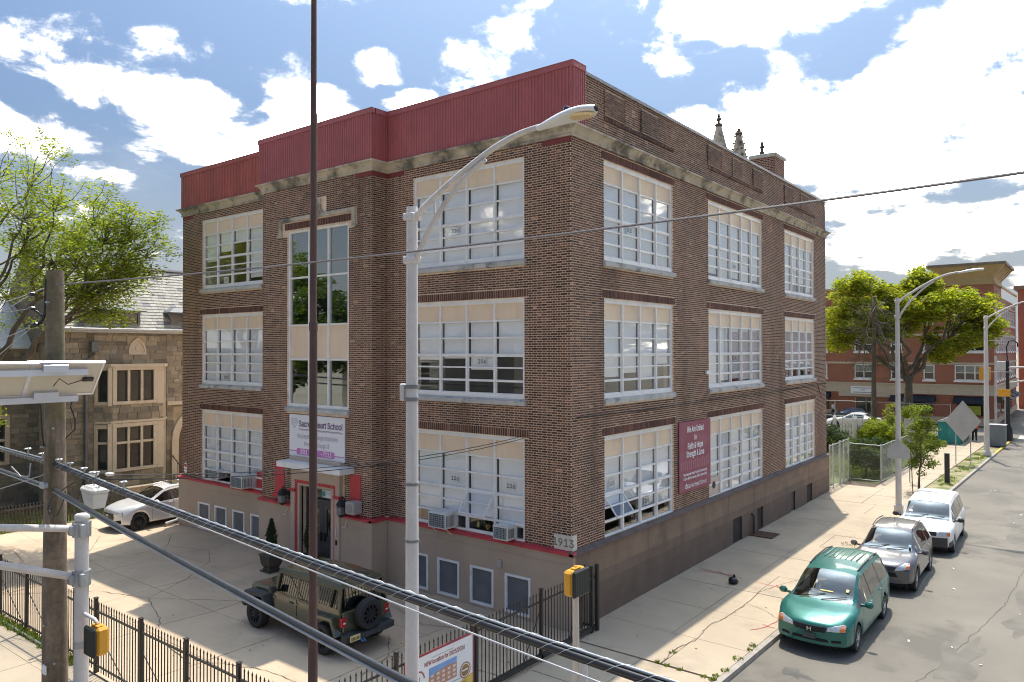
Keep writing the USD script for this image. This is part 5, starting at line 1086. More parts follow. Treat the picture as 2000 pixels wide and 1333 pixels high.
        for nm, lst in groups.items():
            v, f = quads(lst)
            if nm == 'body':
                # nose and tail closed by strips between both sides
                ev, ef = [], []
                for x, sg in ((s.xf, 1), (s.xr, -1)):
                    r = np.array(s.ring(x)); ys = np.linspace(-1, 1, 11); o = len(v)+len(ev)
                    for p in r: ev += [(x, p[1]*t, p[2]) for t in ys]
                    for k in range(8):
                        for j in range(10):
                            q = [o+k*11+j, o+k*11+j+1, o+(k+1)*11+j+1, o+(k+1)*11+j]; ef.append(q if sg > 0 else q[::-1])
                ev = s.bend(np.array(ev)); v = np.vstack([v, ev]); f = np.vstack([f, ef])
            if nm in ('door_seam', 'side_skirt'):
                for pc_ in weld(v, f).split(only_watertight=False): obj(nm, pc_, mats[nm], T, 32)
            elif nm in ('windshield', 'rear_window', 'body', 'pillar', 'door_seam', 'front_bumper', 'side_skirt'):
                obj(nm if nm != 'windshield' else 'windscreen', weld(v, f), mats[nm], T, 32)
            else:
                for sg in (1, -1):
                    mk = [j for j in range(len(f)) if v[f[j]][:, 1].mean()*sg > 0]; obj('side_window', weld(v, f[mk]), CARGLASS, T, 32)
        m = MB(); m.box(s.xr+.1, -.62, .22, s.xf-.12, .62, .5); m.box(s.xr+.1, -.80, .45, s.xf-.5, .80, .62); obj('underbody', m, UNDER, T)
        # cabin: dashboard and seats
        bl = float(s.blf(0)); m = MB(); m.bbox(w1-.25, -.66, bl-.35, w0-.15, .66, bl-.02, .06); obj('dashboard', m, c.get('cabin', TRIM), T)
        for x0 in c.get('seats', (w1-.75, w1-1.6)):
            for y0 in (-.37, .37):
                m = MB(); m.bbox(x0-.5, y0-.24, .5, x0+.05, y0+.24, .72, .06); m.bbox(x0-.55, y0-.24, .6, x0-.4, y0+.24, bl+.22, .06); m.bbox(x0-.53, y0-.12, bl+.24, x0-.43, y0+.12, bl+.42, .04); obj('seat', m, c.get('cabin', TRIM), T)
        for a in s.xa:
            for sd in (1, -1): wheel(T, (a, sd*(float(s.hwf(a))-.11), c['R']), sd, c['R'], .2, c.get('spokes', 7), c.get('rim'), c.get('rr', .66))
        for sd in (1, -1):
            x = w0-.28; y = float(s.hwf(x)); z = float(s.blf(x)); m = MB(); m.bbox(x-.1, sd*(y+.03), z-.02, x+.03, sd*(y+.24), z+.14, .05); m.box(x-.05, sd*(y-.06), z-.0, x, sd*(y+.05), z+.05); obj('wing_mirror', m, c.get('mirror', pt), T, 40)
            for g in c.get('handles', ()): p = s.surf(g, 3.1); m = MB(); m.bbox(g-.09, sd*(p[1]-.01), p[2]-.015, g+.09, sd*(p[1]+.03), p[2]+.015, .01); obj('handle', m, c.get('handle', pt), T)
        m = MB()
        for y0, y1 in ((-.55, .05), (.0, .58)): a, b = s.bend(A(w0+.02, y0, float(s.ztf(w0))+.005)[None])[0], s.bend(A(w0-.18, y1, float(s.ztf(w0-.18))+.012)[None])[0]; m.tube([a, b], .011, 6)
        obj('wiper', m, TRIM, T); return T
    def nx(s, y, z, front=True):
        """x of the nose (or tail) surface at height z"""
        if front: xs = np.linspace(s.xf-.75, s.xf, 60); zz = s.ztf(xs); x = np.interp(-z, -zz, xs) if z > zz[-1] else s.xf
        else: xs = np.linspace(s.xr, s.xr+.9, 60); zz = s.ztf(xs); x = np.interp(z, zz, xs) if z > zz[0] else s.xr
        return float(s.bend(A(x, y, z)[None])[0, 0])
    def patch(s, name, poly, mat, off=.008, front=True, mirror=False, parent=None, th=.02):
        """thin plate following the nose or tail; poly in (y, z)"""
        out = []
        for sg in ((1, -1) if mirror else (1,)):
            P = Polygon([(y*sg, z) for y, z in poly]); v, f = trimesh.creation.triangulate_polygon(P, engine='earcut'); v3 = np.column_stack([np.zeros(len(v)), v]); m = trimesh.Trimesh(v3, f, process=False).subdivide_to_size(.09)
            v = np.array(m.vertices); d = 1 if front else -1
            x = np.array([s.nx(q[1], q[2], front) for q in v]); a = v.copy(); a[:, 0] = x+d*off; b = v.copy(); b[:, 0] = x-d*th
            ff = np.array(m.faces); nrm = np.cross(a[ff[0, 1]]-a[ff[0, 0]], a[ff[0, 2]]-a[ff[0, 0]])[0]
            if nrm*d < 0: ff = ff[:, ::-1]
            ed = m.edges_sorted; uq, cn = np.unique(ed, axis=0, return_counts=True); bd = uq[cn == 1]; k = len(v); sf = np.vstack([[(e[0], e[1], k+e[1]), (e[0], k+e[1], k+e[0])] for e in bd])
            mb = MB().add(np.vstack([a, b]), np.vstack([ff, sf, sf[:, ::-1], ff[:, ::-1]+k])); out.append(obj(name, mb, mat, parent or s.T, label=None))
        return out
TANCAB = pm('tan_cabin', (.42, .38, .27), .7); GREYCAB = pm('grey_cabin', (.16, .16, .16), .8)
# green minivan
GREENP = paint_mat('teal_green_paint', (.013, .13, .105), .35, .3)
ody = Car(dict(wb=2.93, xf=2.36, xr=-2.55, R=.325, arch=.40, sill=.24, nose=.26, tail=.1, rw=.64, ws=(1.30, .42), rs=(-2.1, -2.42), spokes=5, rim=pm('alloy', (.5, .5, .5), .3, metal=.8), cabin=TANCAB, rr=.64,
    top=[(2.36, .66), (2.30, .76), (2.15, .84), (1.8, .95), (1.30, 1.07), (.42, 1.63), (.0, 1.70), (-.8, 1.73), (-1.6, 1.72), (-2.1, 1.66), (-2.42, 1.12), (-2.5, .95), (-2.55, .62)],
    hw=[(2.36, .83), (2.1, .89), (1.5, .935), (.5, .945), (-1.6, .94), (-2.2, .91), (-2.55, .86)], belt=[(2.36, .6), (1.3, .98), (.3, 1.0), (-2.1, 1.10), (-2.55, 1.0)],
    glass=[(.0, 1.0, 'gw1'), (-1.05, -.08, 'gw2'), (-2.0, -1.12, 'gw3')], seams=(1.02, -.04, -1.09), handles=(.18, -.9), seats=(-.1, -1.0), pillar=TRIM))
T = ody.build('green_minivan', 'dark teal green minivan parked nearest the camera at the kerb', (5.32, 4.92, ROAD+.03), -PI/2, 'cars parked along the kerb', GREENP)
ody.patch('headlight', [(.40, .63), (.80, .64), (.80, .78), (.74, .80), (.42, .71)], LAMPW, mirror=True); ody.patch('indicator', [(.68, .64), (.81, .645), (.81, .78), (.70, .785)], AMBER, off=.014, mirror=True)
g = ody.patch('grille', [(-.42, .72), (-.36, .60), (0, .55), (.36, .60), (.42, .72), (0, .71)], TRIM, off=.012)[0]
for z in (.59, .625, .66, .69): ody.patch('grille_bar', [(-.36, z), (.36, z), (.36, z+.008), (-.36, z+.008)], UNDER, off=.02, parent=g)
x0 = ody.nx(0, .64)+.03; m = MB(); F = Face((x0, 0, 0), (0, 1, 0), (1, 0, 0))
for P in ([(-.055, .595), (-.03, .595), (-.025, .685), (-.05, .685)], [(.03, .595), (.055, .595), (.05, .685), (.025, .685)], [(-.03, .63), (.03, .63), (.03, .65), (-.03, .65)]): m.prism(P, F.p(0, 0, 0), F.U, A(0, 0, 1), F.N*.008)
obj('emblem', m, CHROME, g)
ody.patch('lower_intake', [(-.45, .36), (.45, .36), (.40, .43), (-.40, .43)], UNDER, off=.004); ody.patch('fog_recess', [(.5, .36), (.72, .37), (.70, .43), (.5, .42)], UNDER, off=.004, mirror=True); ody.patch('license_plate', [(-.15, .40), (.15, .40), (.15, .53), (-.15, .53)], pm('dark_plate', (.05, .07, .07), .4), off=.02)
m = MB()
for sd in (1, -1): m.tube([(.15, sd*.615, 1.645), (-.4, sd*.625, 1.70), (-1.5, sd*.625, 1.715), (-2.0, sd*.60, 1.655)], .018, 8)
obj('roof_rail', m, TRIM, T, True)
m = MB()
for k in range(7): m.bbox(-1.65, -.42+k*.14-.012, 1.722, -.5, -.42+k*.14+.012, 1.738, .005)
obj('roof_rib', m, GREENP, T)
m = MB(); m.obox((1.02, -.10, 1.225), (.03, 0, -.016), (0, .32, 0), (.01, 0, .02)); obj('ticket', m, pm('yellow_card', (.7, .6, .2), .6), T)
m = MB(); m.obox((.99, .52, 1.265), (-.08, 0, .05), (0, .07, 0), (.003, 0, .005)); obj('windscreen_sticker', m, pm('yellow_card', (.7, .6, .2), .6), T)
# grey crossover
GREYP = paint_mat('steel_grey_paint', (.115, .107, .112), .45, .3); LGREY = pm('grey_cladding', (.10, .095, .10), .5)
crv = Car(dict(wb=2.66, xf=2.17, xr=-2.15, R=.345, arch=.42, sill=.30, nose=.26, tail=.12, rw=.60, ws=(1.08, .32), rs=(-1.65, -2.02), spokes=5, rim=pm('alloy', (.5, .5, .5), .3, metal=.8), cabin=GREYCAB, bumpr=LGREY, rr=.68,
    top=[(2.17, .74), (2.12, .84), (1.95, .93), (1.5, 1.02), (1.08, 1.10), (.32, 1.60), (.0, 1.66), (-.6, 1.68), (-1.3, 1.65), (-1.65, 1.58), (-2.02, 1.16), (-2.1, .98), (-2.15, .70)],
    hw=[(2.17, .80), (1.9, .87), (1.3, .915), (0, .915), (-1.4, .91), (-2.15, .82)], belt=[(2.17, .66), (1.1, 1.0), (0, 1.04), (-1.6, 1.12), (-2.15, 1.05)],
    glass=[(.05, .85, 'gw1'), (-.85, -.03, 'gw2'), (-1.55, -.93, 'gw3')], seams=(.88, .01, -.89), handles=(.15, -.75), seats=(-.15, -1.0), pillar=GREYP))
T = crv.build('grey_crossover', 'steel grey crossover parked between the green and the white minivans', (5.62, 10.82, ROAD+.07), -PI/2+.012, 'cars parked along the kerb', GREYP)
crv.patch('headlight', [(.40, .70), (.80, .78), (.79, .92), (.66, .93), (.46, .80)], LAMPW, mirror=True); crv.patch('indicator', [(.70, .77), (.80, .79), (.80, .915), (.72, .92)], AMBER, off=.014, mirror=True)
crv.patch('grille', [(-.40, .70), (.40, .70), (.44, .80), (-.44, .80)], TRIM, off=.01); crv.patch('lower_grille', [(-.50, .52), (.50, .52), (.42, .65), (-.42, .65)], UNDER, off=.006); crv.patch('lower_bumper', [(-.62, .33), (.62, .33), (.58, .42), (-.58, .42)], LGREY, off=.01)
x0 = crv.nx(0, .75)+.02; m = MB(); F = Face((x0, 0, 0), (0, 1, 0), (1, 0, 0))
for P in ([(-.055, .70), (-.03, .70), (-.025, .79), (-.05, .79)], [(.03, .70), (.055, .70), (.05, .79), (.025, .79)], [(-.03, .735), (.03, .735), (.03, .755), (-.03, .755)]): m.prism(P, F.p(0, 0, 0), F.U, A(0, 0, 1), F.N*.008)
obj('emblem', m, CHROME, T)
m = MB()
for sd in (1, -1): m.tube([(.2, sd*.585, 1.63), (-.5, sd*.60, 1.69), (-1.4, sd*.59, 1.65)], .016, 8)
obj('roof_rail', m, TRIM, T, True); m = MB(); m.tube([(-.05, 0, 1.67), (-.28, 0, 1.86)], .005, 5); obj('aerial', m, TRIM, T)
m = MB(); m.obox((.92, .6, 1.22), (-.07, 0, .045), (0, .07, 0), (.003, 0, .005)); obj('windscreen_sticker', m, pm('blue_card', (.05, .3, .55), .5), T)
# white minivan
WHITEP = paint_mat('white_car_paint', (.74, .73, .71), .0, .35)
car3 = Car(dict(wb=3.02, xf=2.45, xr=-2.55, R=.325, arch=.40, sill=.26, nose=.24, tail=.08, rw=.68, ws=(1.32, .55), rs=(-2.25, -2.45), spokes=6, rim=pm('alloy', (.5, .5, .5), .3, metal=.8), cabin=GREYCAB, bump=pm('black_bumper', (.05, .045, .042), .55), mirror=TRIM, rr=.66,
    top=[(2.45, .72), (2.40, .85), (2.25, .92), (1.8, 1.02), (1.32, 1.10), (.55, 1.62), (.1, 1.69), (-.8, 1.72), (-1.7, 1.71), (-2.25, 1.66), (-2.45, 1.15), (-2.52, .95), (-2.55, .65)],
    hw=[(2.45, .84), (2.2, .90), (1.5, .955), (0, .96), (-1.8, .955), (-2.55, .88)], belt=[(2.45, .68), (1.3, 1.02), (0, 1.05), (-2.2, 1.10), (-2.55, 1.0)],
    glass=[(.1, 1.08, 'gw1'), (-1.05, .02, 'gw2'), (-2.1, -1.13, 'gw3')], seams=(1.1, .06, -1.09), handles=(.22, -.1), seats=(-.1, -1.0), pillar=TRIM))
T = car3.build('white_minivan', 'white minivan with black front bumper parked farthest along the kerb', (5.84, 16.6, ROAD+.105), -PI/2+.03, 'cars parked along the kerb', WHITEP)
car3.patch('headlight', [(.50, .68), (.86, .70), (.86, .84), (.54, .84)], LAMPW, mirror=True); car3.patch('grille', [(-.45, .70), (.45, .70), (.46, .83), (-.46, .83)], TRIM, off=.01); car3.patch('indicator', [(.76, .70), (.87, .705), (.87, .835), (.80, .84)], AMBER, off=.014, mirror=True)
car3.patch('lower_bumper', [(-.80, .30), (.80, .30), (.80, .64), (-.80, .64)], pm('black_bumper', (.05, .045, .042), .55), off=.006)
m = MB(); m.obox((1.06, -.62, 1.235), (-.1, 0, .066), (0, .12, 0), (.003, 0, .005)); obj('windscreen_sticker', m, PAPER, T)
# white crossover in the alley
AP = paint_mat('silver_white_paint', (.62, .60, .58), .2, .28)
q3 = Car(dict(wb=2.6, xf=2.16, xr=-2.2, R=.35, arch=.42, sill=.27, nose=.30, tail=.14, rw=.58, ws=(.95, .12), rs=(-1.6, -2.05), spokes=10, rim=pm('dark_alloy', (.06, .06, .06), .3, metal=.7), cabin=TRIM, rr=.74,
    top=[(2.16, .72), (2.13, .86), (1.98, .96), (1.5, 1.05), (.95, 1.13), (.12, 1.55), (-.3, 1.62), (-.9, 1.64), (-1.7, 1.57), (-2.08, 1.18), (-2.16, 1.0), (-2.2, .75)],
    hw=[(2.16, .78), (1.9, .86), (1.3, .91), (0, .915), (-1.4, .91), (-2.2, .80)], belt=[(2.16, .66), (.95, 1.02), (0, 1.06), (-1.6, 1.12), (-2.2, 1.04)],
    glass=[(-.12, .72, 'gw1'), (-1.0, -.2, 'gw2'), (-1.5, -1.08, 'gw3')], seams=(.75, -.16, -1.04), handles=(-.02, -.9), seats=(-.35, -1.1), pillar=TRIM))
T = q3.build('silver_crossover', 'silver white crossover with dark wheels nosing out of the alley beside the school', (-21.15, -.35, 0), -PI/2, None, AP)
q3.patch('headlight', [(.42, .64), (.80, .70), (.80, .80), (.44, .74)], LAMPW, mirror=True); q3.patch('grille', [(-.34, .34), (.34, .34), (.42, .60), (.38, .74), (-.38, .74), (-.42, .60)], TRIM, off=.012); q3.patch('air_intake', [(.48, .34), (.76, .36), (.74, .5), (.52, .46)], UNDER, off=.008, mirror=True); q3.patch('license_plate', [(-.15, .42), (.15, .42), (.15, .53), (-.15, .53)], PLATE, off=.02)
x0 = q3.nx(0, .66)+.02; m = MB()
for k in range(4): m.lathe([(.035, 0), (.043, .004), (.035, .008), (.028, .004), (.035, 0)], 14, 'x', (x0, -.075+k*.05, .66))
obj('emblem', m, CHROME, T)
m = MB(); m.box(-.95, -.45, 1.643, -.35, .45, 1.65); obj('sunroof', m, CARGLASS, T)
m = MB()
for sd in (1, -1): m.tube([(.0, sd*.565, 1.58), (-.6, sd*.575, 1.62), (-1.4, sd*.56, 1.585)], .014, 8)
obj('roof_rail', m, ALU, T, True)
# two saloon cars parked in the cross street
def saloon(label, loc, rz, paint):
    c = Car(dict(wb=2.75, xf=2.3, xr=-2.35, R=.32, arch=.39, sill=.22, nose=.25, tail=.16, rw=.56, ws=(.95, .15), rs=(-1.15, -1.75), spokes=7, cabin=TRIM,
        top=[(2.3, .6), (2.24, .7), (2.0, .8), (1.4, .9), (.95, .96), (.15, 1.38), (-.3, 1.44), (-.8, 1.42), (-1.15, 1.34), (-1.75, 1.05), (-2.2, 1.0), (-2.3, .9), (-2.35, .6)],
        hw=[(2.3, .78), (1.8, .88), (0, .91), (-1.6, .9), (-2.35, .8)], belt=[(2.3, .55), (.9, .9), (-1.6, .98), (-2.35, .85)], glass=[(-.15, .7, 'gw1'), (-1.05, -.22, 'gw2')], seams=(.72, -.18, -1.0), handles=(-.02, -.85), pillar=paint))
    T = c.build('saloon_car', label, loc, rz, 'saloon cars in the cross street', paint); c.patch('headlight', [(.45, .58), (.78, .62), (.78, .72), (.5, .68)], LAMPW, mirror=True); c.patch('tail_light', [(.5, .72), (.8, .72), (.8, .86), (.5, .86)], REDL, front=False, mirror=True); c.patch('grille', [(-.35, .5), (.35, .5), (.38, .62), (-.38, .62)], TRIM)
    return T
saloon('white saloon car behind the yard fence, nearer of two in the cross street', (-6.6, 56.7, ROAD+.37), PI, WHITEP)
saloon('dark blue saloon car beyond the white saloon in the cross street', (-8.3, 62.3, ROAD+.39), PI, paint_mat('navy_paint', (.02, .03, .06), .3))

# ---------------------------------------------------------------- army green off-roader in the forecourt (front at +x)
AG = pm('army_green_paint', (.055, .058, .033), .22, metal=.1, var=.04, coat=.7); PLAS = pm('dark_plastic', (.04, .042, .045), .6, var=.12)
jp = thing('off_roader', 'army green boxy off road car with rear spare wheel standing in the forecourt', 'off-roader', (-5.42, -4.15, 0), PI-.012, world=False)
def hull(*pts): return trimesh.convex.convex_hull(np.array(pts, float))
def sym(p): return [(x, sg*y, z) for x, y, z in p for sg in (1, -1)]
S = .955
def J(name, mb, mat, smooth=False, parent=None, label=None):
    q = MB()
    v, f, c = mb.mesh(); q.add(v*S, f); return obj(name, q, mat, parent or jp, smooth, label)
W_ = .80
m = MB()
m.tm(hull(*sym([(-2.08, .77, .55), (-2.08, .79, 1.12), (.72, .80, 1.17), (.72, .79, .50), (.55, .79, .48), (-1.0, .79, .48)])))          # tub
b = J('body', m, AG)
m = MB(); m.tm(hull(*sym([(.72, .70, .62), (.72, .72, 1.12), (.76, .68, 1.19), (2.12, .56, 1.07), (2.16, .58, 1.0), (2.16, .58, .62)]))); J('bonnet', m, AG)
m = MB()
for sd in (1, -1): m.bbox(.95, sd*.30, 1.17, 1.3, sd*.42, 1.185, .004)
m.bbox(1.5, -.58, 1.06, 1.6, -.5, 1.12, .01); m.bbox(1.5, .5, 1.06, 1.6, .58, 1.12, .01); J('bonnet_vent', m, PLAS)
m = MB(); m.bbox(2.12, -.56, .55, 2.19, .56, 1.0, .03); g = J('grille', m, AG); m = MB()
for k in range(7): m.bbox(2.188, -.33+k*.1, .62, 2.196, -.275+k*.1, .95, .004)
J('grille_slot', m, UNDER, parent=g)
for sd in (1, -1): m = MB(); m.lathe([(0, 0), (.1, 0), (.1, .03), (0, .045)], 18, 'x', (2.17, sd*.45, .84)); J('headlight', m, LAMPW)
m = MB(); m.bbox(2.16, -.8, .42, 2.36, .8, .60, .05); J('front_bumper', m, PLAS)
# doors with seams, on both sides
for sd in (1, -1):
    for x0, x1 in ((-.30, .70), (-1.18, -.32)):
        m = MB(); P = [(x0+.01, .52), (x1-.01, .52), (x1-.01, 1.13), (x0+.01, 1.12)] if x0 > -.5 else [(x0+.25, .56), (x1-.01, .52), (x1-.01, 1.12), (x0+.01, 1.10), (x0+.01, .95)]
        m.prism(P, (0, sd*.785, 0), (1, 0, 0), (0, 0, 1), (0, sd*.028, 0)); dr = J('door', m, AG)
        m = MB(); m.bbox(x0+.12, sd*.81, .98, x0+.30, sd*.835, 1.03, .01); J('handle', m, TRIM, parent=dr)
        m = MB(); 
        for z in (.66, .98): m.bbox(x1-.06, sd*.81, z, x1+.03, sd*.835, z+.06, .01)
        J('hinge', m, AG, parent=dr)
    m = MB(); m.tube([(.55, sd*.82, .45), (-1.0, sd*.82, .45)], .045, 8); J('side_step', m, PLAS)
# hard top
roof = [(.62, .66, 1.76), (.50, .64, 1.81), (-.9, .655, 1.845), (-1.95, .64, 1.80), (-2.02, .66, 1.74)]
m = MB(); m.tm(hull(*sym(roof+[(.64, .69, 1.71), (-2.03, .70, 1.70)]))); J('hard_top', m, AG, 30)
m = MB()
for y in (-.4, -.2, 0, .2, .4): m.bbox(-1.8, y-.03, 1.80, -.5, y+.03, 1.848, .01)
J('roof_rib', m, AG)
m = MB()
for sd in (1, -1):
    for x0, x1, xt0, xt1 in ((.70, .62, .62, .56), (-.27, -.35, -.25, -.33), (-1.13, -1.22, -1.11, -1.2), (-1.98, -2.08, -1.93, -2.03)):
        m.tm(hull((x0, sd*.79, 1.12), (x1, sd*.79, 1.12), (x0, sd*.74, 1.12), (x1, sd*.74, 1.12), (xt0, sd*.70, 1.73), (xt1, sd*.70, 1.73), (xt0, sd*.65, 1.73), (xt1, sd*.65, 1.73)))
    m.tm(hull((-1.2, sd*.79, 1.12), (-2.05, sd*.79, 1.12), (-1.2, sd*.785, 1.22), (-2.05, sd*.785, 1.22), (-1.2, sd*.74, 1.12), (-2.05, sd*.74, 1.12)))
    m.tm(hull((.62, sd*.71, 1.66), (-2.0, sd*.71, 1.66), (.62, sd*.70, 1.73), (-2.0, sd*.70, 1.73), (.62, sd*.64, 1.70), (-2.0, sd*.64, 1.70)))
J('pillar', m, AG)
for sd in (1, -1):
    for x0, x1 in ((-.26, .63), (-1.11, -.35), (-1.95, -1.2)):
        zb = 1.13 if x0 > -1.2 else 1.22
        m = MB(); m.tm(hull((x0, sd*.782, zb), (x1, sd*.782, zb), (x0, sd*.708, 1.66), (x1-(.06 if x1 > .5 else 0), sd*.708, 1.66), (x0, sd*.774, zb), (x1, sd*.774, zb), (x0, sd*.70, 1.66), (x1-(.06 if x1 > .5 else 0), sd*.70, 1.66))); J('side_window', m, CARGLASS)
m = MB(); m.tm(hull(*sym([(.74, .66, 1.17), (.62, .62, 1.72), (.735, .66, 1.17), (.612, .62, 1.72)]))); J('windscreen', m, CARGLASS)
m = MB()
for sd in (1, -1): m.tm(hull((.76, sd*.74, 1.14), (.76, sd*.66, 1.14), (.70, sd*.74, 1.14), (.70, sd*.66, 1.14), (.64, sd*.68, 1.74), (.64, sd*.61, 1.74), (.58, sd*.68, 1.74), (.58, sd*.61, 1.74)))
m.tm(hull(*sym([(.66, .66, 1.69), (.58, .66, 1.69), (.63, .66, 1.76), (.56, .66, 1.76)]))); J('windscreen_frame', m, AG)
m = MB(); m.tm(hull(*sym([(-2.06, .60, 1.20), (-2.02, .58, 1.70), (-2.05, .60, 1.20), (-2.01, .58, 1.70)]))); J('rear_window', m, CARGLASS)
m = MB(); m.bbox(-1.9, -.68, .6, .5, .68, .75, .02); J('cabin_floor', m, TRIM)
for x0 in (.05, -.85):
    for y0 in (-.36, .36): m = MB(); m.bbox(x0-.42, y0-.25, .7, x0+.1, y0+.25, .95, .06); m.bbox(x0-.5, y0-.24, .8, x0-.36, y0+.24, 1.45, .06); m.bbox(x0-.48, y0-.12, 1.45, x0-.38, y0+.12, 1.62, .04); J('seat', m, TRIM)
m = MB(); m.tm(hull(*sym([(.70, .66, 1.14), (.45, .66, 1.16), (.45, .66, .9), (.7, .66, .9)]))); J('dashboard', m, TRIM)
for sd in (1, -1):
    m = MB(); m.bbox(.50, sd*.86, 1.17, .62, sd*1.06, 1.36, .03); m.tube([(.56, sd*.78, 1.2), (.56, sd*.9, 1.24)], .03, 8); J('wing_mirror', m, TRIM)
    # flat topped wing flares
    for xc, kind in ((1.5, 0), (-1.5, 1)):
        m = MB(); out = [(xc+.62, .62), (xc+.46, .98), (xc-.42, 1.0), (xc-.62, .58)]; inn = [(xc+.53, .62), (xc+.40, .90), (xc-.36, .92), (xc-.52, .58)]
        P = Polygon(out+inn[::-1]); m.prism(P, (0, sd*.66, 0), (1, 0, 0), (0, 0, 1), (0, sd*.28, 0)); J('wing_flare', m, PLAS if kind == 0 else AG)
    for xc in (1.5, -1.5):
        m = MB(); m.box(xc-.42, sd*.45, .40, xc+.42, sd*.655, .95); J('wheel_well', m, UNDER)
BR = pm('black_alloy', (.03, .03, .032), .25, metal=.6)
for xc in (1.5, -1.5):
    for sd in (1, -1): wheel(jp, (xc*S, sd*.80*S, .40*S), sd, .40*S, .25, 10, BR, .62)
# spare wheel on the tailgate, its face to the rear
m = MB(); c = A(-2.28, .02, .98)
m.lathe([(.24, -.12), (.36, -.12), (.39, -.08), (.39, .08), (.36, .12), (.24, .12), (.24, -.12)], 30, 'x', c); sp = J('spare_wheel', m, RUBBER, 40)
m = MB(); m.lathe([(0, -.05), (.24, -.05)][::-1], 24, 'x', c); J('wheel_disc', m, UNDER, parent=sp); m = MB()
for k in range(10): a = 2*PI*k/10; d = A(0, math.cos(a), math.sin(a)); s_ = A(0, -math.sin(a), math.cos(a)); m.obox(c-s_*.03+A(-.115, 0, 0), s_*.06, d*.235, A(.03, 0, 0))
m.lathe([(.06, 0), (0, 0)], 14, 'x', c+A(-.12, 0, 0)); m.lathe([(.225, -.11), (.25, -.125), (.25, -.05)], 28, 'x', c); J('rim', m, BR, parent=sp)
m = MB(); m.bbox(-2.14, -.72, .56, -2.07, .72, 1.14, .02); tg = J('tailgate', m, AG); m = MB(); m.bbox(-2.18, -.5, .7, -2.13, -.2, 1.05, .02); J('hinge_mount', m, AG, parent=tg); m = MB(); m.bbox(-2.25, -.1, .9, -2.1, .14, 1.1, .02); J('spare_mount', m, TRIM, parent=tg)
for sd in (1, -1):
    m = MB(); m.bbox(-2.17, sd*.62, .78, -2.06, sd*.80, 1.02, .02); tl = J('tail_light', m, REDL); m = MB(); m.bbox(-2.176, sd*.67, .86, -2.165, sd*.74, .90, .003); J('reflector', m, PAPER, parent=tl)
m = MB(); m.tm(hull(*sym([(-2.12, .78, .42), (-2.12, .78, .62), (-2.36, .80, .45), (-2.36, .80, .60), (-2.30, .55, .42), (-2.40, .5, .45), (-2.40, .5, .58)]))); J('rear_bumper', m, PLAS)
m = MB(); m.bbox(-2.425, .40, .46, -2.40, .72, .61, .005); pl = J('license_plate', m, PLATE); m = MB(); m.text('D88 UNK', .075, (-2.428, .56, .495), (0, -1, 0), (0, 0, 1), (-1, 0, 0), width=.26); J('plate_number', m, INK, parent=pl)
m = MB(); m.tube([(-2.38, .35, .44), (-2.46, .35, .40), (-2.46, .27, .40), (-2.38, .27, .44)], .018, 8); J('tow_hook', m, pm('blue_hook', (.02, .3, .7), .4), True)
# ---------------------------------------------------------------- things fixed to the school
ACW = pm('ac_white', (.66, .65, .62), .5, var=.06, stain=(.5, .47, .42), sscale=4)
def aircon(face, u0, u1, z0, z1, n0, n1, label, bracket=False):
    t = thing('air_conditioner', label, 'air conditioner', face.p((u0+u1)/2, z0, (n0+n1)/2), group='window air conditioners'); m = MB(); face.bbox(m, u0, u1, z0, z1, n0, n1, .012); obj('case', m, ACW, t)
    m = MB(); face.box(m, u0+.04, u1-.04, z0+.04, z1-.05, n1, n1+.004); g = obj('grille', m, pm('ac_coil', (.06, .09, .10), .6, var=.2, scale=20), t)
    m = MB()
    for u in np.linspace(u0+.06, u1-.06, 9): face.box(m, u-.002, u+.002, z0+.04, z1-.05, n1+.004, n1+.009)
    for z in np.linspace(z0+.08, z1-.09, 6): face.box(m, u0+.04, u1-.04, z-.002, z+.002, n1+.004, n1+.008)
    obj('grille_bars', m, ACW, g, kind='stuff')
    m = MB()
    for n in np.linspace(n0+(n1-n0)*.35, n1-.06, 7):
        for uu, s in ((u0, -1), (u1, 1)): face.box(m, uu, uu+s*.004, z0+.06, z1-.08, n, n+.02)
    obj('side_louvres', m, DARKGREY, t, kind='stuff')
    if bracket:
        m = MB()
        for u in (u0+.06, u1-.06): m.tube([face.p(u, z0-.01, n1-.08), face.p(u, z0-.22, .12)], .012, 6)
        obj('bracket', m, WHITE, t)
W, cu, iw, tops = w1; aircon(FRONT, cu[1]-.05, cu[1]+.66, 2.15, 2.62, -.1, .48, 'larger white air conditioner on a bracket below the open sash', True); aircon(FRONT, cu[3]+.22, cu[3]+.75, 2.13, 2.53, -.1, .36, 'small white air conditioner at the right end of the corner ground floor window')
for k in (1, 3):
    m = MB(); FRONT.box(m, cu[k], cu[k]+iw, tops[5][0], tops[5][1], -.10, -.095); obj('pane', m, GLASS, W)
W, cu, iw, tops = w4; aircon(FRONT, cu[3]-.25, cu[3]+.55, 2.16, 2.62, -.1, .55, 'white air conditioner jutting out left of the entrance'); aircon(FRONT, cu[1]-.4, cu[1]+.3, 2.25, 2.6, -.35, .12, 'air conditioner set back in the leftmost ground floor window')
m = MB(); FRONT.box(m, cu[3]+.6, cu[3]+iw, 2.1, 2.75, -.12, -.07); obj('red_filler', m, REDPAINT, W)
W, cu, iw, tops = w1                     # plants on the window sill
t = thing('pot_plant', 'potted plant and yellow bottle on the sill behind the open sash', 'pot plant', FRONT.p(cu[2]+.55, 2.2, -.25)); m = MB(); m.lathe([(0, 0), (.06, 0), (.085, .16), (.075, .16), (0, .14)], 14, o=FRONT.p(cu[2]+.62, 2.18, -.25)); obj('pot', m, pm('terracotta', (.5, .25, .12), .8), t, 40)
m = MB()
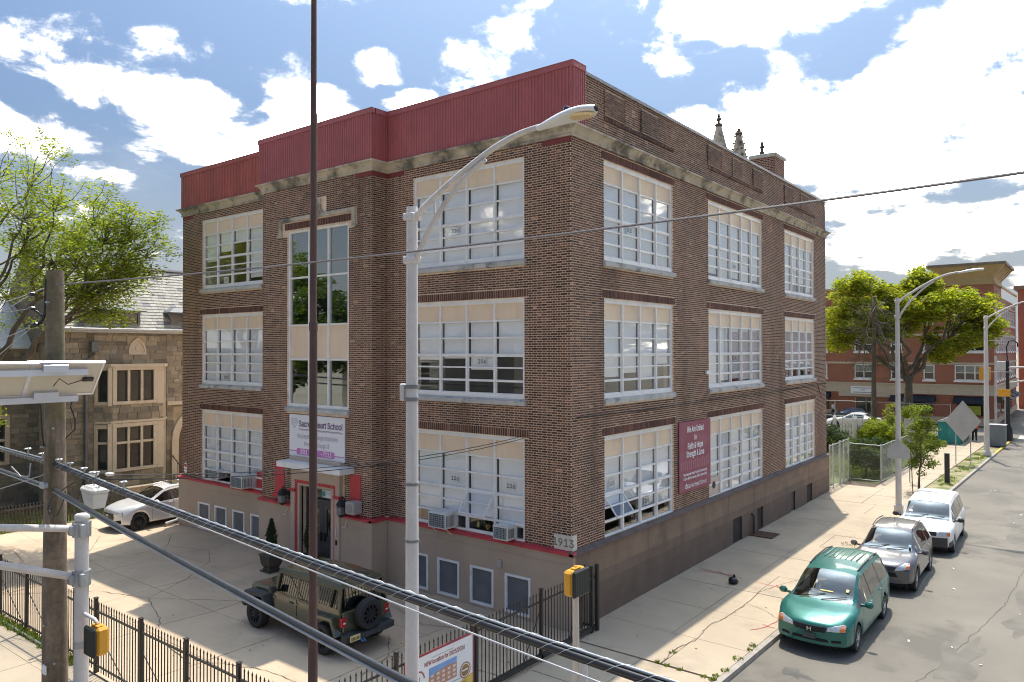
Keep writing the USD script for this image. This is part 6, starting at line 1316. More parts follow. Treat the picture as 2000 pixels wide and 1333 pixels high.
for _ in range(60): p = FRONT.p(cu[2]+.62, 2.36, -.25)+RS.normal(0, .09, 3)*A(1, .5, .6); d = RS.normal(0, .04, (2, 3)); m.add([p, p+d[0], p+d[0]+d[1], p+d[1]], [[0, 1, 2, 3]], (.06, .12, .02))
obj('foliage', m, GRASS, t, kind='stuff'); m = MB(); m.lathe([(0, 0), (.045, 0), (.045, .12), (.015, .17), (.015, .2), (0, .2)], 12, o=FRONT.p(cu[2]+.25, 2.2, -.25)); obj('bottle', m, pm('yellow_bottle', (.6, .5, .12), .4), t, 40)
m = MB(); SIDE.box(m, SW[1][0]+.1, SW[1][0]+1.0, 2.15, 2.78, -.1, -.06); pl = obj('vent_board', m, pm('pink_board', (.62, .47, .38), .7), school); m = MB(); c = SIDE.p(SW[1][0]+.55, 2.5, -.058); m.lathe([(.13, 0), (.13, .02), (.09, .03), (0, .01)], 18, 'x', c); obj('vent_pipe', m, BLACK, pl)
# entrance sign
t = thing('school_sign', 'white school sign with purple lettering and pink ribbon above the door', 'sign', BAY.p(-9.88, 3.74, .04)); m = MB(); BAY.bbox(m, -11.37, -8.39, 3.75, 5.2, .012, .05, .005); bd = obj('board', m, pm('sign_white', (.80, .79, .80), .5, var=.02), t)
PUR = pm('purple_print', (.10, .035, .14), .6, var=.05); PALEP = pm('pale_purple_print', (.38, .30, .40), .6, var=.05); PINK = pm('pink_print', (.62, .20, .50), .6, var=.08); SX = lambda u, z, n=.052: BAY.p(u, z, n)
m = MB(); m.text('Sacred Heart School', .20, SX(-9.66, 4.80), BAY.U, (0, 0, 1), BAY.N, width=2.35, bold=True); obj('school_name', m, PUR, bd)
m = MB(); BAY.box(m, -10.83, -8.49, 4.70, 4.716, .05, .053); BAY.box(m, -10.83, -8.49, 4.67, 4.68, .05, .053); obj('underline', m, PUR, bd)
m = MB(); m.text('Accepting Registrations', .15, SX(-9.82, 4.40), BAY.U, (0, 0, 1), BAY.N, width=2.2); m.text('Pre-K through 8', .15, SX(-9.85, 4.14), BAY.U, (0, 0, 1), BAY.N, width=1.35); obj('lettering', m, PALEP, bd)
m = MB(); m.prism([(-10.95, 3.86), (-10.88, 3.82), (-8.95, 3.82), (-8.9, 3.86), (-8.9, 4.0), (-8.95, 4.04), (-10.88, 4.04), (-10.95, 4.0)], BAY.p(0, 0, .05), BAY.U, (0, 0, 1), BAY.N*.003); BAY.box(m, -11.36, -10.95, 3.92, 3.955, .05, .053); BAY.box(m, -8.9, -8.4, 3.90, 3.93, .05, .053); rb = obj('ribbon', m, PINK, bd)
m = MB(); m.text('201', .15, SX(-10.55, 3.855, .0535), BAY.U, (0, 0, 1), BAY.N, width=.42, bold=True); m.text('-7111', .15, SX(-9.35, 3.855, .0535), BAY.U, (0, 0, 1), BAY.N, width=.6, bold=True); obj('phone_number', m, PAPER, rb)
th = np.linspace(0, 2*PI, 40); hx, hz = 16*np.sin(th)**3, 13*np.cos(th)-5*np.cos(2*th)-2*np.cos(3*th)-np.cos(4*th); P = Polygon(np.column_stack([-11.08+hx*.0125, 4.92+hz*.0135])); m = MB(); m.prism(P.difference(P.buffer(-.025)), BAY.p(0, 0, .05), BAY.U, (0, 0, 1), BAY.N*.003); m.prism(P.buffer(-.07).difference(P.buffer(-.09)), BAY.p(0, 0, .05), BAY.U, (0, 0, 1), BAY.N*.003); obj('heart_emblem', m, pm('silver_print', (.45, .43, .47), .5), bd)
# maroon banner on the side
t = thing('wall_banner', 'tall maroon banner with white lettering on the side wall between windows', 'banner', SIDE.p(7.65, 2.62, .05)); m = MB(); m.obox(SIDE.p(6.38, 2.64, .02), (0, 2.55, -.03), (0, 0, 2.36), (.03, 0, 0)); bd = obj('board', m, pm('maroon_print', (.26, .055, .085), .55, var=.06, stain=(.31, .09, .12), sscale=1.0), t)
m = MB()
for tx, h, z, w_ in (('We Are United', .20, 4.62, 1.35), ('in', .18, 4.34, .18), ('Faith & Hope', .20, 4.05, 1.25), ('Strength & Love', .20, 3.78, 1.45)): m.text(tx, h, SIDE.p(7.65, z, .0505), SIDE.U, (0, 0, 1), SIDE.N, width=w_, bold=True)
for tx, z, w_ in (('The Sacred Heart School Community', 3.17, 1.95), ('& Our Entire Jersey City Community', 3.03, 1.9)): m.text(tx, .085, SIDE.p(7.65, z, .0505), SIDE.U, (0, 0, 1), SIDE.N, width=w_, bold=True)
m.text('Sacred Heart School', .14, SIDE.p(7.78, 2.74, .0505), SIDE.U, (0, 0, 1), SIDE.N, width=1.55); obj('lettering', m, PAPER, bd)
m = MB(); F = Face(SIDE.p(6.92, 2.8, .05), SIDE.U, SIDE.N); m.prism(Polygon([(-.07, -.06), (.07, -.06), (.07, .04), (0, .12), (-.07, .04)]).difference(Polygon([(-.03, -.03), (.03, -.03), (.03, .02), (0, .06), (-.03, .02)])), F.O, F.U, A(0, 0, 1), F.N*.003); obj('crest', m, PAPER, bd)
m = MB()
for k in range(15):
    u = 6.55+k*.155; hgt = .2+.04*((k*7) % 3); x = SIDE.p(u, 3.35, .05); F = Face((x[0], x[1], 0), SIDE.U, SIDE.N); z0 = 3.35
    m.prism(Polygon([(-.03, z0), (.03, z0), (.03, z0+hgt), (-.03, z0+hgt)]), F.O, F.U, A(0, 0, 1), F.N*.002); m.prism(shapely.Point(0, z0+hgt+.035).buffer(.03, 4), F.O, F.U, A(0, 0, 1), F.N*.002); m.prism(Polygon([(.0, z0+hgt-.04), (.06, z0+hgt+.12), (.075, z0+hgt+.12), (.03, z0+hgt-.04)]), F.O, F.U, A(0, 0, 1), F.N*.0015); m.prism(Polygon([(.0, z0+hgt-.04), (-.06, z0+hgt+.12), (-.075, z0+hgt+.12), (-.03, z0+hgt-.04)]), F.O, F.U, A(0, 0, 1), F.N*.0025)
obj('figure_frieze', m, pm('pale_maroon_print', (.40, .16, .19), .6), bd)
# lanterns, speaker, alarm shield, small boxes
def lantern(u, label):
    c = BAY.p(u, 2.32, .28); t = thing('wall_lantern', label, 'wall lantern', c, group='black lanterns flanking the entrance'); m = MB(); m.lathe([(.02, -.3), (.11, -.24), (.14, .1), (.18, .12), (.08, .26), (.02, .3), (0, .36)], 8, o=c); obj('cage', m, BLACK, t)
    m = MB(); m.lathe([(.146, -.18), (.15, .06)], 8, o=c); obj('lantern_glass', m, pm('smoky_glass', (.15, .15, .16), .1), t); m = MB(); m.tube([c+A(0, .22, .05), c+A(0, .1, .34), c+A(0, 0, .34)], .018, 6); m.bbox(c[0]-.06, c[1]+.22, c[2]-.12, c[0]+.06, c[1]+.27, c[2]+.2, .01); obj('bracket', m, BLACK, t)
    m = MB(); m.tube([c+A(.06, .2, -.35), c+A(.06, .1, -.62), c+A(-.02, .08, -.64), c+A(-.03, .08, -.58)], .012, 6); obj('conduit', m, PAPER, t, True)
lantern(-11.45, 'black iron lantern left of the entrance'); lantern(-8.28, 'black iron lantern right of the entrance')
t = thing('wall_speaker', 'grey box speaker on the red sill right of the entrance', 'speaker', BAY.p(-7.75, 2.2, .2)); m = MB(); BAY.bbox(m, -7.98, -7.55, 2.2, 2.6, .02, .38, .03); obj('box', m, pm('grey_box', (.42, .37, .34), .6), t); m = MB(); c = BAY.p(-7.77, 2.4, .382); m.lathe([(.15, 0), (.13, -.012), (0, -.02)][::-1], 20, 'y', c); obj('cone', m, pm('grey_cone', (.30, .27, .25), .6), t)
t = thing('intercom', 'small intercom on the beige right jamb of the entrance', 'intercom', BAY.p(-8.66, 1.2, .16)); m = MB(); BAY.bbox(m, -8.69, -8.64, 1.32, 1.62, .16, .185, .005); obj('plate', m, ALU, t); m = MB(); BAY.bbox(m, -8.70, -8.62, 1.05, 1.22, .16, .2, .02); obj('button', m, BLACK, t)
t = thing('alarm_shield', 'small red and white alarm shield at the left corner of the school', 'sign', FRONT.p(-19.62, 2.4, .02)); m = MB(); m.prism([(-19.72, 2.3), (-19.6, 2.2), (-19.48, 2.3), (-19.48, 2.6), (-19.6, 2.68), (-19.72, 2.6)], FRONT.p(0, 0, .012), FRONT.U, (0, 0, 1), FRONT.N*.01); bd = obj('plate', m, PAPER, t); m = MB(); FRONT.box(m, -19.7, -19.5, 2.48, 2.6, .022, .026); FRONT.box(m, -19.68, -19.52, 2.36, 2.40, .022, .026); obj('red_print', m, REDPAINT, bd)
t = thing('wall_light', 'small grey wall light between the basement windows near the corner', 'lamp', FRONT.p(-2.35, 1.3, .1)); m = MB(); FRONT.bbox(m, -2.42, -2.28, 1.28, 1.5, .1, .19, .02); obj('case', m, pm('grey_box', (.42, .37, .34), .6), t)
t = thing('downspout', 'white pipe end sticking out at the foot of the left corner', 'pipe', (-20.05, -.25, 0)); m = MB(); m.tube([(-20.0, .05, .55), (-20.02, -.15, .2), (-20.05, -.65, .12)], .06, 10); obj('pipe', m, WB, t, True)
t = thing('spotlight', 'white bracket light fixed beside the second storey side window', 'lamp', SIDE.p(8.82, 6.6, .1)); m = MB(); SIDE.bbox(m, 8.55, 8.95, 6.55, 6.68, .02, .1, .015); obj('case', m, WHITE, t)
# potted conifers beside the door
CON = [A(.035, .06, .022), A(.025, .045, .018), A(.05, .075, .03)]
def leaf_cloud(P, size, cols, mb, flat=.5, aspect=.5):
    n = len(P); d = RS.normal(0, 1, (n, 3)); d /= np.linalg.norm(d, axis=1, keepdims=True); d[:, 2] *= flat; s = np.cross(d, RS.normal(0, 1, (n, 3))); s /= np.linalg.norm(s, axis=1, keepdims=True)+1e-9; s[:, 2] *= flat
    L = (size*RS.uniform(.6, 1.4, n))[:, None]; d = d*L; s = s*L*aspect; up = np.cross(d, s); up /= np.linalg.norm(up, axis=1, keepdims=True)+1e-9
    v = np.stack([P-d*.5, P+s*.5+up*L*.08, P+d*.5, P-s*.5+up*L*.08], 1).reshape(-1, 3); f = (np.array([[0, 1, 2], [0, 2, 3]])[None]+np.arange(n)[:, None, None]*4).reshape(-1, 3)
    c = np.array(cols)[RS.randint(0, len(cols), n)]*RS.uniform(.75, 1.25, (n, 1)); mb.add(v, f, np.repeat(c, 4, 0))
def planter(x, y, label):
    t = thing('planter', label, 'planter', (x, y, 0), group='square planters with small conifers'); m = MB(); m.tm(hull(*[(x+a*r, y+b*r, z) for z, r in ((.12, .17), (.25, .24), (.55, .28)) for a in (-1, 1) for b in (-1, 1)])); m.bbox(x-.27, y-.27, 0, x+.27, y+.27, .05, .01); m.bbox(x-.2, y-.2, .05, x+.2, y+.2, .13, .02); m.bbox(x-.30, y-.30, .53, x+.30, y+.30, .6, .015); obj('pot', m, pm('dark_planter', (.075, .062, .045), .7, var=.15), t)
    m = MB(); m.tube([(x, y, .55), (x, y, 1.3)], .03, 8); obj('trunk', m, WOOD, t); z = RS.uniform(.75, 1.75, 1500); r = .19*np.sqrt(RS.rand(1500))*np.clip(np.minimum((z-.7)*5, (1.85-z)*1.6), 0, 1); a = RS.uniform(0, 6.3, 1500); m = MB(); leaf_cloud(np.column_stack([x+r*np.cos(a), y+r*np.sin(a), z]), .09, CON, m, 1.3, .3); obj('crown', m, leafmat('needle', .15), t, kind='stuff')
planter(-10.98, -1.68, 'square dark planter with a small conifer left of the entrance steps'); planter(-9.85, -.98, 'square planter with small conifer standing against the entrance door')
# banner tied to the fence
t = thing('fence_banner', 'white banner with maroon border about a new location tied to the iron fence', 'banner', (FX+.04, -5.6, .5)); FB = Face((FX+.035, 0, 0), (0, 1, 0), (1, 0, 0)); y0, y1, z0, z1 = -6.55, -4.6, .42, 1.42
m = MB(); FB.box(m, y0, y1, z0, z1, 0, .008); bd = obj('sheet', m, pm('banner_white', (.74, .74, .74), .6, var=.03, scale=2), t); MAR = pm('maroon_edge', (.28, .05, .06), .6)
m = MB()
for a, b, c, d in ((y0-.04, y1+.04, z1, z1+.05), (y0-.04, y1+.04, z0-.05, z0), (y0-.04, y0, z0, z1), (y1, y1+.04, z0, z1)): FB.box(m, a, b, c, d, -.001, .009)
obj('border', m, MAR, bd)
m = MB(); m.text('NEW location for 2025/2026', .085, FB.p(-5.45, 1.19, .008), FB.U, (0, 0, 1), FB.N, width=1.2, bold=True); obj('headline', m, MAR, bd)
m = MB(); FB.box(m, -5.92, -5.1, .70, 1.12, .008, .0095); pr = obj('photo_print', m, pm('sky_print', (.18, .34, .62), .5), bd); m = MB(); m.prism([(-5.92, .70), (-5.1, .70), (-5.1, 1.0), (-5.35, 1.02), (-5.62, 1.0), (-5.92, .94)], FB.O, FB.U, (0, 0, 1), FB.N*.0105); ph = obj('pictured_building', m, pm('tan_print', (.45, .24, .16), .6), pr)
m = MB()
for k in range(5):
    for j in range(3): FB.box(m, -5.86+k*.16, -5.78+k*.16, .74+j*.09, .79+j*.09, .0105, .012)
obj('pictured_windows', m, pm('pale_print2', (.62, .56, .52), .6), ph)
m = MB(); m.text('SACRED HEART', .055, FB.p(-6.22, .82, .008), FB.U, (0, 0, 1), FB.N, width=.46); m.text('SCHOOL', .10, FB.p(-6.22, .69, .008), FB.U, (0, 0, 1), FB.N, width=.46); obj('school_name', m, pm('grey_print', (.25, .23, .24), .6), bd)
m = MB(); FB.box(m, -6.5, -5.95, .52, .525, .008, .0095)
for k in range(11): a = PI*(.05+.9*k/10); m.prism(shapely.Point(-6.22+.17*math.cos(a), .98+.17*math.sin(a)).buffer(.022, 3), FB.O, FB.U, (0, 0, 1), FB.N*.0095)
obj('wreath', m, MAR, bd); m = MB(); m.prism([(-6.26, .93), (-6.18, .93), (-6.18, 1.03), (-6.22, 1.1), (-6.26, 1.03)], FB.O, FB.U, (0, 0, 1), FB.N*.0095); obj('church_emblem', m, INK, bd)
m = MB(); FB.box(m, -5.9, -5.0, .62, .632, .008, .0095); FB.box(m, -5.9, -5.25, .575, .585, .008, .0095); FB.box(m, -5.85, -5.2, 1.31, 1.32, .008, .0095); FB.box(m, -5.85, -5.35, .535, .545, .008, .0095); obj('small_print', m, pm('grey_print', (.25, .23, .24), .6), bd)
m = MB(); m.prism([(-5.75, .42), (-4.6, .42), (-4.6, .62), (-4.95, .56)], FB.O, FB.U, (0, 0, 1), FB.N*.0095); ys_ = obj('yellow_strip', m, pm('yellow_print', (.65, .48, .10), .6), bd)
m = MB(); m.text('SCHOOL', .08, FB.p(-5.0, .44, .0095), FB.U, (0, 0, 1), FB.N, width=.4, bold=True); obj('strip_lettering', m, MAR, ys_)
m = MB(); m.prism(shapely.Point(-4.84, .74).buffer(.17, 8), FB.O, FB.U, (0, 0, 1), FB.N*.0105); sl = obj('seal', m, pm('bronze_print', (.30, .17, .07), .5), bd); m = MB(); m.prism(shapely.Point(-4.84, .74).buffer(.14, 8).difference(shapely.Point(-4.84, .74).buffer(.125, 8)), FB.O, FB.U, (0, 0, 1), FB.N*.0115); FB.box(m, -4.93, -4.75, .73, .76, .0105, .0118); obj('seal_ring', m, PAPER, sl)

# ---------------------------------------------------------------- stone house at the left (front looks to +x)
RST = pm('house_stone', (.22, .17, .12), .9, vcol=True, var=.2, scale=1.2, grain=.16, gscale=30, bump=.6, bscale=25, stain=(.13, .11, .085), sscale=.8, smin=.5, smax=.75)
RTRIM = pm('buff_stone_trim', (.52, .445, .35), .85, var=.12, scale=1.5, grain=.08, bump=.3, stain=(.38, .30, .22), sscale=1.5, smin=.5, smax=.75)
RMORT = pm('pale_pointing', (.36, .30, .22), .9, var=.15)
SLATE = pm('grey_slate', (.35, .33, .28), .7, vcol=True, var=.12, scale=1.5, grain=.1, gscale=25)
LEADM = pm('lead_grey', (.12, .125, .13), .5, var=.2); WDARK = pm('dark_window_frame', (.035, .032, .03), .5)
DARKGLASS = pm('dark_pane', (.02, .022, .022), .06, spec=.6, var=.3, scale=3)
hs = thing('stone_house', 'brown stone house with bay windows and pale slate roof left of the school', 'house', (-31, 2, 0))
HX = -27.5; HF = Face((HX, 0, 0), (0, 1, 0), (1, 0, 0)); BX = -26.9; BFc = Face((BX, 0, 0), (0, 1, 0), (1, 0, 0))
EZ = 8.3
WINH = [(.41, 2.22, 4.92, 6.45), (.41, 2.22, 1.62, 3.64)]
cd_ = A(.6, .62, 0); cl = np.linalg.norm(cd_); CANT = Face((HX, -.42, 0), cd_/cl, A(cd_[1], -cd_[0], 0)/cl); HF2 = Face((HX-2.2, 0, 0), (0, 1, 0), (1, 0, 0)); H2W = [(-3.95, -3.45, 2.2, 4.2), (-6.8, -6.1, 2.0, 4.2), (-9.6, -8.8, 2.0, 4.2)]
m = MB(); m.box(HX-7, -2.0, 0, HX-.16, 6.5, EZ); m.prism([(.24, -.18), (2.71, -.18), (3.05, -.78), (-.30, -.78)], (BX, 0, 0), (0, 1, 0), (1, 0, 0), (0, 0, 6.68)); m.box(HX-9, -12, 0, HX-2.36, -2.02, 7.6)
wall_panel(m, HF, -2.0, -.44, 0, EZ, [], .155); wall_panel(m, HF, 3.22, 6.5, 0, EZ, [], .155); wall_panel(m, HF, -.44, 3.22, 6.6, EZ, [], .155); wall_panel(m, BFc, .2, 2.75, 0, 6.6, WINH, .17); wall_panel(m, CANT, 0, cl, 0, 6.6, [(.22, .66, 4.92, 6.45), (.22, .66, 1.6, 3.6)], .17); wall_panel(m, HF2, -12, -2.02, 0, 7.6, H2W, .155)
m.prism([(2.75, 0), (3.2, -.6), (3.1, -.68), (2.65, -.1)], (BX, 0, 0), (0, 1, 0), (1, 0, 0), (0, 0, 6.6)); obj('wall', m, RMORT, hs)
def ashlar(face, u0, u1, z0, z1, holes, hmin=.19, hmax=.30, wmin=.3, wmax=.75, n=0.0):
    out = []; z = z0
    while z < z1-.05:
        h = min(RS.uniform(hmin, hmax), z1-z); u = u0-RS.uniform(0, .3)
        while u < u1:
            w_ = RS.uniform(wmin, wmax); sp_ = [(max(u, u0), min(u+w_, u1))]
            for a, b, c, d in holes:
                if c < z+h*.5 < d: sp_ = [q for s in sp_ for q in ((s[0], min(s[1], a)), (max(s[0], b), s[1])) if q[1]-q[0] > .04]
            out += [(face, a, b, z, z+h, n) for a, b in sp_ if b-a > .04]; u += w_
        z += h
    return out
stones = []
stones += ashlar(HF, -2.0, -.42, .0, EZ, [(-3.6, -3.1, 2.4, 4.1)]); stones += ashlar(HF, 3.2, 6.5, 0, EZ, [(3.6, 6.0, 0, 4.4)]); stones += ashlar(HF, -.42, 3.2, 6.75, EZ, [(1.2, 2.15, 7.15, 8.1)])
stones += ashlar(BFc, .2, 2.75, 0, 6.6, [(.2, 2.75, 4.72, 6.7), (.2, 2.75, 1.45, 3.85)])
stones += ashlar(CANT, 0, cl, 0, 6.6, [(0, cl, 4.72, 6.7), (0, cl, 1.45, 3.85)])
stones += ashlar(HF2, -12, -2.0, 0, 7.6, [(-4.2, -3.2, 2.0, 4.4), (-7, -5.9, 1.8, 4.4), (-9.8, -8.6, 1.8, 4.4)])
dist = [np.linalg.norm(f.p((a+b)/2, (c+d)/2)-CAM) for f, a, b, c, d, n in stones]; order = np.argsort(dist); mb = MB(); mb2 = MB()
for r, i in enumerate(order):
    f, a, b, c, d, n = stones[i]; col = A(*[(.265, .225, .175), (.225, .195, .155), (.305, .26, .20), (.19, .168, .14)][RS.randint(4)])*RS.uniform(.8, 1.15); g = .008; m = MB() if r < 290 else mb2
    f.bbox(m, a+g, b-g, c+g, d-g, -.02, .018+RS.uniform(0, .02), .012, col) if r < 290 else f.box(m, a+g, b-g, c+g, d-g, -.02, .02+RS.uniform(0, .02), col)
    if r < 290: obj('stone', m, RST, hs)
obj('stonework', mb2, RST, hs, kind='stuff')
def hwindow(face, u0, u1, z0, z1, n, transom=None, trim=.2, name='window'):
    m = MB(); e = .13
    for a, b, c, d in ((u0-trim, u1+trim, z1, z1+.2), (u0-trim, u1+trim, z0-.16, z0), (u0-trim, u0, z0, z1), (u1, u1+trim, z0, z1)): face.bbox(m, a, b, c, d, -.1, .055, .012)
    iw_ = (u1-u0-(n-1)*e)/n; cs = [(u0+k*(iw_+e), u0+k*(iw_+e)+iw_) for k in range(n)]
    for k in range(1, n): face.bbox(m, cs[k][0]-e, cs[k][0], z0, z1, -.1, .04, .012)
    zs = [(z0, z1)] if not transom else [(z0, transom-.06), (transom+.06, z1)]
    if transom:
        for a, b in cs: face.bbox(m, a, b, transom-.06, transom+.06, -.1, .04, .012)
    Wd = obj(name, m, RTRIM, hs)
    for a, b in cs:
        for c, d in zs:
            m = MB()
            for p0, p1, q0, q1 in ((a, b, d-.06, d), (a, b, c, c+.06), (a, a+.06, c+.06, d-.06), (b-.06, b, c+.06, d-.06)): face.box(m, p0, p1, q0, q1, -.08, -.03)
            obj('frame', m, WDARK, Wd); m = MB(); face.box(m, a+.06, b-.06, c+.06, d-.06, -.07, -.06); obj('pane', m, DARKGLASS, Wd)
            if z0 > 4 and (b-a) > .2: m = MB(); face.box(m, a+.06, a+.06+(b-a)*.3, c+.06, d-.06, -.098, -.09); obj('curtain', m, pm('curtain', (.4, .38, .34), .9), Wd)
    m = MB(); face.box(m, u0, u1, z0, z1, -.14, -.1); obj('dark_room', m, DARKROOM, Wd)
hwindow(BFc, *WINH[0], 3); hwindow(BFc, *WINH[1], 3, 2.88); hwindow(CANT, .22, .66, 4.92, 6.45, 1, trim=.16); hwindow(CANT, .22, .66, 1.6, 3.6, 1, 2.9, trim=.16)
[hwindow(HF2, *q, 1, 3.2) for q in H2W]
m = MB()
BFc.bbox(m, .2, .41, 1.45, 3.85, 0, .045, .01); BFc.bbox(m, 2.42, 2.74, 1.45, 3.85, 0, .045, .01); BFc.bbox(m, 2.42, 2.74, 4.72, 6.6, 0, .045, .01); BFc.bbox(m, .0, .2, 4.72, 6.6, -.05, .03, .01); BFc.bbox(m, .0, .2, 1.45, 3.85, -.05, .03, .01)
m.prism([(.1, .08), (2.8, .08), (3.3, -.62), (-.5, -.62)], (BX, 0, 6.6), (0, 1, 0), (1, 0, 0), (0, 0, .15)); m.prism([(.14, .06), (2.78, .06), (3.27, -.62), (-.48, -.62)], (BX, 0, 3.86), (0, 1, 0), (1, 0, 0), (0, 0, .1)); obj('bay_trim', m, RTRIM, hs)
m = MB(); P = Polygon([(1.23, 7.22), (2.12, 7.22), (2.12, 7.5), (2.0, 7.8), (1.675, 8.08), (1.35, 7.8), (1.23, 7.5)]); m.prism(P.difference(P.buffer(-.1)), HF.p(0, 0, .0), HF.U, (0, 0, 1), HF.N*.08); m.prism(P.buffer(-.1), HF.p(0, 0, .0), HF.U, (0, 0, 1), HF.N*.04); m.lathe([(0, 0), (.14, .0), (.1, .03), (0, .045)], 12, 'x', HF.p(1.675, 7.55, .04)); obj('carved_niche', m, RTRIM, hs)
# pointed doorway with moulded arch and steps
arc_ = [(3.75, 0), (3.75, 2.6)]+[(3.75+.95*(1-math.cos(t)), 2.6+1.35*math.sin(t)) for t in np.linspace(.1, PI/2, 7)]; arc2 = arc_+[(9.4-x, z) for x, z in arc_[::-1]]; P = Polygon(arc2); m = MB(); m.prism(P.buffer(.28).intersection(sbox(3, 0, 7, 5)).difference(P), HF.p(0, 0, 0), HF.U, (0, 0, 1), HF.N*.12); m.prism(P.difference(P.buffer(-.12)), HF.p(0, 0, 0), HF.U, (0, 0, 1), HF.N*.06); HF.bbox(m, 3.2, 6.5, 4.55, 4.75, 0, .14, .02); ar = obj('doorway_arch', m, RTRIM, hs)
m = MB(); m.prism(P.buffer(-.12), HF.p(0, 0, 0), HF.U, (0, 0, 1), HF.N*.03); obj('door', m, pm('brown_door', (.10, .05, .03), .5), hs)
for k in range(5): m = MB(); HF.bbox(m, 3.55, 5.9, 0, .9-.17*k, .02+.3*k, .32+.3*k, .01); obj('step', m, RTRIM, hs)
m = MB(); m.tube([HF.p(3.5, 1.9, .1), HF.p(3.5, .95, 1.7)], .025, 8); 
for k in (.1, .6, 1.1, 1.65): m.tube([HF.p(3.5, 1.9-.59*k, k), HF.p(3.5, .1, k)], .015, 6)
obj('handrail', m, IRON, hs)
m = MB(); HF.bbox(m, -.86, -.72, .1, 6.9, .05, .2, .02); HF.bbox(m, -.62, -.28, 7.35, 7.85, .03, .3, .02); m.tube([HF.p(-.45, 7.4, .15), HF.p(-.45, 7.2, .15), HF.p(-.79, 6.95, .13)], .05, 8); obj('downpipe', m, LEADM, hs)
# eaves, slate roof, dormers, gable coping
m = MB(); HF.bbox(m, -2.0, 6.5, EZ, EZ+.1, -.1, .25, .01); HF.bbox(m, -2.0, 6.5, EZ+.1, EZ+.22, -.1, .32, .02); obj('gutter', m, pm('pale_gutter', (.42, .42, .42), .4, var=.1), hs)
RA = math.atan2(3.5, 3.3); rd_ = A(-math.cos(RA), 0, math.sin(RA)); rn = A(math.sin(RA), 0, math.cos(RA)); R0 = A(HX+.15, 0, EZ+.16); RL = 4.75
m = MB(); m.obox(R0+A(0, -2.0, 0)-rn*.1, (0, 8.6, 0), rd_*RL, rn*.08); R1 = R0+rd_*RL; m.obox(R1+A(0, -2.0, 0)-rn*.1, (0, 8.6, 0), A(-rd_[0], 0, -rd_[2])*A(-1, 1, 1)*RL, A(-rn[0], 0, rn[2])*.08); obj('roof_deck', m, SLATE, hs)
sl = []; nr = 21; rh = RL/nr
for i in range(nr):
    y = -2.0-RS.uniform(0, .3)
    while y < 6.55:
        w_ = RS.uniform(.30, .42); sl.append((i, max(y, -2.0), min(y+w_-.012, 6.6))); y += w_
dz_ = [np.linalg.norm(R0+rd_*rh*i+A(0, a, 0)-CAM) for i, a, b in sl]; od = np.argsort(dz_); big = MB()
for r, k in enumerate(od):
    i, a, b = sl[k]; o = R0+rd_*(rh*i-.02)+A(0, a, 0); c_ = A(.29, .275, .235)*RS.uniform(.85, 1.12) if RS.rand() > .09 else A(.13, .125, .135)*RS.uniform(.8, 1.2); m = MB() if r < 295 else big
    v = [o, o+A(0, b-a, 0), o+rd_*rh*1.15+A(0, b-a, 0)-rn*.012, o+rd_*rh*1.15-rn*.012]; up = rn*.022; v = v+[q+up*(1 if j < 2 else .3) for j, q in enumerate(v)]; m.add(v, MB.BF*0+np.array([[4, 5, 6, 7], [0, 1, 5, 4], [1, 2, 6, 5], [3, 0, 4, 7], [2, 3, 7, 6], [3, 2, 1, 0]]), c_)
    if r < 295: obj('slate', m, SLATE, hs)
obj('slates', big, SLATE, hs, kind='stuff')
m = MB(); m.obox(R1+A(-.12, -2.0, -.02), (0, 8.6, 0), (.24, 0, 0), (0, 0, .1)); obj('ridge', m, pm('pale_ridge', (.5, .5, .5), .5), hs); m = MB(); m.obox(R1+A(-.2, -.9, .1), (0, 1.1, 0), (.3, 0, 0), (0, 0, .12)); obj('roof_pipe', m, LEADM, hs)
for y0, y1 in ((-.95, 2.05), (3.45, 6.3)):
    m = MB(); m.box(HX-1.6, y0+.9, EZ+.2, HX-.12, y1-.15, EZ+1.15); m.prism([(y0+.3, EZ+.2), (y0+.9, EZ+.2), (y0+.9, EZ+1.15), (y0, EZ+1.15)], (HX-1.6, 0, 0), (0, 1, 0), (0, 0, 1), (1.3, 0, 0)); dm = obj('dormer', m, LEADM, hs)
    m = MB(); m.tm(hull((HX+.02, y0-.08, EZ+1.15), (HX+.02, y1+.1, EZ+1.15), (HX-2, y0, EZ+1.15), (HX-2, y1, EZ+1.15), (HX-.5, y0+.4, EZ+1.38), (HX-.5, y1-.4, EZ+1.38), (HX-2.2, y0+.4, EZ+1.45), (HX-2.2, y1-.4, EZ+1.45), (HX+.02, y0-.08, EZ+1.1), (HX+.02, y1+.1, EZ+1.1))); obj('dormer_roof', m, LEADM, dm)
    for a, b in ((y0+.95, y0+1.95), (y0+2.05, y1-.25)):
        m = MB(); HF.box(m, a, b, EZ+.28, EZ+1.08, -.13, -.09); obj('dormer_window', m, CARGLASS, dm); m = MB()
        for p0, p1, q0, q1 in ((a, b, EZ+1.02, EZ+1.1), (a, b, EZ+.24, EZ+.3), (a, a+.06, EZ+.3, EZ+1.02), (b-.06, b, EZ+.3, EZ+1.02)): HF.box(m, p0, p1, q0, q1, -.12, -.04)
        obj('dormer_frame', m, LEADM, dm)
m = MB(); m.prism([(HX+.5, EZ-.5), (HX+.5, EZ+.35), (R1[0], R1[2]+.55), (R1[0]-3.6, EZ+.35), (R1[0]-3.6, EZ-.5)], (0, -2.35, 0), (1, 0, 0), (0, 0, 1), (0, .36, 0)); obj('gable', m, pm('shaded_house_stone', (.15, .12, .09), .9, var=.25, scale=1.5, grain=.2), hs)  # shade of the gable end is put into this darker stone colour
m = MB(); m.obox(A(HX-2.0, -12, 7.5), (0, 9.7, 0), A(-3.2, 0, 2.9), A(.06, 0, .07)); obj('wing_roof', m, SLATE, hs)
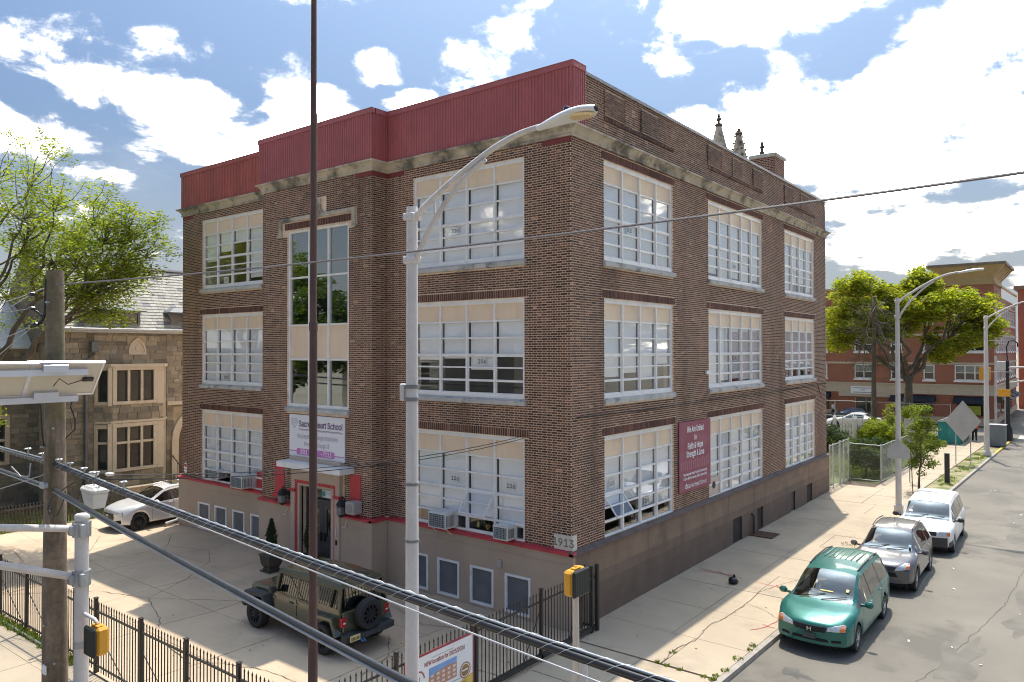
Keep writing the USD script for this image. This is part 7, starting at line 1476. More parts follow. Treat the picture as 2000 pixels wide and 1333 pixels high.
# low wall and picket fence before the house
t = thing('garden_fence', 'dark wooden picket fence along the lawn of the stone house', 'fence', (-24.3, -4, 0))
for y in np.arange(-12, -.6, .13): m = MB(); m.box(-24.2, y, .03, -24.17, y+.07, 1.05); obj('picket', m, pm('dark_fence_wood', (.07, .065, .055), .9, var=.2), t)
m = MB(); m.box(-24.17, -12, .3, -24.13, -.55, .38); obj('rail', m, _mats['dark_fence_wood'], t); m = MB(); m.box(-24.17, -12, .85, -24.13, -.55, .93); obj('rail', m, _mats['dark_fence_wood'], t)
t = thing('garden_wall', 'low brown stone wall stepping up to the door of the stone house', 'wall', (-24.5, 2, 0))
for i in range(4):
    y = -.3
    while y < 5.5: w_ = RS.uniform(.4, .9); m = MB(); m.bbox(-24.5, y, i*.28, -24.12, y+w_-.012, i*.28+.27, .012, A(.23, .18, .125)*RS.uniform(.85, 1.1)); obj('stone', m, RST, t); y += w_
# ---------------------------------------------------------------- trees
BARK = pm('grey_bark', (.13, .105, .08), .95, var=.3, scale=3, grain=.25, gscale=20, bump=.7, bscale=25); LEAF = leafmat('leaf', .5)
def tree(name, label, base, forks, ells, ncl, nleaf, size, cols, crad, r0, group=None, seed=1, flat=.6, cat='tree', droop=.25, hollow=.45, mains=7, sec=40, leafname='crown', lmat=None, aspect=.55, keep=None):
    """trunk to the fork points, limbs to clusters of leaves spread through ellipsoids [(centre, radii, weight)]"""
    R = np.random.RandomState(seed); t = thing(name, label, cat, base, group=group); base = A(*base); C = []
    wts = np.array([e[2] for e in ells], float); wts /= wts.sum()
    while len(C) < ncl:
        e = ells[R.choice(len(ells), p=wts)]; d = R.normal(0, 1, 3); d /= np.linalg.norm(d); rad = (hollow+(1-hollow)*R.rand())**.7; p = A(*e[0])+d*A(*e[1])*rad
        if meshkit.noise(p[None]*(.55/crad*.6), seed)[0] < .36 or (keep and not keep(p)): continue
        C.append(p)
    C = np.array(C); m = MB()
    f = [A(*q) for q in forks]; pts = [base, *f]; n = len(pts); P = np.array(pts); tt = np.linspace(0, n-1, 6*n); 
    from scipy.interpolate import CubicSpline
    Pp = CubicSpline(range(n), P)(tt) if n > 2 else np.array([P[0]*(1-s)+P[1]*s for s in tt]); m.tube(Pp, np.linspace(r0*1.15, r0*.62, len(Pp))*np.where(np.arange(len(Pp)) < 2, 1.25, 1), 12); fk = Pp[-1]
    def km(X, k):
        c = X[R.choice(len(X), min(k, len(X)), False)]
        for _ in range(8):
            l = np.argmin(((X[:, None]-c[None])**2).sum(2), 1); c = np.array([X[l == j].mean(0) if (l == j).any() else c[j] for j in range(len(c))])
        return c, l
    s2, l2 = km(C, sec); s1, l1 = km(s2, mains)
    def limb(a, b, ra, rb, sag, k=7):
        q = np.linspace(0, 1, k)[:, None]; w = a*(1-q)+b*q; L = np.linalg.norm(b-a); w[:, 2] += sag*L*np.sin(q[:, 0]*PI); w[1:-1] += R.normal(0, .035*L, (k-2, 3)); m.tube(w, np.linspace(ra, rb, k), 7, cap=False); return w
    for j in range(len(s1)):
        a = Pp[int(len(Pp)*R.uniform(.72, .99))]; e = a+(s1[j]-a)*.62; limb(a, e, r0*.5, r0*.26, .08)
        for i in np.where(l1 == j)[0]:
            g = e+(s2[i]-e)*.8; limb(e, g, r0*.22, r0*.09, .06)
            for c in np.where(l2 == i)[0]: limb(g, C[c], r0*.075, .008, -.03, 5)
    obj('trunk', m, BARK, t, 50)
    m = MB(); N_ = ncl*nleaf; own = np.repeat(C, nleaf, 0); d = R.normal(0, 1, (N_, 3)); d /= np.linalg.norm(d, axis=1, keepdims=True); d *= (R.rand(N_)**.45)[:, None]*crad*A(1, 1, .55); q = own+d; q[:, 2] -= droop*(d[:, 0]**2+d[:, 1]**2)/crad
    global RS; keepRS = RS; RS = R; tone = np.repeat(R.uniform(.72, 1.25, ncl), nleaf); leaf_cloud(q, size, cols, m, flat, aspect); RS = keepRS
    cc = m.c[-1]*np.repeat(tone, 4)[:, None]; m.c[-1] = cc; obj(leafname, m, lmat or LEAF, t, kind='stuff'); return t
YG = [A(.25, .28, .03), A(.19, .24, .03), A(.31, .31, .04), A(.13, .18, .025)]
tree('elm_tree', 'tall light green elm spreading over the stone house at the left', (-25.6, -6.9, 0), [(-25.3, -6.6, 3.0), (-24.6, -6.0, 5.4)],
     [((-24.0, -5.4, 12.2), (4.0, 3.6, 4.6), 1.1), ((-20.8, -3.4, 11.4), (3.2, 2.4, 3.0), .8), ((-18.9, -2.6, 11.4), (1.9, 1.6, 1.8), .25), ((-26.0, -8.0, 12.8), (3.4, 3.0, 4.4), .7), ((-20.0, -3.0, 9.4), (1.6, 1.2, .9), .06)],
     580, 78, .160, YG, .64, .30, seed=4, droop=.55, hollow=.15, mains=8, sec=46, flat=.45, keep=lambda p: p[0] < -17.3+.0*p[1])
tree('shrub', 'leafy shrub with trailing shoots before the left end of the stone house', (-24.9, -7.4, 0), [(-24.9, -7.3, 1.2)], [((-24.9, -7.2, 3.4), (1.3, 1.3, 2.0), 1), ((-24.2, -6.4, 5.0), (1.0, 1.0, 1.0), .5)], 70, 70, .16, YG, .5, .08, seed=9, droop=.5, cat='shrub', mains=4, sec=12)
PT = lambda u, v, d=64: tuple(at_depth(u, v, d)); PB_ = at_depth(1773, 800, 64.0); PB_[2] = .33
tree('plane_tree', 'big yellow green street tree before the far brick building', tuple(PB_), [PT(1774, 790), PT(1775, 735)],
     [(PT(1690, 612), (3.4, 3.2, 3.0), 1.0), (PT(1775, 595), (3.8, 3.2, 2.8), 1.1), (PT(1876, 618), (2.9, 2.8, 2.7), .8), (PT(1668, 548), (1.9, 1.8, 1.6), .3), (PT(1640, 650), (1.6, 1.9, 2.2), .3), (PT(1848, 676), (2.0, 2.0, 1.3), .25), (PT(1790, 545), (1.5, 1.5, 1.2), .2), (PT(1728, 590), (2.2, 2.0, 1.8), .4), (PT(1915, 640), (1.6, 1.6, 1.8), .25)],
     470, 95, .33, [A(.34, .34, .03), A(.26, .29, .025), A(.40, .37, .035), A(.17, .22, .025)], .8, .42, seed=7, hollow=.25, mains=7, sec=36)
tree('bare_conifer', 'dark half dead conifer with thin drooping branches in the fenced yard', (-3.1, 48.6, .3), [(-3.1, 48.6, 5.0), (-3.0, 48.5, 11.6)], [((-3.0, 48.5, 8.5), (2.6, 2.4, 3.2), 1), ((-3.0, 48.5, 5.8), (2.4, 2.2, 1.2), .4)], 150, 45, .16, [A(.055, .06, .03), A(.08, .075, .045), A(.10, .085, .06)], .6, .2, seed=3, mains=9, sec=40, flat=.4, lmat=leafmat('needle', .15), aspect=.25)
tree('street_tree', 'young green street tree with a stake on the pavement past the middle lamp', (3.85, 26.0, .17), [(3.86, 26.0, .9), (3.9, 26.05, 1.5)], [((3.95, 26.1, 2.55), (.95, .95, 1.35), 1), ((4.0, 26.1, 3.9), (.5, .5, .7), .3), ((4.5, 26.6, 2.0), (.6, .6, .5), .25)], 75, 60, .135, [A(.13, .17, .022), A(.10, .135, .02), A(.17, .19, .03)], .33, .055, seed=5, mains=5, sec=16)
t = thing('tree_stake', 'thin dark stake leaning beside the young street tree', 'stake', (3.62, 25.6, .17)); obj('stake', MB().tube([(3.66, 25.5, .16), (3.55, 25.7, 2.1)], .025, 6), WOOD, t)
t = thing('bollard', 'black square bollard stump on the verge beyond the young street tree', 'bollard', (4.55, 29.98, .19)); m = MB(); m.bbox(4.43, 29.88, .15, 4.67, 30.1, 1.72, .03); m.bbox(4.41, 29.86, 1.72, 4.69, 30.12, 1.78, .02); obj('post', m, pm('dark_bollard', (.03, .032, .03), .6, var=.2), t)
DG = [A(.035, .06, .018), A(.05, .08, .022), A(.028, .048, .018)]
tree('hedge', 'dense dark green bush behind the chain link fence', (.55, 29.6, .19), [(.55, 29.6, .7)], [((.5, 29.6, 1.5), (1.0, 1.3, .9), 1), ((.9, 31.5, 1.4), (.7, 1.4, .9), .7)], 120, 90, .13, DG, .34, .07, seed=12, cat='bush', mains=5, sec=20, hollow=.5)
tree('hedge', 'rounded bush in the yard at the far corner of the school', (-3.6, 36.5, .24), [(-3.6, 36.5, .6)], [((-3.8, 36.8, 1.2), (1.6, 1.8, 1.2), 1)], 90, 80, .15, DG, .4, .06, seed=13, cat='bush', mains=4, sec=14)
tree('yard_shrub', 'bright yellow green shrub in the yard behind the middle street lamp', (.0, 40.5, .26), [(.0, 40.5, 1.0)], [((.2, 40.5, 2.3), (1.7, 1.9, 1.5), 1), ((-1.5, 43, 1.6), (1.0, 1.2, .8), .35)], 130, 80, .2, [A(.20, .23, .022), A(.15, .19, .02), A(.24, .25, .03)], .5, .08, seed=14, cat='shrub', mains=5, sec=20)
tree('yard_shrub', 'low bright shrub between the white wicket and the bare conifer', (-2.4, 45.8, .3), [(-2.4, 45.8, .6)], [((-2.3, 45.6, 1.2), (1.3, 1.2, .9), 1)], 50, 70, .2, [A(.22, .24, .022), A(.17, .2, .02)], .42, .05, seed=15, cat='shrub', mains=4, sec=10)
tree('reflected_tree', 'broad green tree across the front street seen mirrored in the stair window', (-45.5, -24.5, 0), [(-45.5, -24.5, 4)], [((-45.5, -24.5, 10.5), (5.0, 3.0, 6.5), 1), ((-40.6, -24, 9.5), (3.0, 2.6, 4.5), .6)], 230, 90, .5, [A(.08, .12, .02), A(.06, .095, .02)], 1.0, .4, seed=21, mains=7, sec=24)

# ---------------------------------------------------------------- chain link fences, yard fence, wicket
def chain_link(name, label, p, q, h, gap=.075, posts=(0, 1), rails=True, tone=None, group=None, kind='fence', w=.002):
    p, q = A(*p), A(*q); L = np.linalg.norm(q-p); d = A(*((q-p)/L), 0); z0 = float(gz(0, p[1])); t = thing(name, label, kind, (p[0], p[1], z0), group=group); mt = tone or pm('chain_galvanised', (.40, .42, .40), .5, metal=.3)
    B = A(p[0], p[1], z0); m = MB(); n = A(-d[1], d[0], 0); v = []; f = []
    for s0 in np.arange(-h, L, gap):
        for sg in (1, -1):
            a, b = max(s0, 0), min(s0+h, L)
            if b-a < .02: continue
            za, zb = (a-s0, b-s0) if sg > 0 else (h-(a-s0), h-(b-s0)); o = len(v); nn = n*w
            P0, P1 = B+d*a+A(0, 0, za+.04), B+d*b+A(0, 0, zb+.04); u = A(0, 0, w); v += [P0+nn, P0-nn*.5+u, P0-nn*.5-u, P1+nn, P1-nn*.5+u, P1-nn*.5-u]; f += [[o, o+1, o+4, o+3], [o+1, o+2, o+5, o+4], [o+2, o, o+3, o+5]]
    obj('mesh', m.add(v, f), mt, t, kind='stuff')
    for s in posts: m = MB(); c = B+d*L*s; m.tube([c, c+A(0, 0, h+.1)], .032, 8); obj('post', m, mt, t)
    if rails:
        for z in ((.08, h+.02) if h < 2.6 else (.08, h*.5, h)): m = MB(); m.tube([B+A(0, 0, z), B+d*L+A(0, 0, z)], .022, 8); obj('rail', m, mt, t)
    return t
chain_link('chain_link_gate', 'galvanised chain link double gate between school and hedge enclosure', (.05, 24.1), (.05, 26.0), 2.25, posts=(0, .35, 1), kind='gate'); chain_link('chain_link_gate', 'galvanised chain link gate leaf nearer the hedge enclosure', (.06, 26.12), (.06, 27.8), 2.25, posts=(0, .4, 1), kind='gate')
chain_link('chain_link_fence', 'chain link panel before the dark hedge facing the school', (.04, 27.95), (1.72, 27.75), 2.0, kind='fence'); chain_link('chain_link_fence', 'chain link fence running along the pavement past the dark hedge', (1.74, 27.8), (1.95, 36.0), 2.0, posts=(0, .28, .55, .8, 1))
gm_ = chain_link('yard_fence', 'tall thin chain link fence along the far side of the yard', (-13, 52.6), (1.7, 52.6), 2.6, gap=.22, posts=(0, .2, .4, .6, .8, 1), w=.002)
t = thing('picket_fence', 'low dark iron picket fence across the yard before the parked saloons', 'fence', (-8, 48.2, .3))
for x in np.arange(-10, 1.6, .16): m = MB(); m.box(x, 48.2, .32, x+.025, 48.225, 1.35); obj('picket', m, IRON, t)
m = MB(); m.box(-10, 48.19, 1.2, 1.6, 48.235, 1.24); obj('rail', m, IRON, t)
t = thing('white_wicket', 'small white wooden wicket gate with pointed posts in the yard', 'gate', (-4.4, 45.5, .3)); m = MB()
for x in (-5.3, -3.75): m.bbox(x-.12, 45.4, .25, x+.12, 45.64, 2.0, .02); m.tm(hull((x-.16, 45.36, 2.0), (x+.16, 45.36, 2.0), (x-.16, 45.68, 2.0), (x+.16, 45.68, 2.0), (x, 45.52, 2.35)))
for k in range(6): a = -5.1+k*.21; m.box(a, 45.5, .4, a+.14, 45.54, 1.4+.09*k)
m.box(-5.2, 45.54, .7, -3.85, 45.58, .8); m.box(-5.2, 45.54, 1.2, -3.85, 45.58, 1.3); obj('boards', m, WHITE, t)

# ---------------------------------------------------------------- far brick building with corner tower
fb = thing('apartment_building', 'red brick apartment building with cream bands and bracketed corner tower', 'building', (-10, 75, .4))
FBR = pm('far_red_brick', (.36, .145, .09), .9, var=.1, scale=.6, grain=.1, gscale=6); CRM = pm('cream_stone', (.55, .46, .34), .85, var=.08); FTAN = pm('tan_stucco', (.48, .34, .17), .8, var=.06); AWN = pm('navy_awning', (.012, .016, .03), .7)
FY, FXE = 66.0, 3.5; FF = Face((0, FY, 0), (1, 0, 0), (0, -1, 0)); FR = Face((FXE, 0, 0), (0, 1, 0), (1, 0, 0)); GZ = .39
m = MB(); m.box(-45, FY, 0, -1.0, FY+18, 13.6); m.box(-1.0, FY, 0, FXE, FY+7, 13.7); m.box(-1.0, FY+7, 0, FXE, FY+24, 12.6); obj('wall', m, FBR, fb)
m = MB(); m.box(-.9, FY-.06, 13.5, FXE+.06, FY+6.9, 14.3); obj('tower_wall', m, FTAN, fb)
m = MB(); m.tm(hull((-.95, FY-.1, 14.2), (FXE+.1, FY-.1, 14.2), (-.95, FY+7, 14.2), (FXE+.1, FY+7, 14.2), (-1.75, FY-.9, 15.25), (FXE+.9, FY-.9, 15.25), (-1.75, FY+7.7, 15.25), (FXE+.9, FY+7.7, 15.25))); obj('cove', m, FTAN, fb)
m = MB(); m.box(-1.9, FY-1.05, 15.25, FXE+1.05, FY+7.9, 15.5); obj('tower_roof', m, pm('brown_eave', (.22, .17, .12), .8), fb)
for x in np.linspace(-.7, 3.4, 5): m = MB(); m.tm(hull((x-.1, FY-.1, 14.2), (x+.1, FY-.1, 14.2), (x-.1, FY-1.0, 15.2), (x+.1, FY-1.0, 15.2), (x-.1, FY-.2, 15.2), (x+.1, FY-.2, 15.2))); obj('tower_bracket', m, FTAN, fb)
for y in np.linspace(FY+.5, FY+6.6, 5): m = MB(); m.tm(hull((FXE+.1, y-.1, 14.2), (FXE+.1, y+.1, 14.2), (FXE+1.0, y-.1, 15.2), (FXE+1.0, y+.1, 15.2), (FXE+.2, y-.1, 15.2), (FXE+.2, y+.1, 15.2))); obj('tower_bracket', m, FTAN, fb)
for z0, z1, d in ((3.15, 3.95, .12), (3.95, 4.05, .2), (3.05, 3.15, .16), (5.95, 6.15, .06), (8.75, 8.95, .06), (11.7, 11.85, .05), (13.55, 13.75, .15)):
    m = MB(); FF.box(m, -45, FXE+d, z0, z1, 0, d); FR.box(m, FY, FY+24, z0, z1, 0, d); obj('band', m, CRM if z0 < 13 else FTAN, fb)
m = MB(); FF.box(m, -10.2, -4.8, 2.6, 3.15, .0, .15); obj('band', m, CRM, fb)
def fwin(face, u0, u1, z0, z1, n=1):
    m = MB(); face.box(m, u0-.15, u1+.15, z0-.22, z0-.04, 0, .16)
    for k in range(n+1): u = u0+(u1-u0)*k/n; face.box(m, u-.05, u+.05, z0, z1, 0, .06)
    face.box(m, u0-.05, u1+.05, z1-.03, z1+.06, 0, .06); face.box(m, u0-.05, u1+.05, z0-.04, z0+.05, 0, .06); face.box(m, u0, u1, (z0+z1)/2-.03, (z0+z1)/2+.03, 0, .055); Wd = obj('window', m, WHITE, fb)
    for k in range(n):
        a, b = u0+(u1-u0)*k/n+.05, u0+(u1-u0)*(k+1)/n-.05; q = MB(); face.box(q, a, b, z0+.05, (z0+z1)/2-.03, 0, .02); obj('pane', q, DARKGLASS, Wd); q = MB(); face.box(q, a, b, (z0+z1)/2+.03, z1-.03, 0, .02); obj('pane', q, pm('pale_pane', (.22, .24, .22), .15, var=.2), Wd)
for z in (4.5, 7.25, 10.0):
    for u0, u1, n in ((-15, -13.4, 2), (-12.2, -11.4, 1), (-8.6, -6.95, 2), (-5.2, -4.3, 1), (-2.3, -1.45, 1), (.35, 2.75, 3)): fwin(FF, u0, u1, z, z+1.35, n)
    for k in range(9): y = FY+1.0+k*2.4; fwin(FR, y, y+1.0, z, z+1.45, 1)
m = MB()
for u0, u1 in ((-14, -11), (-5.3, -1.3), (.2, 2.8)): m.tm(hull((u0, FY, 2.95), (u1, FY, 2.95), (u0, FY-1.0, 2.5), (u1, FY-1.0, 2.5), (u0, FY, 2.4), (u1, FY, 2.4)))
aw_ = None
for u0, u1 in ((-14, -11), (-5.3, -1.3), (.2, 2.8)): m = MB(); m.tm(hull((u0, FY, 2.95), (u1, FY, 2.95), (u0, FY-1.0, 2.45), (u1, FY-1.0, 2.45), (u0, FY-1.0, 2.3), (u1, FY-1.0, 2.3), (u0, FY, 2.4), (u1, FY, 2.4))); obj('awning', m, AWN, fb)
for k in range(4): y = FY+1+k*4.5; m = MB(); m.tm(hull((FXE, y, 2.95), (FXE, y+3.5, 2.95), (FXE+1, y, 2.45), (FXE+1, y+3.5, 2.45), (FXE, y, 2.4), (FXE, y+3.5, 2.4))); obj('awning', m, AWN, fb); m = MB(); FR.box(m, y+.3, y+3.2, 1.1, 2.4, 0, .04); obj('shop_window', m, DARKGLASS, fb)
for u0, u1, c in ((-13.8, -11.2, 'g'), (-5.0, -1.6, 'g'), (.5, 2.6, 'y')):
    m = MB(); FF.box(m, u0, u1, 1.1, 2.4, 0, .04); sw = obj('shop_window', m, DARKGLASS, fb)
    if c == 'y': m = MB(); FF.box(m, u0+.35, u1-.2, 1.2, 2.05, .04, .06); obj('window_poster', m, pm('lime_poster', (.42, .45, .06), .6, var=.3, scale=3), sw)
m = MB(); FF.box(m, -8.6, -6.6, .45, 2.5, .0, .05); en = obj('entrance_doors', m, DARKGLASS, fb); m = MB()
for u in (-8.6, -7.6, -6.65): FF.box(m, u, u+.06, .45, 2.5, .05, .09)
obj('door_frame', m, pm('tan_frame', (.4, .32, .2), .6), en); m = MB(); FF.box(m, -45, -10.4, .35, 1.15, 0, .1); FF.box(m, -4.8, FXE+.1, .35, .9, 0, .1); FR.box(m, FY, FY+24, .35, .9, 0, .1); obj('plinth', m, CRM, fb)
t = thing('building_sign', 'white name board over the entrance of the far brick building', 'sign', (-7.9, FY-.2, 2.9)); m = MB(); FF.box(m, -9.0, -6.7, 2.88, 3.65, .16, .2); bd = obj('board', m, PAPER, t); m = MB(); [FF.box(m, u0, u1, z, z+.07, .2, .204) for u0, u1, z in ((-8.8, -6.9, 3.45), (-8.05, -7.65, 3.25), (-8.8, -6.9, 3.0))]; obj('lettering', m, pm('grey_print', (.25, .23, .24), .6), bd)
b2 = thing('apartment_block', 'farther brick block with flat eaves at the right edge behind the tower building', 'building', (5, 100, .4)); m = MB(); m.box(3.6, 92, 0, 5.4, 118, 14.6); obj('wall', m, FBR, b2); m = MB(); m.box(3.2, 91.4, 14.6, 6.2, 118.5, 15.0); obj('eaves', m, _mats['brown_eave'], b2); F2 = Face((0, 92, 0), (1, 0, 0), (0, -1, 0)); F3 = Face((5.4, 0, 0), (0, 1, 0), (1, 0, 0))
for z in (4.3, 7.0, 9.7, 12.0):
    for k in range(6): m = MB(); F3.box(m, 93.5+k*4, 95+k*4, z, z+1.5, 0, .03); obj('window', m, DARKGLASS, b2)
m = MB(); 
for z in (3.6, 6.4, 9.1, 11.6): m = MB(); F3.box(m, 92, 118, z, z+.25, 0, .08); obj('band', m, CRM, b2)
# far row of houses and trees closing the view down the side street
for k, (x0, x1, y, h, lab) in enumerate(((13.5, 24, 70, 9.5, 'brown brick corner house across the side street, off to the right'), (-70, -45.5, 70, 10, 'long brick house beyond the apartment building at the far left'), (-62, -34, 30, 9, 'grey house behind the stone house at the far left'))):
    hb = thing('row_house', lab, 'house', ((x0+x1)/2, y, .3)); m = MB(); m.box(x0, y, 0, x1, y+12, h); obj('wall', m, FBR if k < 2 else RMORT, hb); m = MB(); m.tm(hull((x0-.3, y-.4, h), (x1+.3, y-.4, h), (x0-.3, y+12.4, h), (x1+.3, y+12.4, h), (x0-.3, y+6, h+2.5), (x1+.3, y+6, h+2.5))); obj('roof', m, LEADM, hb); Fh = Face((0, y, 0), (1, 0, 0), (0, -1, 0))
    for z in (1.5, 4.5):
        for u in np.arange(x0+1, x1-1.5, 2.6): m = MB(); Fh.box(m, u, u+1.1, z, z+1.6, 0, .03); obj('window', m, DARKGLASS, hb)
# clapboard house over the front street (mirrored in the stair window)
ch = thing('clapboard_house', 'pale clapboard house across the front street mirrored in the stair window', 'house', (-35, -30, 0)); m = MB(); m.box(-41, -36, 0, -30, -27, 8); obj('wall', m, pm('cream_siding', (.5, .47, .4), .8), ch); CHF = Face((0, -27, 0), (1, 0, 0), (0, 1, 0))
for z in np.arange(.2, 7.9, .28): m = MB(); m.prism([(0, z), (.03, z), (.004, z+.26), (0, z+.26)], (-41, -27, 0), (0, 1, 0), (0, 0, 1), (11, 0, 0)); obj('clapboard', m, _mats['cream_siding'], ch)
for z in (1.4, 4.6):
    for u in (-40, -37.6, -35.2, -32.6):
        m = MB()
        for a, b, c, d in ((u-.12, u+1.12, z+1.8, z+1.95), (u-.12, u+1.12, z-.12, z), (u-.12, u, z, z+1.8), (u+1, u+1.12, z, z+1.8), (u, u+1, z+.87, z+.93)): CHF.box(m, a, b, c, d, 0, .07)
        Wd = obj('window', m, WHITE, ch); m = MB(); CHF.box(m, u, u+1, z, z+1.8, .02, .045); obj('pane', m, DARKGLASS, Wd)
m = MB(); m.tm(hull((-41.4, -36.4, 8), (-29.6, -36.4, 8), (-41.4, -26.6, 8), (-29.6, -26.6, 8), (-41.4, -31.5, 10.6), (-29.6, -31.5, 10.6))); obj('roof', m, LEADM, ch)

# ---------------------------------------------------------------- church spires behind the roof
cs = thing('church', 'pale stone church whose three pinnacles rise behind the school roof', 'church', (-12, 42, 0)); m = MB(); m.box(-18, 36.8, 0, -7.6, 44, 19.0); m.box(-11.8, 35.0, 0, -9.7, 36.9, 20.5); obj('wall', m, LIMESTONE, cs)
def pinnacle(x, y, zb, zt, r, crockets, fin):
    m = MB(); m.lathe([(r, zb), (r*.16, zt-fin), (0, zt-fin+.02)], 8, o=(x, y, 0)); p = obj('spire', m, LIMESTONE, cs)
    m = MB(); m.lathe([(r*.20, zt-fin-.14), (r*.26, zt-fin), (r*.18, zt-fin+.10)], 8, o=(x, y, 0)); m.box(x-.06, y-.06, zt-fin, x+.06, y+.06, zt); m.bbox(x-.17, y-.08, zt-fin*.58, x+.17, y+.08, zt-fin*.36, .03); m.bbox(x-.08, y-.17, zt-fin*.57, x+.08, y+.17, zt-fin*.37, .03); m.tm(trimesh.creation.icosphere(1, .10).apply_translation((x, y, zt-fin*.2))); obj('finial', m, pm('dark_finial', (.09, .07, .06), .9, var=.2), p)
    for k in range(crockets):
        z = zb+(zt-fin-zb)*(k+.5)/crockets; rr = r*(1-.78*(k+.5)/crockets)
        for a in range(4): q = MB(); an = a*PI/2+PI/4; q.tm(trimesh.creation.icosphere(1, .11*(1-.4*k/crockets)).apply_translation((x+rr*math.cos(an), y+rr*math.sin(an), z))); obj('crocket', q, _mats['dark_finial'], p)
pinnacle(-10.73, 35.93, 20.0, 24.7, 1.15, 0, .8); pinnacle(-9.6, 36.9, 19.0, 23.65, 1.15, 9, .35); pinnacle(-8.24, 37.9, 19.0, 22.65, .8, 0, .8)

# ---------------------------------------------------------------- signs and furniture of the far pavement
SB = pm('sign_back_grey', (.42, .41, .39), .5, metal=.2, var=.08)
t = thing('road_sign', 'back of a large diamond road sign on two posts on the far pavement', 'sign', (4.4, 37.5, .25)); dx = A(.789, .615, 0); dx = A(.97, .24, 0); c = A(4.4, 37.45, 2.95); nrm = A(-dx[1], dx[0], 0); P = [c+dx*a*1.0+A(0, 0, b*1.0) for a, b in ((0, 1.28), (.98, 0), (0, -1.28), (-.98, 0))]; m = MB(); m.tm(hull(*(P+[p+nrm*.012 for p in P]))); obj('plate', m, SB, t)
for s in (-.40, .40): m = MB(); b = A(4.4, 37.5, 0)+dx*s; m.tube([b+A(0, 0, .24), b+A(0, 0, 3.9-abs(s))], .03, 8); obj('post', m, GALV, t)
def sign(label, x, y, zb, P, rot, post=True, mat=None):
    t = thing('road_sign', label, 'sign', (x, y, float(gz(x, y)))); d = A(math.cos(rot), math.sin(rot), 0); n = A(-d[1], d[0], 0); q = [A(x, y, 0)+d*a+A(0, 0, zb+b) for a, b in P]; m = MB(); m.tm(hull(*(q+[p+n*.008 for p in q]))); obj('plate', m, mat or SB, t)
    if post: m = MB(); m.tube([(x, y, float(gz(x, y))), (x, y, zb+max(b for a, b in P))], .03, 8); obj('post', m, GALV, t)
sign('grey back of a five sided school sign mounted on the middle lamp pole', 3.98, 20.44, 2.55, [(-.45, 0), (.45, 0), (.45, .42), (0, .85), (-.45, .42)], .3, False); sign('small grey back of a parking sign beside the young street tree', 2.9, 29.0, 2.75, [(-.25, 0), (.25, 0), (.25, .9), (-.25, .9)], .3)
t = thing('teal_hoarding', 'teal builder hoarding with pale top at the far corner of the pavement', 'hoarding', (2.6, 52, .35))
for k in range(4): m = MB(); m.bbox(2.95, 48.0+k*1.1, .34, 3.02, 49.08+k*1.1, 1.9, .01); obj('panel', m, pm('dark_green_panel', (.02, .10, .07), .7, var=.2), t)
for k in range(2): m = MB(); m.bbox(1.5+k*.75, 47.9, .34, 2.23+k*.75, 47.97, 1.95, .01); obj('panel', m, pm('teal_panel', (.02, .24, .22), .6, var=.1), t)
m = MB(); m.tm(hull((1.45, 47.85, 1.97), (3.1, 47.85, 1.97), (1.45, 52.4, 1.97), (3.1, 52.4, 1.97), (2.2, 47.85, 2.3), (2.2, 52.4, 2.3))); obj('cover', m, pm('pale_cover', (.55, .55, .53), .7), t)
t = thing('utility_cabinet', 'grey traffic control cabinet at the far street corner', 'cabinet', (5.25, 48.8, .32)); m = MB(); m.bbox(4.75, 48.4, .32, 5.75, 49.1, 1.85, .03); obj('case', m, pm('cabinet_grey', (.16, .19, .21), .5), t); m = MB(); m.bbox(4.7, 48.35, 1.85, 5.8, 49.15, 1.92, .02); obj('lid', m, ALU, t)
t = thing('street_lantern', 'black old style lamp post with hooked top at the far street corner', 'street lamp', (5.55, 52.9, .34)); m = MB(); m.lathe([(0, 0), (.32, 0), (.30, .9), (.20, 1.1), (.15, 1.3), (.11, 6.2), (0, 6.3)], 14, o=(5.55, 52.9, .34)); m.tube([(5.55, 52.9, 6.4), (5.5, 52.9, 7.6), (5.65, 52.9, 8.05), (5.95, 52.9, 8.1), (6.2, 52.9, 7.9), (6.22, 52.9, 7.6)], .045, 8); obj('post', m, BLACK, t, 40); m = MB(); m.bbox(4.85, 52.6, 5.75, 5.45, 53.0, 6.5, .03); obj('camera_box', m, POLEW, t)
m = MB(); m.tube([(5.6, 52.9, 6.0), (12, 52.2, 6.3)], .08, 8); m.tube([(5.6, 52.9, 4.8), (12, 52.2, 6.1)], .07, 8); obj('signal_arm', m, POLEW, t)
t = thing('yellow_sign', 'small orange yellow sign plate on a post at the far corner', 'sign', (5.6, 50.0, .33)); m = MB(); m.bbox(5.15, 49.98, 3.9, 5.95, 50.0, 4.45, .005); obj('plate', m, pm('orange_plate', (.75, .35, .02), .5), t); m = MB(); m.tube([(5.6, 50.02, .33), (5.6, 50.02, 4.4)], .04, 8); obj('post', m, GALV, t)
t = thing('traffic_signal', 'yellow traffic signal heads on the cross street pole behind the farthest lamp', 'traffic light', (4.6, 56.0, .3)); m = MB(); m.tube([(4.6, 54.6, .34), (4.6, 54.6, 6.9)], .09, 10); m.lathe([(.25, 0), (.22, .6), (.1, .8)], 8, o=(4.6, 54.6, .34)); obj('pole', m, POLEW, t)
for dx_ in (-.95, -.5): m = MB(); m.bbox(4.6+dx_-.16, 54.4, 4.9, 4.6+dx_+.16, 54.75, 6.0, .04); obj('signal_head', m, YEL, t)
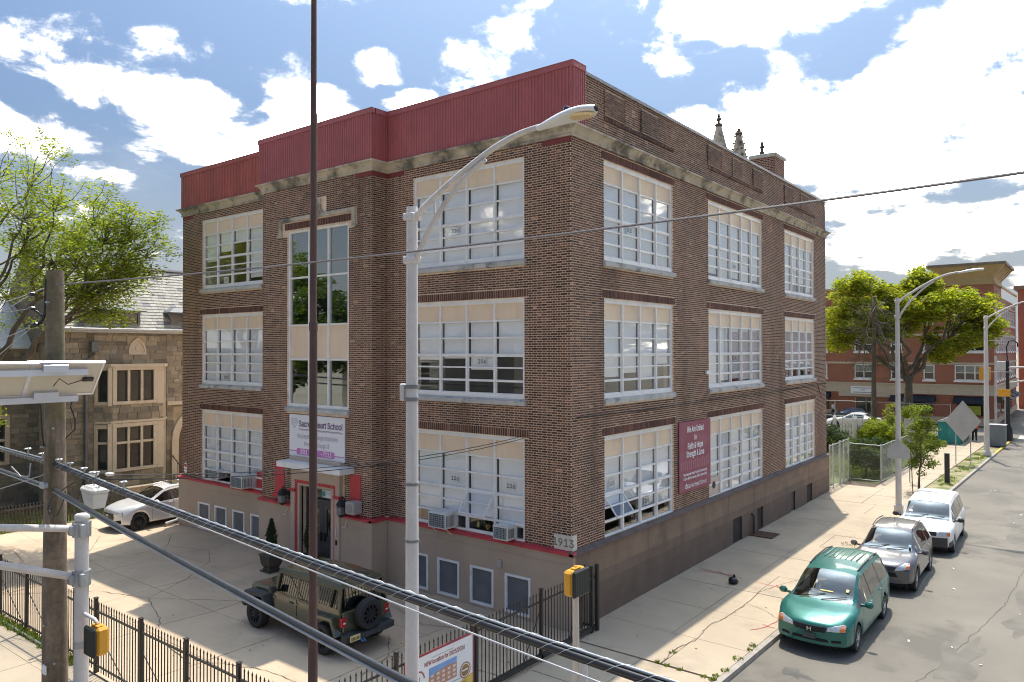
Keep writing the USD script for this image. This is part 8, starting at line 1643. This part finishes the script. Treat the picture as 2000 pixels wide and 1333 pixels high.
m = MB(); m.bbox(4.72, 54.2, 3.2, 5.1, 54.5, 3.65, .03); obj('pedestrian_head', m, BLACK, t); m = MB(); m.tube([(4.6, 54.6, 6.7), (5.6, 54.4, 5.7), (5.7, 54.4, 5.6)], .05, 8); obj('brace', m, POLEW, t, True)

# ---------------------------------------------------------------- two people
SKIN = pm('skin', (.32, .19, .13), .6); JEANS = pm('dark_jeans', (.03, .035, .05), .9); ORNG = pm('orange_pack', (.75, .14, .03), .7); DARKHAIR = pm('dark_hair', (.02, .015, .012), .7); WSH = pm('white_shirt', (.7, .7, .68), .8)
def person(label, loc, rz, top, legs, stride=.18, pack=False):
    t = thing('person', label, 'person', loc, rz, world=False)
    J_ = dict(hipL=((0, .09, .92), .095), hipR=((0, -.09, .92), .095), kneeL=((stride*.6, .1, .50), .062), kneeR=((-stride*.2, -.1, .50), .062), ankL=((stride, .1, .09), .042), ankR=((-stride, -.1, .10), .042), toeL=((stride+.15, .11, .04), .035), toeR=((-stride+.14, -.11, .05), .035), waist=((0, 0, 1.02), .12), chest=((.02, 0, 1.28), .135), shL=((0, .17, 1.42), .062), shR=((0, -.17, 1.42), .062), neck=((.02, 0, 1.50), .055), elL=((-.08, .24, 1.14), .045), elR=((.06, -.24, 1.14), .045), wrL=((.04, .25, .90), .034), wrR=((.20, -.22, .95), .034), haL=((.07, .25, .80), .035), haR=((.28, -.21, .90), .035), h0=((.03, 0, 1.60), .085), h1=((.045, 0, 1.68), .095))
    def man(bones):
        M = None
        for a, b in bones:
            pa, ra = J_[a]; pb, rb = J_[b]; h = m3.Manifold.batch_hull([m3.Manifold.sphere(ra, 16).translate(pa), m3.Manifold.sphere(rb, 16).translate(pb)]); M = h if M is None else M+h
        mm = M.refine_to_length(.05).to_mesh(); tm_ = trimesh.Trimesh(np.array(mm.vert_properties)[:, :3], np.array(mm.tri_verts)); trimesh.smoothing.filter_taubin(tm_, iterations=6); return tm_
    b = obj('body', man([('hipL', 'hipR'), ('hipL', 'kneeL'), ('kneeL', 'ankL'), ('ankL', 'toeL'), ('hipR', 'kneeR'), ('kneeR', 'ankR'), ('ankR', 'toeR'), ('hipL', 'waist'), ('hipR', 'waist'), ('waist', 'chest'), ('chest', 'shL'), ('chest', 'shR'), ('shL', 'shR'), ('chest', 'neck'), ('neck', 'h0'), ('h0', 'h1'), ('shL', 'elL'), ('elL', 'wrL'), ('wrL', 'haL'), ('shR', 'elR'), ('elR', 'wrR'), ('wrR', 'haR')]), SKIN, t, True)
    for k in J_: J_[k] = (J_[k][0], J_[k][1]*1.12+.006)
    obj('shirt', man([('waist', 'chest'), ('chest', 'shL'), ('chest', 'shR'), ('shL', 'elL'), ('shR', 'elR')]), top, t, True); obj('trousers', man([('hipL', 'hipR'), ('hipL', 'kneeL'), ('kneeL', 'ankL'), ('hipR', 'kneeR'), ('kneeR', 'ankR'), ('hipL', 'waist'), ('hipR', 'waist')]), legs, t, True)
    m = trimesh.creation.icosphere(2, .105); v = np.array(m.vertices); k = (v[:, 0] < .045) | (v[:, 2] > .055); m.update_faces(k[m.faces].all(1)); m.apply_translation((.03, 0, 1.68)); obj('hair', m, DARKHAIR, t, True)
    m = MB(); m.lathe([(0, -.035), (.014, -.02), (.008, .03), (0, .04)], 8, o=(.135, 0, 1.65)); 
    for s in (1, -1): m.lathe([(0, -.03), (.02, 0), (0, .03)], 6, o=(.04, s*.1, 1.65))
    obj('nose_and_ears', m, SKIN, t, kind='stuff'); m = MB()
    for s in (1, -1): m.box(.128, s*.035-.012, 1.68, .136, s*.035+.012, 1.69)
    m.box(.126, -.022, 1.598, .132, .022, 1.606); obj('face_features', m, DARKHAIR, t, kind='stuff')
    if pack: p_ = thing('backpack', 'orange backpack worn by the person at the far corner', 'backpack', (loc[0], loc[1], loc[2]+1), rz, world=False); m = MB(); m.bbox(-.36, -.19, .0, -.14, .19, .52, .07); m.bbox(-.42, -.14, .04, -.34, .14, .26, .03); obj('pack', m, ORNG, p_); m = MB(); [m.tube([(-.15, s*.1, .5), (.06, s*.13, .5), (.16, s*.12, .3), (.0, s*.15, .06), (-.15, s*.13, .05)], .02, 6) for s in (1, -1)]; obj('strap', m, ORNG, p_, True)
person('person in dark clothes with an orange backpack walking away at the far corner', (3.55, 50.8, .345), PI*.6, ORNG, JEANS, .1, True); person('person in a white shirt walking past the far building entrance', (-9.9, 62.6, .4), PI*.95, WSH, JEANS, .22)
t = thing('green_bin', 'dark green rounded bin beside the walking person by the far building', 'bin', (-11.2, 62.0, .4)); m = MB(); m.lathe([(0, 0), (.75, 0), (.8, 1.4), (.6, 1.9), (0, 2.05)], 16, o=(-11.2, 62, .4)); obj('drum', m, pm('bin_green', (.01, .06, .035), .5), t, 40); m = MB(); m.lathe([(.81, 1.3), (.85, 1.35), (.81, 1.4)], 16, o=(-11.2, 62, .4)); obj('rim', m, BLACK, t)
obj('far_pavement', sheet(sbox(-45, 63.8, 4.4, 66), .0), WALK, kind='structure')
